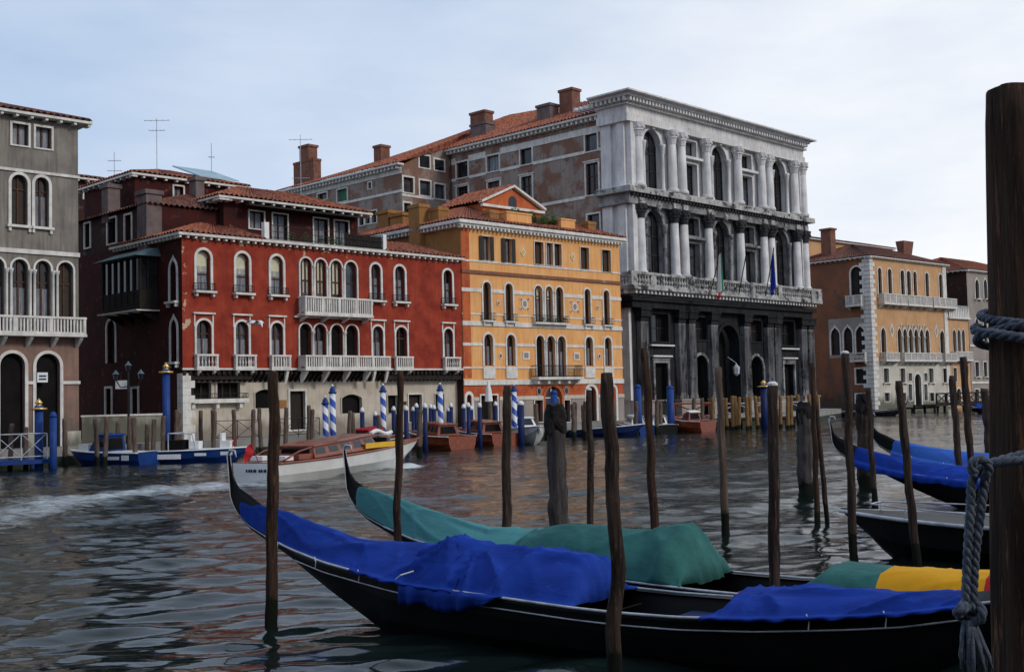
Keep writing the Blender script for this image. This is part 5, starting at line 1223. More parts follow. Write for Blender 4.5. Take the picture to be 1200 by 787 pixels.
    me.materials.append(mt); o = bpy.data.objects.new('canal_water', me); COL.objects.link(o); tag(o, kind='structure')
    # coarse sheet for all the rest, just below
    mb = MB(); mb.poly([(-1500, -300, -.16), (1500, -300, -.16), (1500, 1600, -.16), (-1500, 1600, -.16)]); o = mb.build('water', mt); tag(o, kind='structure')
water()

# ================================================================== mooring poles
def pole(name, pts, rad, m, label, cat='mooring pole', group=None, top=None, n=12, seed=0, lean=None):
    """pts: list of world points from water up; rad: radius list"""
    base_ = pts[0]; rt = Vector((base_.x, base_.y, 0)); rnd = random.Random(seed)
    P = []; Rd = []
    k = 26
    L = len(pts)-1
    for i in range(k+1):
        t = i/k*L; j = min(int(t), L-1); fq = t-j
        p = pts[j].lerp(pts[j+1], fq)-rt; r = rad[0]+(rad[-1]-rad[0])*i/k
        wg = 1.1 if len(pts) > 2 else .45 if seed < 40 else .25; P.append(p+Vector((noise.noise(Vector((i*.22, seed*7.1, 0)))*r*wg, noise.noise(Vector((i*.22, seed*7.1, 9)))*r*wg, 0))); Rd.append(r*(1+(.16 if seed < 40 else .05)*noise.noise(Vector((i*.6, seed*3.3, 4)))))
    P.insert(0, P[0]-Vector((0, 0, .8))); Rd.insert(0, Rd[0])
    Rd[-1] *= .86
    mb = MB(); mb.tube(P, Rd, n)
    # roughen: dents round the ring
    for i, v in enumerate(mb.v):
        ring_ = i//n; c = P[min(ring_, len(P)-1)]; d = Vector(v)-c; q = noise.noise(Vector((d.x*14+seed, d.y*14, v[2]*1.2)))
        mb.v[i] = tuple(c+d*(1+(.2 if seed < 40 else .08)*q))
    if top is None:
        o = mb.build(name, m, None, True); o.location = rt
        tag(o, label, cat, group); return o
    e = empty(name, rt, 0, label, cat, group); mb.build('pole', m, e, True)
    top(e, P[-1], Rd[-2]); return e
def pix_pole(xb, yb, xt, yt, w, depth, m, label, mid=None, **k):
    """pole through photo points; depth fixes where it stands"""
    r = w/2*depth/FPX*.98
    A = at(xb, yb, depth)
    if A.z > 0:
        D = (at(xt, yt, depth)-A); A = A-D*(A.z/D.z) if mid is None else A-Vector((0, 0, A.z))
    pts = [A]+([at(mid[0], mid[1], depth)] if mid else [])+[at(xt, yt, depth)]
    return pole('mooring_pole', pts, (r*1.06, r*.94), m, label, 'mooring pole', **k)
G1 = 'mooring poles standing in the canal'
def rot_top(e, p, r):
    mb = MB(); mb.tube([p-Vector((0, 0, .50)), p-Vector((0, 0, .3)), p-Vector((0, 0, .1)), p+Vector((0, 0, .03))], [r*1.10, r*1.16, r*1.10, r*.9], 14)
    for i, v in enumerate(mb.v): q = noise.noise(Vector(v)*7); mb.v[i] = tuple(Vector(v)+Vector((q*r*.3, q*r*.3, q*.10 if i >= 28 else q*.2)))
    mb.build('rotten_top', M['bark'], e)
def white_cap(e, p, r):
    mb = MB(); mb.lathe(p, [(r*1.03, -.015), (r*1.05, .01), (r*.5, .03)], 10); mb.build('cap', M['white'], e)
fg = [
 (317, 724, 321.5, 435, 14, 15.3, 'wood_red', 'brown pole before the prow of the near blue covered gondola', None, None),
 (465, 628, 469.5, 434, 9, 16.4, 'wood_red', 'thin brown pole between the blue and the teal covered prows', None, None),
 (594, 611, 594, 452, 11, 19, 'wood', 'straight grey brown pole just left of the thick stump', None, None),
 (654, 612, 652, 476, 24, 21, 'wood_grey', 'thick grey stump with a rotten black top behind the teal cover', None, rot_top),
 (692.5, 605, 690.5, 456, 8, 21.5, 'wood', 'thin pole with a small white cap right of the thick stump', None, white_cap),
 (722, 787, 711.5, 437, 17, 10.9, 'wood', 'crooked dark pole in front of the blue cover, nearest of the middle poles', (721, 600), None),
 (767, 610, 755.5, 408, 10, 18.6, 'wood_red', 'tall leaning pole before the left half of the stone palace', None, None),
 (851, 628, 841.5, 430, 9, 22.9, 'wood_pale', 'pale leaning pole with a black wet foot before the palace portal', None, None),
 (907.5, 675, 905.5, 450, 13.5, 13.0, 'wood', 'dark upright pole standing between the two near gondolas', None, white_cap),
 (944, 583, 942, 473, 17.5, 30.9, 'wood_grey', 'thick grey post with dark ragged head left of the right hand gondolas', None, rot_top),
 (958, 616, 951.5, 425, 6.5, 24.5, 'wood_red', 'thin tall pole crossing a slanted one right of the thick grey post', None, None),
 (970, 616, 956.5, 470, 5.5, 24.6, 'wood', 'thin slanted pole right of the thick grey post', None, None),
 (1001, 653, 991, 413, 10, 19.4, 'wood', 'tall dark pole in front of the pointed prow at the right', None, white_cap),
 (1015, 575, 1011.5, 463, 17, 32.5, 'wood', 'thick dark post between the two right hand gondola prows', None, rot_top),
 (1025, 590, 1017, 454, 7, 28.2, 'wood', 'thin dark pole beside the thick post at the right', None, None),
 (1074, 659, 1053, 446, 9.5, 18, 'wood', 'leaning dark pole in front of the small black motorboat', None, None),
 (1124, 549, 1116, 440, 8, 31, 'wood', 'short leaning pole behind the faded blue cover, left of three', None, None),
 (1138, 544, 1128.5, 418, 8.5, 31, 'wood', 'tallest of the three poles left of the big roped pole', None, None),
 (1159, 534, 1154, 455, 9.5, 33, 'wood', 'pole half behind the big roped pole', None, None),
]
for i, (xb, yb, xt, yt, w_, d_, m_, lab, mid, top) in enumerate(fg):
    pix_pole(xb, yb, xt, yt, w_, d_, M[m_], lab, mid, group=G1, top=top, seed=i+1)
# white sleeve lamp and gull are left to chance; far striped poles -------------------------------------------------
def stripe_mat():
    mt = bpy.data.materials.new('blue and white spiral paint'); mt.use_nodes = True; t = mt.node_tree; nd = t.nodes; L = t.links; b = nd['Principled BSDF']; b.inputs['Roughness'].default_value = .5
    co = nd.new('ShaderNodeTexCoord'); sx = nd.new('ShaderNodeSeparateXYZ'); L.new(co.outputs['Object'], sx.inputs[0])
    at_ = nd.new('ShaderNodeMath'); at_.operation = 'ARCTAN2'; L.new(sx.outputs['Y'], at_.inputs[0]); L.new(sx.outputs['X'], at_.inputs[1])
    d = nd.new('ShaderNodeMath'); d.operation = 'DIVIDE'; L.new(at_.outputs[0], d.inputs[0]); d.inputs[1].default_value = 2*math.pi
    z = nd.new('ShaderNodeMath'); z.operation = 'MULTIPLY_ADD'; L.new(sx.outputs['Z'], z.inputs[0]); z.inputs[1].default_value = 1.25; L.new(d.outputs[0], z.inputs[2])
    fr_ = nd.new('ShaderNodeMath'); fr_.operation = 'FRACT'; L.new(z.outputs[0], fr_.inputs[0]); g = nd.new('ShaderNodeMath'); g.operation = 'GREATER_THAN'; g.inputs[1].default_value = .5; L.new(fr_.outputs[0], g.inputs[0])
    mx = nd.new('ShaderNodeMix'); mx.data_type = 'RGBA'; L.new(g.outputs[0], mx.inputs[0]); mx.inputs[6].default_value = (.015, .06, .34, 1); mx.inputs[7].default_value = (.66, .68, .70, 1); L.new(mx.outputs[2], b.inputs['Base Color']); return mt
M['stripe'] = stripe_mat()
def striped(px, yt, depth, label, r=.13):
    c = at(px, yt, depth); e = empty('striped_pole', (c.x, c.y, 0), 0, label, 'mooring pole', 'blue and white striped poles'); h = c.z
    mb = MB(); mb.lathe((0, 0, -.8), [(r, 0), (r, h+.8-.45)], 14); mb.build('shaft', M['stripe'], e, True)
    mb = MB(); mb.lathe((0, 0, h-.45), [(r*1.05, 0), (r*1.35, .02), (r*1.35, .10), (r*.9, .12), (r*1.0, .2), (r*.55, .33), (r*.3, .36)], 12); cp_ = mb.build('cap', M['boatblue'], e, True)
    mb = MB(); mb.lathe((0, 0, h-.09), [(.02, 0), (.07, .04), (.07, .09), (.02, .13)], 8); mb.build('knob', M['white'], cp_, True)
for px, yt, d_, lab in [(389.5, 451, 62, 'blue and white striped pole behind the white motor launch cabin, taller of the pair'), (381, 464, 63.5, 'shorter blue and white striped pole leaning beside the taller one'),
                        (448.5, 450, 66, 'blue and white striped pole right of the arched cellar window of the red palace'), (515.5, 449, 68, 'blue and white striped pole at the right end of the red palace quay'),
                        (602, 450, 72, 'blue and white striped pole before the orange palace shop')]:
    striped(px, yt, d_, lab, .16)
# plain blue poles with white tips
def blue_pole(px, yt, depth, label, r=.12, m='navy', tip='white', gold=False, group='blue poles with white tips before the palaces'):
    c = at(px, yt, depth); e = empty('blue_pole', (c.x, c.y, 0), 0, label, 'mooring pole', group); h = c.z
    mb = MB(); mb.lathe((0, 0, -.8), [(r, 0), (r, h+.8-.28)], 10); mb.build('shaft', M[m], e, True)
    mb = MB()
    if gold: mb.lathe((0, 0, h-.5), [(r*1.1, 0), (r*1.9, .03), (r*1.9, .1), (r*.8, .13), (r*.6, .28), (r*.9, .36), (r*.4, .48), (.02, .56)], 12)
    else: mb.lathe((0, 0, h-.28), [(r*1.02, 0), (r*1.02, .12), (r*.5, .26), (r*.2, .28)], 10)
    mb.build('finial' if gold else 'tip', M['brass'] if gold else M[tip], e, True)
ordn = ['first', 'second', 'third', 'fourth', 'fifth', 'sixth', 'seventh', 'eighth', 'ninth', 'tenth', 'eleventh', 'twelfth', 'thirteenth', 'fourteenth', 'fifteenth', 'sixteenth', 'seventeenth', 'eighteenth', 'nineteenth']
bp = [(424.3, 477, 66), (439.6, 481.5, 69), (461.2, 475.5, 70), (464.5, 481.5, 71), (475.7, 475, 64), (484.2, 476, 72), (487.8, 472, 72), (497.8, 472, 64.5), (504.5, 473, 72), (508.4, 474, 72), (525.5, 476.5, 72), (528.3, 471.6, 72),
      (543.2, 473, 73), (548.6, 471.3, 70), (552.2, 475, 75), (561.8, 471.5, 68.5), (580.6, 470, 76), (610, 469, 70), (607, 472, 74)]
for i, (px, yt, d_) in enumerate(bp):
    blue_pole(px, yt, d_, 'dark blue pole with a white tip, %s from the left in its row' % ordn[i], .13 if i != 17 else .2)
gb = 'plain blue poles with gilded or blue heads'
blue_pole(45.5, 468, 55, 'blue pole with a gilded finial beside the railing of the left landing stage', .2, 'blue', gold=True, group=gb)
blue_pole(62.3, 482, 54.5, 'shorter plain blue pole right of the gilded one at the left landing stage', .17, 'blue', tip='blue', group=gb)
blue_pole(194.5, 426, 60.5, 'tall blue pole with a gilded head at the left corner of the red palace', .2, 'blue', gold=True, group=gb)
blue_pole(649, 456.5, 78, 'blue pole seen above the thick stump, before the orange palace door', .24, 'blue', tip='blue', group=gb)
blue_pole(747.3, 450, 86, 'blue pole at the left corner of the stone palace', .25, 'blue', tip='blue', group=gb)
blue_pole(785, 451, 88, 'blue pole by the lower left window of the stone palace', .27, 'blue', tip='blue', group=gb)
blue_pole(894.3, 446, 90, 'very dark blue pole with a gilded finial amid the yellow wooden poles', .26, 'navy', gold=True, group=gb)
# natural posts along the quays
def posts(lst, m, group, fmt, rr=.11, name='wooden_post'):
    for i, t_ in enumerate(lst):
        px, yt, d_ = t_[:3]; c = at(px, yt, d_); rnd = random.Random(i*7+3); ln_ = Vector((rnd.uniform(-.12, .12), rnd.uniform(-.1, .1), 0))
        o = pole(name, [Vector((c.x, c.y, 0))+ln_, c], (rr*1.05, rr*.95), M[m], fmt % ordn[i], 'wooden post', group, n=8, seed=60+i+int(px))
posts([(13.5, 496, 56), (30, 500, 56), (75.8, 490, 57.5), (112, 490, 56.5), (125.6, 488, 56), (138, 494, 59.5), (152, 488, 59.5), (156.6, 489, 57), (172.6, 497, 60), (180.8, 491, 59), (191.5, 487, 58)], 'wood_pale', 'wooden posts off the left quay', 'brown wooden post, %s from the left by the left quay', .12)
posts([(207, 480, 59), (210, 483, 60.5), (235, 480.5, 61.5), (249, 480, 61), (252, 481, 60.5), (274, 479.5, 61.5), (297, 479.5, 58.5), (303.5, 477.5, 62.5), (318, 480, 60), (335.5, 477.5, 62), (362, 474.5, 62), (366, 479, 60), (410, 481, 61), (413.5, 483, 62), (443.5, 486, 62)], 'wood_pale', 'wooden posts before the red palace', 'brown wooden post, %s from the left before the red palace', .115)
posts([(492, 480, 60), (574, 470, 78), (628, 473, 75), (671, 473, 78), (674, 471, 80), (683, 474, 81), (686, 470, 79), (717.5, 469, 81), (745.5, 470, 84), (770, 468, 86), (774, 471, 87), (813, 466, 89), (823, 466, 90)], 'wood_pale', 'wooden posts before the orange and stone palaces', 'pale wooden post, %s from the left of those between orange and stone palace', .15)
posts([(835, 465.5, 91), (850.3, 466, 92), (858, 463.5, 90.5), (861.2, 464, 92), (866.2, 465, 94), (874.5, 464, 90), (878.8, 464.5, 91.5), (884.8, 463.5, 92), (889.5, 464.5, 95), (891.6, 465, 96), (914.2, 463, 93), (922.8, 463.5, 90), (927, 463, 91.5), (935, 462, 96), (947.8, 461.5, 94), (957.8, 462, 91)], 'wood_yellow', 'yellow wooden poles before the stone palace', 'yellow wooden pole, %s from the left before the stone palace', .15, 'yellow_pole')

# landing stage with a crossed railing before the stone palace; railings elsewhere
def railing_run(name, A, B_, h, label, m, cross=True, r=.03, seg=2.0, cat='railing'):
    L = (B_-A).length; e = empty(name, A, math.atan2(B_.y-A.y, B_.x-A.x), label, cat); mb = MB(); n = max(1, round(L/seg)); s_ = L/n
    for i in range(n+1): mb.tube([(i*s_, 0, 0), (i*s_, 0, h)], r*1.2, 5)
    mb.split('post', m, e); mb = MB()
    for z in (h, h*.12): mb.tube([(0, 0, z), (L, 0, z)], r, 5)
    if cross:
        for i in range(n): mb.tube([(i*s_, 0, h*.12), ((i+1)*s_, 0, h)], r*.8, 4); mb.tube([(i*s_, 0.03, h), ((i+1)*s_, 0.03, h*.12)], r*.8, 4)
    mb.build('rail', m, e); return e
A, B_ = at(787, 480, 90), at(838, 480, 92); A.z = B_.z = .9
def stage(name, px0, px1, d0, d1, z, label, wid=3.0, m='beam'):
    A, B_ = horizon_pt(px0, d0), horizon_pt(px1, d1); L = (B_-A).length; e = empty(name, A, math.atan2(B_.y-A.y, B_.x-A.x), label, 'landing stage'); mb = MB(); mb.box(ID, 0, L, 0, wid, z-.2, z); mb.build('deck', M[m], e)
    mb = MB(); n = int(L/2.2)
    for i in range(n+1):
        for y in (.1, wid-.2): mb.box(ID, i*(L-.2)/n, i*(L-.2)/n+.18, y, y+.18, -.8, z-.2)
    mb.split('support', M[m], e); return e
stage('landing_stage', 790, 955, 93, 95.5, .75, 'dark wooden landing stage before the stone palace', 4)
A, B_ = horizon_pt(789, 92.9, .78), horizon_pt(832, 93.4, .78); railing_run('wooden_railing', A, B_, 1.3, 'reddish wooden railing with crosses behind the brown boats', M['mahog'], True, .07, 2.2)
A, B_ = horizon_pt(832, 93.5, .78), horizon_pt(955, 95.4, .78); railing_run('iron_railing', A, B_, 1.2, 'pale crossed railing on the landing stage behind the yellow poles', M['trim'], True, .05, 2.2)
A, B_ = horizon_pt(252, 64.5, .9), horizon_pt(303, 66.3, .9); railing_run('iron_railing', A, B_, 1.05, 'thin iron railing on the quay under the red palace window ledge', M['iron'], True, .02, 1.6)
A, B_ = horizon_pt(324, 67.2, .9), horizon_pt(374, 69, .9); railing_run('iron_railing', A, B_, 1.05, 'thin iron railing on the quay by the dark red palace door', M['iron'], True, .02, 1.6)
stage('landing_stage', -40, 64, 52.5, 55, .5, 'blue sided floating landing stage at the left edge', 3.0, 'boatblue')
A, B_ = horizon_pt(-38, 52.8, .5), horizon_pt(55, 54.9, .5); railing_run('iron_railing', A, B_, 1.2, 'crossed metal railing on the left landing stage', M['trim'], True, .025, 1.3)
stage('landing_stage', 1096, 1175, 139, 150, .9, 'dark landing stage before the tan palace', 3)
A, B_ = horizon_pt(1097, 139.3, .9), horizon_pt(1175, 150, .9); railing_run('wooden_railing', A, B_, 1.3, 'dark crossed railing on the landing stage of the tan palace', M['beam'], True, .09, 2.4)
stage('landing_stage', 1069, 1100, 141, 145, .6, 'small dark step before the tan palace door', 2)
# three armed lamp post
c = at(150.5, 470, 61.5); e = empty('street_lamp', (c.x, c.y, .9), 0, 'three armed street lamp by the dark side of the red palace', 'street lamp')
h = at(151, 428, 61.5).z-.9; mb = MB(); mb.lathe((0, 0, 0), [(.16, 0), (.14, .4), (.07, .5), (.05, h-.3)], 8); mb.tube([(0, 0, h-1.1), (-.4, 0, h-1.15), (-.66, 0, h-.75)], .03, 6); mb.tube([(0, 0, h-1.1), (.4, 0, h-1.15), (.66, 0, h-.75)], .03, 6); mb.build('post', M['iron'], e)
for x, z in ((0, h-.3), (-.66, h-.75), (.66, h-.75)):
    mb = MB(); mb.lathe((x, 0, z), [(.07, 0), (.10, .02), (.16, .30)], 6); l_ = mb.build('lantern', M['glass'], e); mb = MB(); mb.lathe((x, 0, z+.30), [(.2, 0), (.08, .13), (.03, .22)], 6); mb.build('lantern_cap', M['copper'], l_)
# small sign beside the lamp
c = at(142, 450, 62); e = empty('sign', (c.x, c.y, c.z-.25), 0, 'small pale sign hanging under the lamp post', 'sign'); mb = MB(); mb.box(ID, -.3, .3, -.03, .03, 0, .45); mb.build('panel', M['white'], e); mb = MB(); mb.tube([(0, 0, .45), (0, 0, .9)], .02, 5); mb.build('hanger', M['iron'], e)
# white pennant board in the archway of the grey palace
u, z = LB.hit('F', 49.5, 442, -.1); mb = MB(); mb.box(LB.fr('F', -.1), u-.27, u+.27, .0, .04, z-.25, z+.25); o = mb.build('sign', M['white']); o.location = LB.O; o.rotation_euler = (0, 0, LB.th); tag(o, 'small square white sign in an archway of the grey palace', 'sign')
for k in range(2):
    mb = MB(); mb.box(LB.fr('F', -.15), u-.18, u+.18, .0, .02, z-.12+k*.16, z-.05+k*.16); mb.build('lettering', M['navy'], o)
# ================================================================== GONDOLAS
LEN = 11.3
def hwid(s):  # half beam along the boat, s from the left tip
    xs = [0, .15, .5, 1.2, 2.2, 3.5, 5.0, 6.3, 7.5, 8.8, 10.0, 10.8, 11.15, 11.3]; ys = [.018, .022, .05, .17, .36, .55, .68, .71, .68, .52, .28, .10, .03, .02]
    return float(np.interp(s, xs, ys))
AD = Vector((.812, -.584, 0)).normalized(); AANG = math.atan2(AD.y, AD.x)
def tipped(px, py, depth): p = at(px, py, depth); return Vector((p.x, p.y, 0))
class GF:  # photo point -> (s, z) in a boat's upright plane at a given lateral offset
    def __init__(s, T, ang): s.T = T; s.d = Vector((math.cos(ang), math.sin(ang))); s.n = Vector((s.d.y, -s.d.x)); s.ang = ang   # n points to the camera side
    def hit(s, px, py, off=0.0):
        r = ray(px, py); rd = Vector((r.x, r.y)); o = Vector((-s.T.x, -s.T.y)); k = (off-o.dot(s.n))/rd.dot(s.n); return o.dot(s.d)+rd.dot(s.d)*k, CAM_H+r.z*k
TA = tipped(268, 533, 17.0); gA = GF(TA, AANG)
rim_px = [(268, 533), (268.5, 560), (270, 576), (274, 590), (280, 602), (294, 617), (312.6, 629), (342, 644), (382, 660), (425, 672), (481, 686), (568, 698), (620, 705.5), (673, 713), (727, 719), (805, 724.5), (884, 726), (1000, 723), (1057, 720), (1170, 706)]
rim = []
for px, py in rim_px:
    s_ = 0
    for it in range(6): s_, z_ = gA.hit(px, py, hwid(min(max(s_, 0), LEN)))
    rim.append((s_, z_))
rs = np.array([r[0] for r in rim]); rz = np.array([r[1] for r in rim])
order = np.argsort(rs); rs, rz = rs[order], rz[order]
rs = rs-rs[0]
last_s, last_z = rs[-1], rz[-1]
ext_s = [10.6, 11.0, 11.2, LEN]; ext_z = [last_z+.25, last_z+.55, last_z+.95, last_z+1.25]
k_ = [i for i in range(len(ext_s)) if ext_s[i] > last_s+.15]
rs = np.concatenate([rs, [ext_s[i] for i in k_]]); rz = np.concatenate([rz, [ext_z[i] for i in k_]])
print('RIM', list(zip(np.round(rs, 2), np.round(rz, 2))))
def rimz(s): return float(np.interp(s, rs, rz))
def keelz(s):
    # bottom of the hull: out of the water at both raked ends
    if s < 3.9: return max(-.16, rimz(s)-float(np.interp(s, [0, .5, .9, 1.4, 1.8, 2.3, 3.0, 3.9], [.02, .04, .07, .14, .26, .40, .62, .95])))
    if s > 9.4: return max(rimz(s)-float(np.interp(s, [9.4, 11.3], [.85, .05])), -.12)
    return -.16
SS = np.concatenate([np.linspace(0, 1.2, 22), np.linspace(1.3, 10.2, 60), np.linspace(10.3, LEN, 14)])
def hull_mesh():
    mb = MB(); rows = []
    for s in SS:
        hw, zr, zk = hwid(s), rimz(s), keelz(s); bw = hw*.62
        rows.append([(s, -hw, zr), (s, -hw*.97, zr-(zr-zk)*.30), (s, -hw*.86, zr-(zr-zk)*.65), (s, -bw, zk), (s, bw, zk), (s, hw*.86, zr-(zr-zk)*.65), (s, hw*.97, zr-(zr-zk)*.30), (s, hw, zr)])
    mb.grid(rows); mb.poly(rows[0]); mb.poly(rows[-1][::-1])
    # inner skin and floor
    rows = []
    for s in SS:
        if 1.0 < s < 10.2:
            hw, zr = hwid(s)-.045, rimz(s); zfl = max(keelz(s)+.12, .06); zfl = min(zfl, zr-.1); rows.append([(s, -hw, zr), (s, -hw*.7, zfl), (s, hw*.7, zfl), (s, hw, zr)])
    mb.grid(rows)
    return mb
def crest(s): return .42*math.exp(-((s-.75)/.8)**2)+.10
def parts_gondola(root, first=None):
    mb = hull_mesh(); mb.build('hull', M['black'], root, False)
    for sg in (-1, 1):
        mb = MB(); P = []; 
        for s in SS: P.append((s, sg*(hwid(s)+.012), rimz(s)+.012))
        mb.tube(P, [.016 if s > .9 else .006 for s in SS], 6); mb.build('rim_strip', M['trim'], root, True)
        mb = MB(); P = [(s, sg*(hwid(s)*.99+.014), rimz(s)-.115) for s in SS if 1.6 < s < 10.4]; mb.tube(P, .010, 5); mb.build('rubbing_strip', M['trim'], root, True)
        mb = MB()
        rows = [[(s, sg*(hwid(s)-.10), rimz(s)+.004), (s, sg*(hwid(s)+.0), rimz(s)+.012), (s, sg*(hwid(s)+.01), rimz(s)-.03)] for s in SS if 1.5 < s < 10.4]; mb.grid(rows); mb.build('gunwale', M['black'], root)
    # raised ridge of the end deck, the blade that climbs to the curled tip
    mb = MB(); rows = []
    for s in [x for x in SS if x < 2.6]:
        hw, zr = hwid(s), rimz(s); c_ = deckz(s); rows.append([(s, -hw, zr+.003), (s, -hw*.45, zr+(c_-zr)*.75), (s, 0, c_), (s, hw*.45, zr+(c_-zr)*.75), (s, hw, zr+.003)])
    mb.grid(rows); mb.build('end_deck', M['black'], root, True)
    mb = MB(); z = rimz(0); mb.tube([(.02, 0, z-.25), (-.02, 0, z-.02), (0.03, 0, z+.07), (.13, 0, z+.06), (.16, 0, z-.03)], [.012, .02, .022, .018, .008], 8); mb.build('curled_tip', M['trim'], root, True)
    mb = MB(); rows = []
    for s in [x for x in SS if x > 8.9]:
        hw, zr = hwid(s), rimz(s); rows.append([(s, -hw, zr+.003), (s, 0, zr+.10), (s, hw, zr+.003)])
    mb.grid(rows); mb.build('end_deck', M['black'], root, True)
_dk = [gA.hit(px, py, 0) for px, py in [(272, 531), (274.5, 540), (276.5, 556), (284, 571), (299.5, 582)]]; print('DECK', _dk)
_ds = [max(0, a-_dk[0][0]) for a, c in _dk]; _dz = [c for a, c in _dk]
def deckz(s):
    if s < _ds[-1]: return max(rimz(s)+.01, float(np.interp(s, _ds, _dz)))
    e_ = _dz[-1]-rimz(_ds[-1]); return rimz(s)+float(np.interp(s, [_ds[-1], _ds[-1]+1.0, 3.2], [e_, .20, .12]))
def wrinkle(s, t, sd, fd=(0, 0)):
    """soft swell plus sharp creases that fan out from the point fd = (s, t)"""
    a = noise.noise(Vector((s*.9+sd, t*1.3, sd*3)))*.5
    w1 = noise.noise(Vector((s*.6, t*.8, sd)))*1.6
    ang = math.atan2((t-fd[1])*.7, s-fd[0]+.001); d = math.hypot(s-fd[0], (t-fd[1])*.7)
    r1 = (1-abs(math.sin(ang*5.5+w1*1.3+sd)))**3.2*min(1, d/.5)*math.exp(-d/2.2)
    r2 = (1-abs(math.sin(s*2.1-t*1.7+w1*2.2+sd)))**4.5*.65; r3 = (1-abs(math.sin(s*4.7+t*3.4+w1*3+sd*2)))**4*.22
    k = min(1, .25+abs(t)*2.6)
    return min(0, a*.6+(r1*1.2+r2*1.3+r3-1.0)*k-.15)
def cover(name, root, label, cat, m, s0, s1, tops, sd, hang=.06, over=None, p=2.2, amp=.045, cols=None, group=None, fd=None, drop=(0, 0), inset=None):
    """cloth draped across the boat; tops = [(s, z at the crest)]; over(s, side) says how far it hangs below the rim (negative: tucked inside);
    drop = lengths over which the two ends fall to the rim"""
    sx = [a for a, c in tops]; zx = [c for a, c in tops]; nS = int((s1-s0)*26); nT = 48; rows = []; fd = fd or ((s0+s1)/2, 0)
    for i in range(nS+1):
        s = s0+(s1-s0)*i/nS; zc = float(np.interp(s, sx, zx)); row = []
        e0 = min(1, ((s-s0)/drop[0]))**.45 if drop[0] else 1; e1 = min(1, ((s1-s)/drop[1]))**.45 if drop[1] else 1; ef = e0*e1
        for j in range(nT+1):
            t = -1+2*j/nT; hg = over(s, -1 if t < 0 else 1) if over else hang; ins = inset(s) if inset else 0
            hw = max(.02, hwid(s)+.03-ins); zr = rimz(s)+.022
            se = s+.06*noise.noise(Vector((t*3, sd, s0)))*(1 if i in (0, nS) else 0)+.08*(1-ef)*noise.noise(Vector((t*5, sd, 2)))
            la = amp*min(1, hwid(s)/.45); a = abs(t); wv = wrinkle(s, t, sd, fd)*la; wl = wv+.62*la
            if a > .82 and hg != 0:
                q = (a-.82)/.18; wq = wrinkle(s, .82 if t > 0 else -.82, sd, fd)*la+.62*la
                if hg > 0: y = math.copysign(hw+.015+(.05+.02*noise.noise(Vector((s*3, sd, 1))))*min(1, q*3)+wq*(.35+.3*q)*q+.02*math.sin(s*23+sd)*q, t); z = zr+.012*(1-q)-q*hg*(1+.25*noise.noise(Vector((s*2.3, sd, 4))))
                else: y = math.copysign(hw-.12*q, t); z = zr+q*hg
            else:
                q = a/.82 if hg != 0 else a; y = math.copysign(hw*q+wl*.9*q*(1.55-q), t); z = zr+(zc-zr)*(1-q**p)*ef+wv*(.35+.65*ef)*(1-.55*q)
                z = max(z, zr+.006*(1-ef*0) if q > .5 else zr-.03)
            row.append((se, y, z))
        rows.append(row)
    mb = MB(); ids = [[mb.vert(q) for q in r] for r in rows]
    for i in range(nS):
        for j in range(nT):
            if cols:
                s = s0+(s1-s0)*(i+.5)/nS; mb.cm = sum(1 for c in cols if s > c)
            mb.face((ids[i][j], ids[i][j+1], ids[i+1][j+1], ids[i+1][j]))
    o = mb.build(name, m, None, True); sol = o.modifiers.new('thick', 'SOLIDIFY'); sol.thickness = .012; sol.offset = 1
    o.location = root.location; o.rotation_euler = root.rotation_euler; tag(o, label, cat, group); return o
GG = 'moored black gondolas'
def make_gondola(T, ang, label, z=0.0, pitch=0.0):
    e = empty('gondola', (T.x, T.y, z), ang, label, 'gondola', GG)
    if pitch: e.rotation_euler = (0, pitch, ang)
    return e
rA = make_gondola(TA, AANG, 'black gondola nearest the camera, under two blue covers'); parts_gondola(rA)
def copy_gondola(T, ang, label, z=0.0, pitch=0.0):
    e = make_gondola(T, ang, label, z, pitch)
    for ch in list(rA.children):
        c = ch.copy(); COL.objects.link(c); c.parent = e
    return e
def tops_from(g, lst, off=0.0): return [g.hit(px, py, off) for px, py in lst]
tA = tops_from(gA, [(299.5, 582), (306, 583), (329, 590.6), (356, 596), (385, 609), (438, 625), (471, 629), (513, 630), (545, 634)], -.28)
ins_ = lambda s: float(np.interp(s, [0, .6, 2.6, 3.2], [.0, .015, .02, .02]))
sj = gA.hit(484, 690, .5)[0]
cover('gondola_cover', rA, 'long blue canvas cover over the left end of the nearest gondola', 'boat cover', M['bluecloth'], .28, sj+.75, [(.28, deckz(.28)+.03)]+tA, 1.3, over=lambda s, sd: .03 if s > 2.8 else 0, p=1.8, amp=.075, inset=ins_, fd=(.3, 0))
tAm = tops_from(gA, [(470, 636), (513, 632), (540, 626), (561, 617), (578, 627), (592, 632), (630, 632), (680, 633), (713, 636), (735, 641)], -.36)
se_ = gA.hit(740, 665, -.6)[0]
def blue_over(s, side):
    if side > 0: return .10
    return float(np.interp(s, [sj, sj+.9, sj+1.3, sj+1.55, se_], [.25, .22, .10, -.04, -.16]))
cover('gondola_cover', rA, 'blue canvas cover with a peak and hanging flap amid the nearest gondola', 'boat cover', M['bluecloth'], sj-.12, se_, tAm, 2.9, over=blue_over, p=2.3, amp=.15, fd=(gA.hit(561, 616)[0], 0), drop=(0, .16))
tA2 = [gA.hit(829, 716, .55), gA.hit(852, 702, .35)]+tops_from(gA, [(890, 677), (923, 679), (1000, 681), (1057, 683), (1170, 684.5)], -.35)
sa2 = tA2[0][0]; tA2.append((10.4, rimz(10.4)+.18))
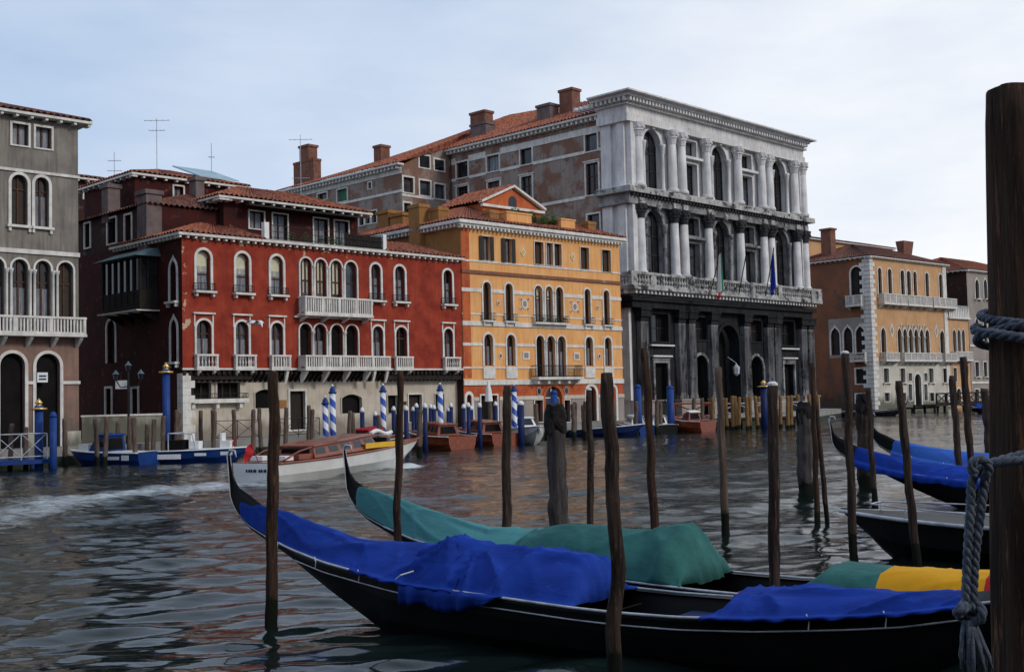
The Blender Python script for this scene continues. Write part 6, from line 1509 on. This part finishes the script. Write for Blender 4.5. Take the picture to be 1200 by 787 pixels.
cover('gondola_cover', rA, 'blue canvas cover lying low over the right end of the nearest gondola', 'boat cover', M['bluecloth'], sa2, 10.3, tA2, 4.4, over=lambda s, sd: .03, p=3.0, amp=.07, fd=(gA.hit(885, 690)[0], 0))
# fittings inside the open middle
def seat(root, s0, s1, z, w_, m, back=False):
    mb = MB(); mb.box(ID, s0, s1, -w_, w_, z-.06, z); mb.box(ID, s0+.03, s1-.03, -w_+.03, w_-.03, .08, z-.061)
    if back: mb.box(ID, s1-.06, s1, -w_*.9, w_*.9, z, z+.3)
    return mb.build('bench', m, root)
seat(rA, 7.15, 7.45, rimz(7.3)-.14, .5, M['navy']); seat(rA, 8.3, 8.7, rimz(8.4)-.12, .42, M['black'])
mb = MB(); mb.tube([gAp for gAp in [(3.72, -hwid(3.72)-.04, rimz(3.72)+.05), (3.83, -hwid(3.83)-.06, rimz(3.8)+.12), (3.95, -hwid(3.95)+.05, rimz(3.9)+.17)]], .008, 5); mb.build('lashing_cord', M['white'], rA)
mb = MB(); mb.tube([(6.9, -.2, rimz(7)+.03), (6.5, -.45, rimz(6.5)-.1), (6.1, -.6, rimz(6)-.05)], .008, 5); mb.build('lashing_cord', M['beam'], rA)

for s_ in (1.2, 2.1, 3.0, 8.9, 9.6):
    mb = MB(); h_ = hwid(s_); mb.tube([(s_, -h_-.035, rimz(s_)+.05), (s_+.03, -h_-.04, rimz(s_)-.02), (s_+.02, -h_-.045, rimz(s_)-.10)], .006, 5); mb.build('lashing_cord', M['white'], rA)
TB2 = tipped(403.5, 520, 17.9); gB = GF(TB2, AANG); rBt = copy_gondola(TB2, AANG, 'black gondola behind the nearest one, under a teal and green cover')
tB = tops_from(gB, [(415, 563), (440, 568), (471, 577), (510, 590), (540, 600), (588, 612), (633, 613.5), (660, 613), (672, 612)], -.28)
kb = tB[-1][0]
cover('gondola_cover', rBt, 'pale teal canvas cover over the left end of the second gondola', 'boat cover', M['teal'], .28, kb+.1, [(.28, deckz(.28)+.03)]+tB, 7.7, over=lambda s, sd: .03 if s > 2.8 else 0, p=1.8, amp=.07, inset=ins_, fd=(.3, 0))
tB2 = tops_from(gB, [(655, 613), (672, 609), (695, 606), (740, 611), (780, 613), (831, 607), (842, 610)], -.42); eB = gB.hit(857, 661, -.6)[0]
cover('gondola_cover', rBt, 'dark green canvas cover over the seats of the second gondola', 'boat cover', M['green'], kb-.45, eB, tB2+[(eB, tB2[-1][1]-.12)], 9.9, over=lambda s, sd: .10 if sd > 0 else -.05, p=3.0, amp=.07, fd=(gB.hit(831, 608)[0], 0), drop=(0, .30))
tB3 = tops_from(gB, [(955, 681), (975, 668), (993, 655), (1051, 659), (1170, 664)], -.3)
cover('gondola_cover', rBt, 'green and yellow canvas cover on the right end of the second gondola', 'boat cover', [M['green'], M['yellowcloth'], M['redcloth']], tB3[0][0], 10.6, tB3, 12.1, over=lambda s, sd: .04, p=4.0, amp=.025, cols=[gB.hit(1043, 670)[0], gB.hit(1166, 675)[0]])
seat(rBt, gB.hit(862, 668)[0], gB.hit(880, 668)[0]+.3, .42, .45, M['redcloth'])

TC = tipped(972.5, 500, 30.0); gC = GF(TC, AANG); rC = copy_gondola(TC, AANG, 'black gondola with a bright blue cover, in front of the right hand pair')
def simple_tops(extra, s0=.6): return [(s, rimz(s)+.10+float(np.interp(s, [0, .6, 1.2, 2.5, 4, 7, 10], extra))) for s in np.linspace(s0, 10, 20)]
cover('gondola_cover', rC, 'bright blue canvas cover on the front gondola of the right hand pair', 'boat cover', M['bluecloth'], .6, 9.6, simple_tops([.2, .27, .27, .22, .25, .3, .2]), 3.1, over=lambda s, sd: .17, amp=.05, drop=(.1, 0))
TD = tipped(1019, 485, 33.5); rD = copy_gondola(TD, AANG, 'black gondola with a faded blue cover, behind the right hand pair')
cover('gondola_cover', rD, 'faded light blue canvas cover on the rear gondola of the right hand pair', 'boat cover', M['lightbluecloth'], .6, 9.6, simple_tops([.2, .27, .3, .3, .35, .4, .2]), 5.1, over=lambda s, sd: .15, amp=.055, drop=(.1, 0))
# distant gondola moored by the rusty side wall
TE = tipped(1010, 478, 128); rE = copy_gondola(TE+Vector((-6.5, 0, 0)), R(-8), 'tiny black gondola moored at the foot of the rusty brick wall')
TF = tipped(1118, 478, 126); rF = copy_gondola(TF, R(12), 'black gondola moored beside the landing stage of the tan palace')
cover('gondola_cover', rF, 'small blue cover on the gondola beside the tan palace landing stage', 'boat cover', M['bluecloth'], 2.5, 9.0, simple_tops([.2, .27, .3, .3, .35, .4, .2], 2.5), 6.1, over=lambda s, sd: .15, amp=.055, drop=(.1, 0))

# ================================================================== MOTORBOATS
def boat(T, ang, L, B_, fb_s, fb_b, label, hull_m, cat='motorboat', group=None, deck_m=None, stripe=None, transom=.9, deckcut=(.0, 1.0), strake=None, draft=.25, name='motorboat'):
    """stern at the origin, bow towards +x; returns the empty and a function giving rim height and half beam"""
    e = empty(name, (T.x, T.y, 0), ang, label, cat, group)
    def hb(t): return B_/2*(transom+(1-transom)*min(1, t/.25))*(1-max(0, (t-.35)/.65)**2.3)+.012
    def rz_(t): return fb_s+(fb_b-fb_s)*t**1.7
    mb = MB(); rows = []
    n = 30
    for i in range(n+1):
        t = i/n; x = L*t; h_, z = hb(t), rz_(t); fl = .80-.35*t; zk = -draft+(draft+fb_b*.75)*max(0, (t-.72)/.28)**2.0; xk = x-.0*t
        rake = .0 if t < .72 else -(t-.72)*L*.18
        rows.append([(x, -h_, z), (x+rake*.3, -h_*(.9+.05*(1-t)), z*.55+zk*.45), (x+rake, -h_*fl, zk*.8+.2*z), (x+rake*1.2, 0, zk), (x+rake, h_*fl, zk*.8+.2*z), (x+rake*.3, h_*(.9+.05*(1-t)), z*.55+zk*.45), (x, h_, z)])
    mb.grid(rows); mb.poly(rows[0][::-1]); mb.build('hull', hull_m, e, False)
    mb = MB(); rows = [[(L*i/n, -hb(i/n)+.0, rz_(i/n)+.003), (L*i/n, 0, rz_(i/n)+.03), (L*i/n, hb(i/n)-.0, rz_(i/n)+.003)] for i in range(n+1)]; mb.grid(rows); mb.build('deck', deck_m or M['white'], e)
    for sg in (-1, 1):
        mb = MB(); mb.tube([(L*i/n, sg*(hb(i/n)+.02), rz_(i/n)-.02) for i in range(n+1)], .035, 6); mb.build('rubbing_strake', strake or M['trim'], e, True)
    return e, hb, rz_
def cabin(e, hb, rz_, L, t0, t1, h, m, roof_m, win_n=4, inset=.18, taper=.85, win=True, rise=0.0):
    """cabin with slanted ends, side windows and a roof"""
    mb = MB(); x0, x1 = L*t0, L*t1; zb = lambda x: rz_(x/L)+.03
    b0, b1 = hb(t0)-inset, hb(t1)-inset; lo4 = [(x0, -b0, zb(x0)), (x1, -b1, zb(x1)), (x1, b1, zb(x1)), (x0, b0, zb(x0))]
    hi4 = [(x0+.1, -b0*taper, zb(x0)+h+rise), (x1-.45, -b1*taper, zb(x1)+h), (x1-.45, b1*taper, zb(x1)+h), (x0+.1, b0*taper, zb(x0)+h+rise)]
    mb.prism(lo4, hi4); cb = mb.build('cabin', m, e)
    mb = MB(); r4 = [(x+(-.12 if x < (x0+x1)/2 else .12), y*1.12, z+.004) for x, y, z in hi4]; mid = [((x-(x0+x1)/2)*.9+(x0+x1)/2, y*.7, z+.10) for x, y, z in r4]; mb.prism(r4, [(x, y, z+.05) for x, y, z in r4]); mb.prism([(x, y, z+.051) for x, y, z in r4], mid); mb.build('roof', roof_m, cb)
    if win:
        for sg, (A, B_, C_, D) in ((-1, (lo4[0], lo4[1], hi4[1], hi4[0])), (1, (lo4[3], lo4[2], hi4[2], hi4[3]))):
            A, B_, C_, D = map(Vector, (A, B_, C_, D))
            for i in range(win_n):
                a0, a1 = (i+.14)/win_n, (i+.86)/win_n
                P = [A.lerp(B_, a0).lerp(D.lerp(C_, a0), .30), A.lerp(B_, a1).lerp(D.lerp(C_, a1), .30), A.lerp(B_, a1).lerp(D.lerp(C_, a1), .86), A.lerp(B_, a0).lerp(D.lerp(C_, a0), .86)]
                mb = MB(); mb.poly([p+Vector((0, sg*.012, .0)) for p in P]); mb.build('window', M['glass'], cb)
        A, B_, C_, D = map(Vector, (lo4[1], lo4[2], hi4[2], hi4[1])); P = [A.lerp(B_, a).lerp(D.lerp(C_, a), c_) for a, c_ in ((.1, .25), (.9, .25), (.9, .9), (.1, .9))]; mb = MB(); mb.poly([p+Vector((.012, 0, .005)) for p in P]); mb.build('windscreen', M['glass'], cb)
        A, B_, C_, D = map(Vector, (lo4[0], lo4[3], hi4[3], hi4[0])); P = [A.lerp(B_, a).lerp(D.lerp(C_, a), c_) for a, c_ in ((.12, .1), (.88, .1), (.88, .85), (.12, .85))]; mb = MB(); mb.poly([p+Vector((-.012, 0, .0)) for p in P]); mb.build('rear_opening', M['dark'], cb)
    return cb
# --- white launch under way
ang = math.atan2(tdir.y, tdir.x); sideoff = Vector((-tdir.y, tdir.x, 0))*1.05
TAXI_A = onz(312, 567); T_ = TAXI_A+sideoff*.85+Vector((.35, 0, 0)); bw_ = horizon_pt(490, 52.5); L_ = (bw_-T_).length; tdir = (bw_-T_).normalized(); ang = math.atan2(tdir.y, tdir.x)
e, hb, rz_ = boat(T_, ang, L_, 2.2, .72, 1.15, 'white motor launch under way with a low varnished cabin and a foaming wake', M['hullwhite'], deck_m=M['mahog'], strake=M['mahog'], name='motor_launch', cat='motorboat')
cb = cabin(e, hb, rz_, L_, .20, .60, .50, M['mahog'], M['mahog'], 5, rise=-.10)
mb = MB(); x0 = L_*.50; x1 = L_*.73; 
for sg in (-1, 1): mb.box(ID, x0, x1, sg*(hb(.62)-.08)-.02, sg*(hb(.62)-.08)+.02, rz_(.6)+.05, rz_(.6)+.26)
mb.build('side_band', M['yellow'], cb)
for sg in (-1, 1):
    mb = MB(); mb.tube([(L_*.05, sg*.78, rz_(.1)+.05), (L_*.13, sg*.80, rz_(.1)+.34), (L_*.24, sg*.80, rz_(.2)+.50), (L_*.34, sg*.78, rz_(.3)+.56)], .035, 6); mb.build('hood_frame', M['mahog'], e, True)
mb = MB(); mb.tube([(L_*.72, -.55, rz_(.7)+.05), (L_*.70, -.55, rz_(.7)+.45), (L_*.70, .55, rz_(.7)+.45), (L_*.72, .55, rz_(.7)+.05)], .025, 6); mb.build('handrail', M['trim'], e, True)
mb = MB(); mb.box(ID, L_*.66, L_*.68, -.75, .75, rz_(.66)+.03, rz_(.66)+.40); mb.build('windscreen', M['glass'], e)
mb = MB(); n = 16; mb.tube([(L_*.66+.0+i*.15, .55*math.sin(i*.05), rz_(.6)+.60+.08*math.sin(i*.4)) for i in range(n)], [.09]*n, 8); mb.build('rolled_awning', M['white'], e, True)
mb = MB(); 
for y in (-.5, .5): mb.box(ID, .7, 1.2, y-.28, y+.28, rz_(.1)+.04, rz_(.1)+.2)
mb.build('seat_cushion', M['white'], e)
mb = MB(); mb.box(ID, 1.5, 2.4, -.8, .8, rz_(.1)+.035, rz_(.1)+.22); mb.build('stern_bench', M['mahog'], e)
mb = MB(); mb.tube([(.05, -.1, rz_(0)), (-.45, -.15, rz_(0)+.75)], .018, 5); mb.build('flag_staff', M['mahog'], e)
mb = MB(); mb.grid([[(-.42+.03*j-.02*i, -.15+.04*math.sin(i*1.4), rz_(0)+.72-.11*i-.0*j) for i in range(5)] for j in range(6)]); mb.grid([[(-.42-.1*i, -.15+.05*math.sin(j*1.3+i), rz_(0)+.72-.10*j-.05*i) for i in range(5)] for j in range(6)]); mb.build('ensign', M['redcloth'], e)
mb = MB(); 
for k, (y, w_) in enumerate([(-.42, .10), (-.28, .06), (-.18, .08), (.02, .12), (.16, .06), (.26, .08), (.38, .06)]): mb.box(ID, -.03, -.012, y-w_/2, y+w_/2, .40, .50)
mb.build('lettering', M['navy'], e)
# --- blue and white work boats at the left
def place(px, d): return horizon_pt(px, d)
def work_boat(px0, px1, d0, d1, label, cab, grp='blue and white boats at the left quay', fb=.62):
    A, B_ = place(px0, d0), place(px1, d1); L = (B_-A).length; a = math.atan2(B_.y-A.y, B_.x-A.x)
    e, hb, rz_ = boat(A, a, L, 1.9, fb, fb+.12, label, M['boatblue'], group=grp, deck_m=M['white'], strake=M['white'])
    return e, hb, rz_, L
e, hb, rz_, L_ = work_boat(176, 82, 57.3, 59.5, 'blue boat with white deck and small blue wheelhouse off the left quay', True)
cabin(e, hb, rz_, L_, .42, .66, .75, M['boatblue'], M['boatblue'], 2, .25); mb = MB(); mb.box(ID, .5, .95, .958, .975, .25, .5); mb.box(ID, 1.1, 1.9, .958, .975, .28, .44); mb.build('lettering', M['white'], e)
mb = MB(); mb.box(ID, L_*.68, L_*.8, -.5, .5, rz_(.7), rz_(.7)+.35); mb.build('hatch', M['white'], e)
e, hb, rz_, L_ = work_boat(178, 294, 58.8, 58.2, 'blue boat with white deck and open seats before the red palace ground floor', False)
mb = MB(); mb.tube([(1.2, -.85, rz_(.2)), (1.2, -.85, rz_(.2)+.85), (1.3, .85, rz_(.2)+.85), (1.3, .85, rz_(.2))], .03, 6); mb.tube([(1.2, -.85, rz_(.2)+.85), (2.4, -.8, rz_(.2)+.80)], .03, 6); mb.tube([(2.4, -.8, rz_(.2)+.8), (2.6, -.8, rz_(.3))], .03, 6); mb.build('hoop', M['trim'], e)
for x in (2.1, 3.7): mb = MB(); mb.box(ID, x, x+.5, -.45, .1, rz_(.4)+.05, rz_(.4)+.42); mb.box(ID, x, x+.1, -.45, .1, rz_(.4)+.42, rz_(.4)+.8); mb.build('seat', M['white'], e)
mb = MB(); mb.box(ID, .8, 1.9, -.7, .7, rz_(.2)+.04, rz_(.2)+.5); mb.build('engine_cover', M['dark'], e)
mb = MB(); mb.box(ID, .6, 1.9, -.99, -.975, .22, .46); mb.box(ID, 2.6, 3.2, -1.0, -.985, .36, .5); mb.box(ID, 3.9, 4.5, -.93, -.91, .38, .55); mb.split('lettering', M['white'], e)
mb = MB(); mb.prism([(4.0, -.1, rz_(.7)+.05), (4.2, -.1, rz_(.7)+.05), (4.45, -.1, rz_(.7)+.55)], [(4.0, .0, rz_(.7)+.05), (4.2, .0, rz_(.7)+.05), (4.45, .0, rz_(.7)+.55)]); mb.build('pennant', M['redcloth'], e)
# --- varnished taxis and others moored, stern towards us
GM = 'varnished wooden taxi boats moored at the quay'
def moored(px_s, d_s, px_b, d_b, B_, label, hull, cabm, roofm, grp, fb=.75, cab=True, deck=None, strake=None, ct=(.25, .62)):
    A, C_ = place(px_s, d_s), place(px_b, d_b); L = (C_-A).length; e, hb, rz_ = boat(A, math.atan2(C_.y-A.y, C_.x-A.x), L, B_, fb, fb+.3, label, hull, group=grp, deck_m=deck or M['mahog'], strake=strake or M['white'])
    if cab: cabin(e, hb, rz_, L, ct[0], ct[1], .56, cabm, roofm, 4, .34, .78)
    return e, hb, rz_, L
moored(541, 66.5, 478, 70, 2.3, 'varnished orange brown taxi boat, nearer of the moored pair by the red palace', M['mahog'], M['mahog'], M['mahog'], GM)
moored(592, 69.5, 535, 73.5, 2.3, 'varnished brown taxi boat right behind the nearest one', M['mahog'], M['mahog'], M['mahog'], GM)
moored(400, 63.5, 475, 68.5, 2.2, 'dark red decked boat moored behind the white launch', M['darkframe'], M['mahog'], M['redcloth'], GM, .6)
moored(596, 77, 631, 69.5, 2.4, 'white and cream cabin boat with its bow to us before the orange palace', M['hullwhite'], M['white'], M['white'], None, .85, ct=(.2, .55), deck=M['white'])
moored(668, 83, 756, 82, 1.9, 'long dark boat with a white stripe before the orange palace doors', M['navy'], None, None, None, .55, cab=False, deck=M['curtain'], strake=M['white'])
e, hb, rz_, L_ = moored(758, 85.5, 722, 88, 2.0, 'small white topped boat with a blue bow at the stone palace corner', M['boatblue'], M['white'], M['white'], None, .6, ct=(.3, .6))
moored(782, 86.5, 745, 90, 2.0, 'dark boat with a pale cabin top left of the red brown one', M['black'], M['white'], M['curtain'], None, .6, deck=M['white'])
moored(829, 87, 786, 89.5, 2.2, 'red brown varnished boat moored below the stone palace windows', M['mahog'], M['mahog'], M['white'], None, .8, ct=(.35, .6))
# --- small black motorboat at the right
bow = onz(986, 620); bow = at(985.5, 604, 20.5); A = Vector((bow.x, bow.y, 0)); dr = Vector((.80, -.60, 0)).normalized(); L_ = 5.2
e, hb, rz_ = boat(A+dr*L_, math.atan2(-dr.y, -dr.x), L_, 1.9, .62, .74, 'small black motorboat with a pale grey deck rim beside the leaning pole', M['black'], deck_m=M['black'], strake=M['trim'])
mb = MB(); P = [(L_*t, sg*(hb(t)-.12), rz_(t)+.16) for sg, ts in ((-1, [.15, .35, .55, .75, .88]), (1, [.88, .75, .55, .35, .15])) for t in ts]; mb.tube(P, .014, 6)
for p in P[::2]: mb.tube([p, (p[0], p[1], p[2]-.15)], .012, 5)
mb.build('deck_rail', M['trim'], e); mb = MB(); mb.box(ID, .4, 2.3, -.62, .62, rz_(.3)+.025, rz_(.3)+.2); mb.build('cockpit_cover', M['cream'], e)

# ================================================================== BIG ROPED POLE
D0 = 3.3; ctop = at(1202, 105, D0); cbot = at(1216, 787, D0)
k_ = (ctop.z-0)/(ctop.z-cbot.z); base_ = ctop.lerp(cbot, k_); rbig = .112
n = 40; nn = 46; P = []; mb = MB(); rings = []
for i in range(n+1):
    t = i/n; c = base_.lerp(ctop, t)-Vector((base_.x, base_.y, 0)); ring_ = []
    for j in range(nn):
        a = 2*math.pi*j/nn; q = noise.noise(Vector((math.cos(a)*2.2, math.sin(a)*2.2, c.z*.7)))*.10+noise.noise(Vector((math.cos(a)*7, math.sin(a)*7, c.z*1.2)))*.045
        groove = -.06*max(0, math.cos(a*1-4.4))**30*(1 if t > .45 else .3)
        r = rbig*(1+q+groove)*(1.0-.04*t)*(.97 if i == n else 1); ring_.append(mb.vert((c.x+r*math.cos(a), c.y+r*math.sin(a), c.z+(.012*noise.noise(Vector((a, 3, 1))) if i == n else 0))))
    rings.append(ring_)
for a_, b_ in zip(rings, rings[1:]):
    for j in range(nn): mb.face((a_[j], a_[(j+1) % nn], b_[(j+1) % nn], b_[j]))
mb.face(rings[-1])
bigp = mb.build('mooring_pole', M['wood_big'], None, True); bigp.location = (base_.x, base_.y, 0); tag(bigp, 'huge dark weathered pole at the right edge with a rope tied round it', 'mooring pole')
def twisted(mb, pts, r, strands=3, lay=.07, seg=.006):
    """laid rope: three strands winding round the path"""
    pts = [Vector(p) for p in pts]; Q = [pts[0]]
    # Catmull-Rom
    ex = [pts[0]*2-pts[1]]+pts+[pts[-1]*2-pts[-2]]; C_ = []
    for i in range(1, len(ex)-2):
        m_ = max(2, int((ex[i+1]-ex[i]).length/seg))
        for k in range(m_):
            t = k/m_; a, b_, c, d = ex[i-1], ex[i], ex[i+1], ex[i+2]
            C_.append(.5*((2*b_)+(-a+c)*t+(2*a-5*b_+4*c-d)*t*t+(-a+3*b_-3*c+d)*t**3))
    C_.append(pts[-1]); up = Vector((0, .3, 1)).normalized(); dist = 0; S_ = [[] for _ in range(strands)]
    for i, p in enumerate(C_):
        t = (C_[min(i+1, len(C_)-1)]-C_[max(i-1, 0)]).normalized(); x = t.cross(up)
        if x.length < 1e-4: x = t.orthogonal()
        x.normalize(); y = x.cross(t); up = y
        if i: dist += (p-C_[i-1]).length
        for s in range(strands): a = 2*math.pi*(dist/lay+s/strands); S_[s].append(p+(x*math.cos(a)+y*math.sin(a))*r*.52)
    for s in S_: mb.tube(s, r*.56, 7)
rope = empty('rope', (base_.x, base_.y, 0), 0, 'thick blue grey rope looped round the big pole and hanging in a knot', 'rope'); W0 = Vector((base_.x, base_.y, 0))
rr_ = .0125
def pc(z): t = z/ctop.z; return base_.lerp(ctop, t)-W0
def loopz(z0, z1, z2, rad, n=26, a0=0, a1=2*math.pi, bulge=0):
    P = []
    for i in range(n+1):
        a = a0+(a1-a0)*i/n; z = z0+(z1-z0)*i/n+z2*math.sin(a); c = pc(z); P.append(Vector((c.x+(rad+bulge*max(0, math.cos(a-math.pi*1.05)))*math.cos(a), c.y+rad*math.sin(a), z)))
    return P
zt1 = at(1165, 368, D0).z; zt2 = at(1160, 396, D0).z
mb = MB(); twisted(mb, loopz(zt1+.01, zt1-.03, .02, rbig+.018, bulge=.0, a0=0, a1=2*math.pi), rr_); twisted(mb, loopz(zt2+.01, zt2, -.03, rbig+.02, bulge=.012), rr_); mb.build('upper_coil', M['rope'], rope, True)
mb = MB(); kp = at(1147, 388, D0-.02)-W0; twisted(mb, [kp+Vector((.05, .06, .0)), kp+Vector((.0, .02, .01)), kp+Vector((-.008, -.02, -.005)), kp+Vector((.02, -.07, -.012)), kp+Vector((.09, -.115, -.03))], rr_*1.15); mb.build('coil_end', M['rope'], rope, True)
def wp(px, py, d=D0-.14): return at(px, py, d)-W0
mb = MB(); twisted(mb, [wp(1230, 518), wp(1205, 530), wp(1180, 537), wp(1160, 543), wp(1146, 550), wp(1139, 565), wp(1137, 600), wp(1134, 650), wp(1132, 700), wp(1133, 715)], rr_); mb.build('hanging_strand', M['rope'], rope, True)
mb = MB(); twisted(mb, [wp(1228, 530, D0-.17), wp(1200, 538, D0-.17), wp(1175, 541, D0-.16), wp(1162, 545, D0-.15), wp(1155, 560), wp(1149, 600), wp(1143, 650), wp(1140, 700), wp(1138, 716)], rr_); mb.build('hanging_strand', M['rope'], rope, True)
mb = MB(); twisted(mb, [wp(1143, 556, D0-.16), wp(1138, 546, D0-.17), wp(1145, 538, D0-.17), wp(1156, 541, D0-.17), wp(1158, 553, D0-.16), wp(1150, 560, D0-.15)], rr_); mb.build('half_hitch', M['rope'], rope, True)
mb = MB()
kc = wp(1135, 717); kr = .030
twisted(mb, [kc+Vector((kr*math.cos(a*.9), kr*.75*math.sin(a*1.7), kr*.8*math.sin(a*.9+.5*math.sin(a)))) for a in np.linspace(0, 12, 30)], rr_); mb.build('knot', M['rope'], rope, True)
mb = MB(); rnd = random.Random(5)
for i in range(34):
    a = rnd.uniform(0, 6.28); d = Vector((math.cos(a)*.012, math.sin(a)*.012, 0)); sx_ = rnd.uniform(-.012, .028); L = rnd.uniform(.07, .115)
    mb.tube([kc+d+Vector((0, 0, -.02)), kc+d*1.6+Vector((sx_*.3, 0, -.06)), kc+d*2+Vector((sx_, rnd.uniform(-.01, .01), -.06-L*.6)), kc+d*2+Vector((sx_*1.2+rnd.uniform(-.01, .01), 0, -.06-L))], [.006, .006, .005, .002], 5)
mb.build('frayed_end', M['rope'], rope, True)

# ================================================================== gull in flight before the red palace
g0 = at(299.5, 378.5, 30); gl = empty('gull', g0, R(35), 'white gull flying before the red palace, between two lower windows', 'bird')
mb = MB(); mb.tube([(-.20, 0, .0), (-.14, 0, .005), (-.04, 0, .0), (.08, 0, .01), (.15, 0, .02), (.19, 0, .02), (.225, 0, .012)], [.012, .03, .055, .05, .03, .028, .006], 10); bd = mb.build('body', M['white'], gl, True)
for sg in (-1, 1):
    mb = MB(); rows = []
    for i in range(9):
        t = i/8; y = sg*(.04+.50*t); z = .02+.10*math.sin(t*1.9)-.16*t*t*(1.6 if sg < 0 else .6); ch_ = .13*(1-t**2.2)+.012; x = .03-.12*max(0, t-.4)
        rows.append([(x+ch_*.4, y, z), (x, y, z+.010), (x-ch_*.6, y, z-.004)])
    mb.grid(rows); w_ = mb.build('wing', M['white'], gl, True); sl_ = w_.modifiers.new('t', 'SOLIDIFY'); sl_.thickness = .008
mb = MB(); mb.grid([[(-.18, -.02, .002), (-.18, .02, .002)], [(-.29, -.06, 0), (-.29, .06, 0)]]); mb.build('tail', M['white'], gl)
mb = MB(); mb.lathe((.225, 0, .012), [(.006, -.004), (.006, .004)], 6); mb.tube([(.22, 0, .012), (.26, 0, .004)], [.007, .002], 6); mb.build('beak', M['yellow'], gl)
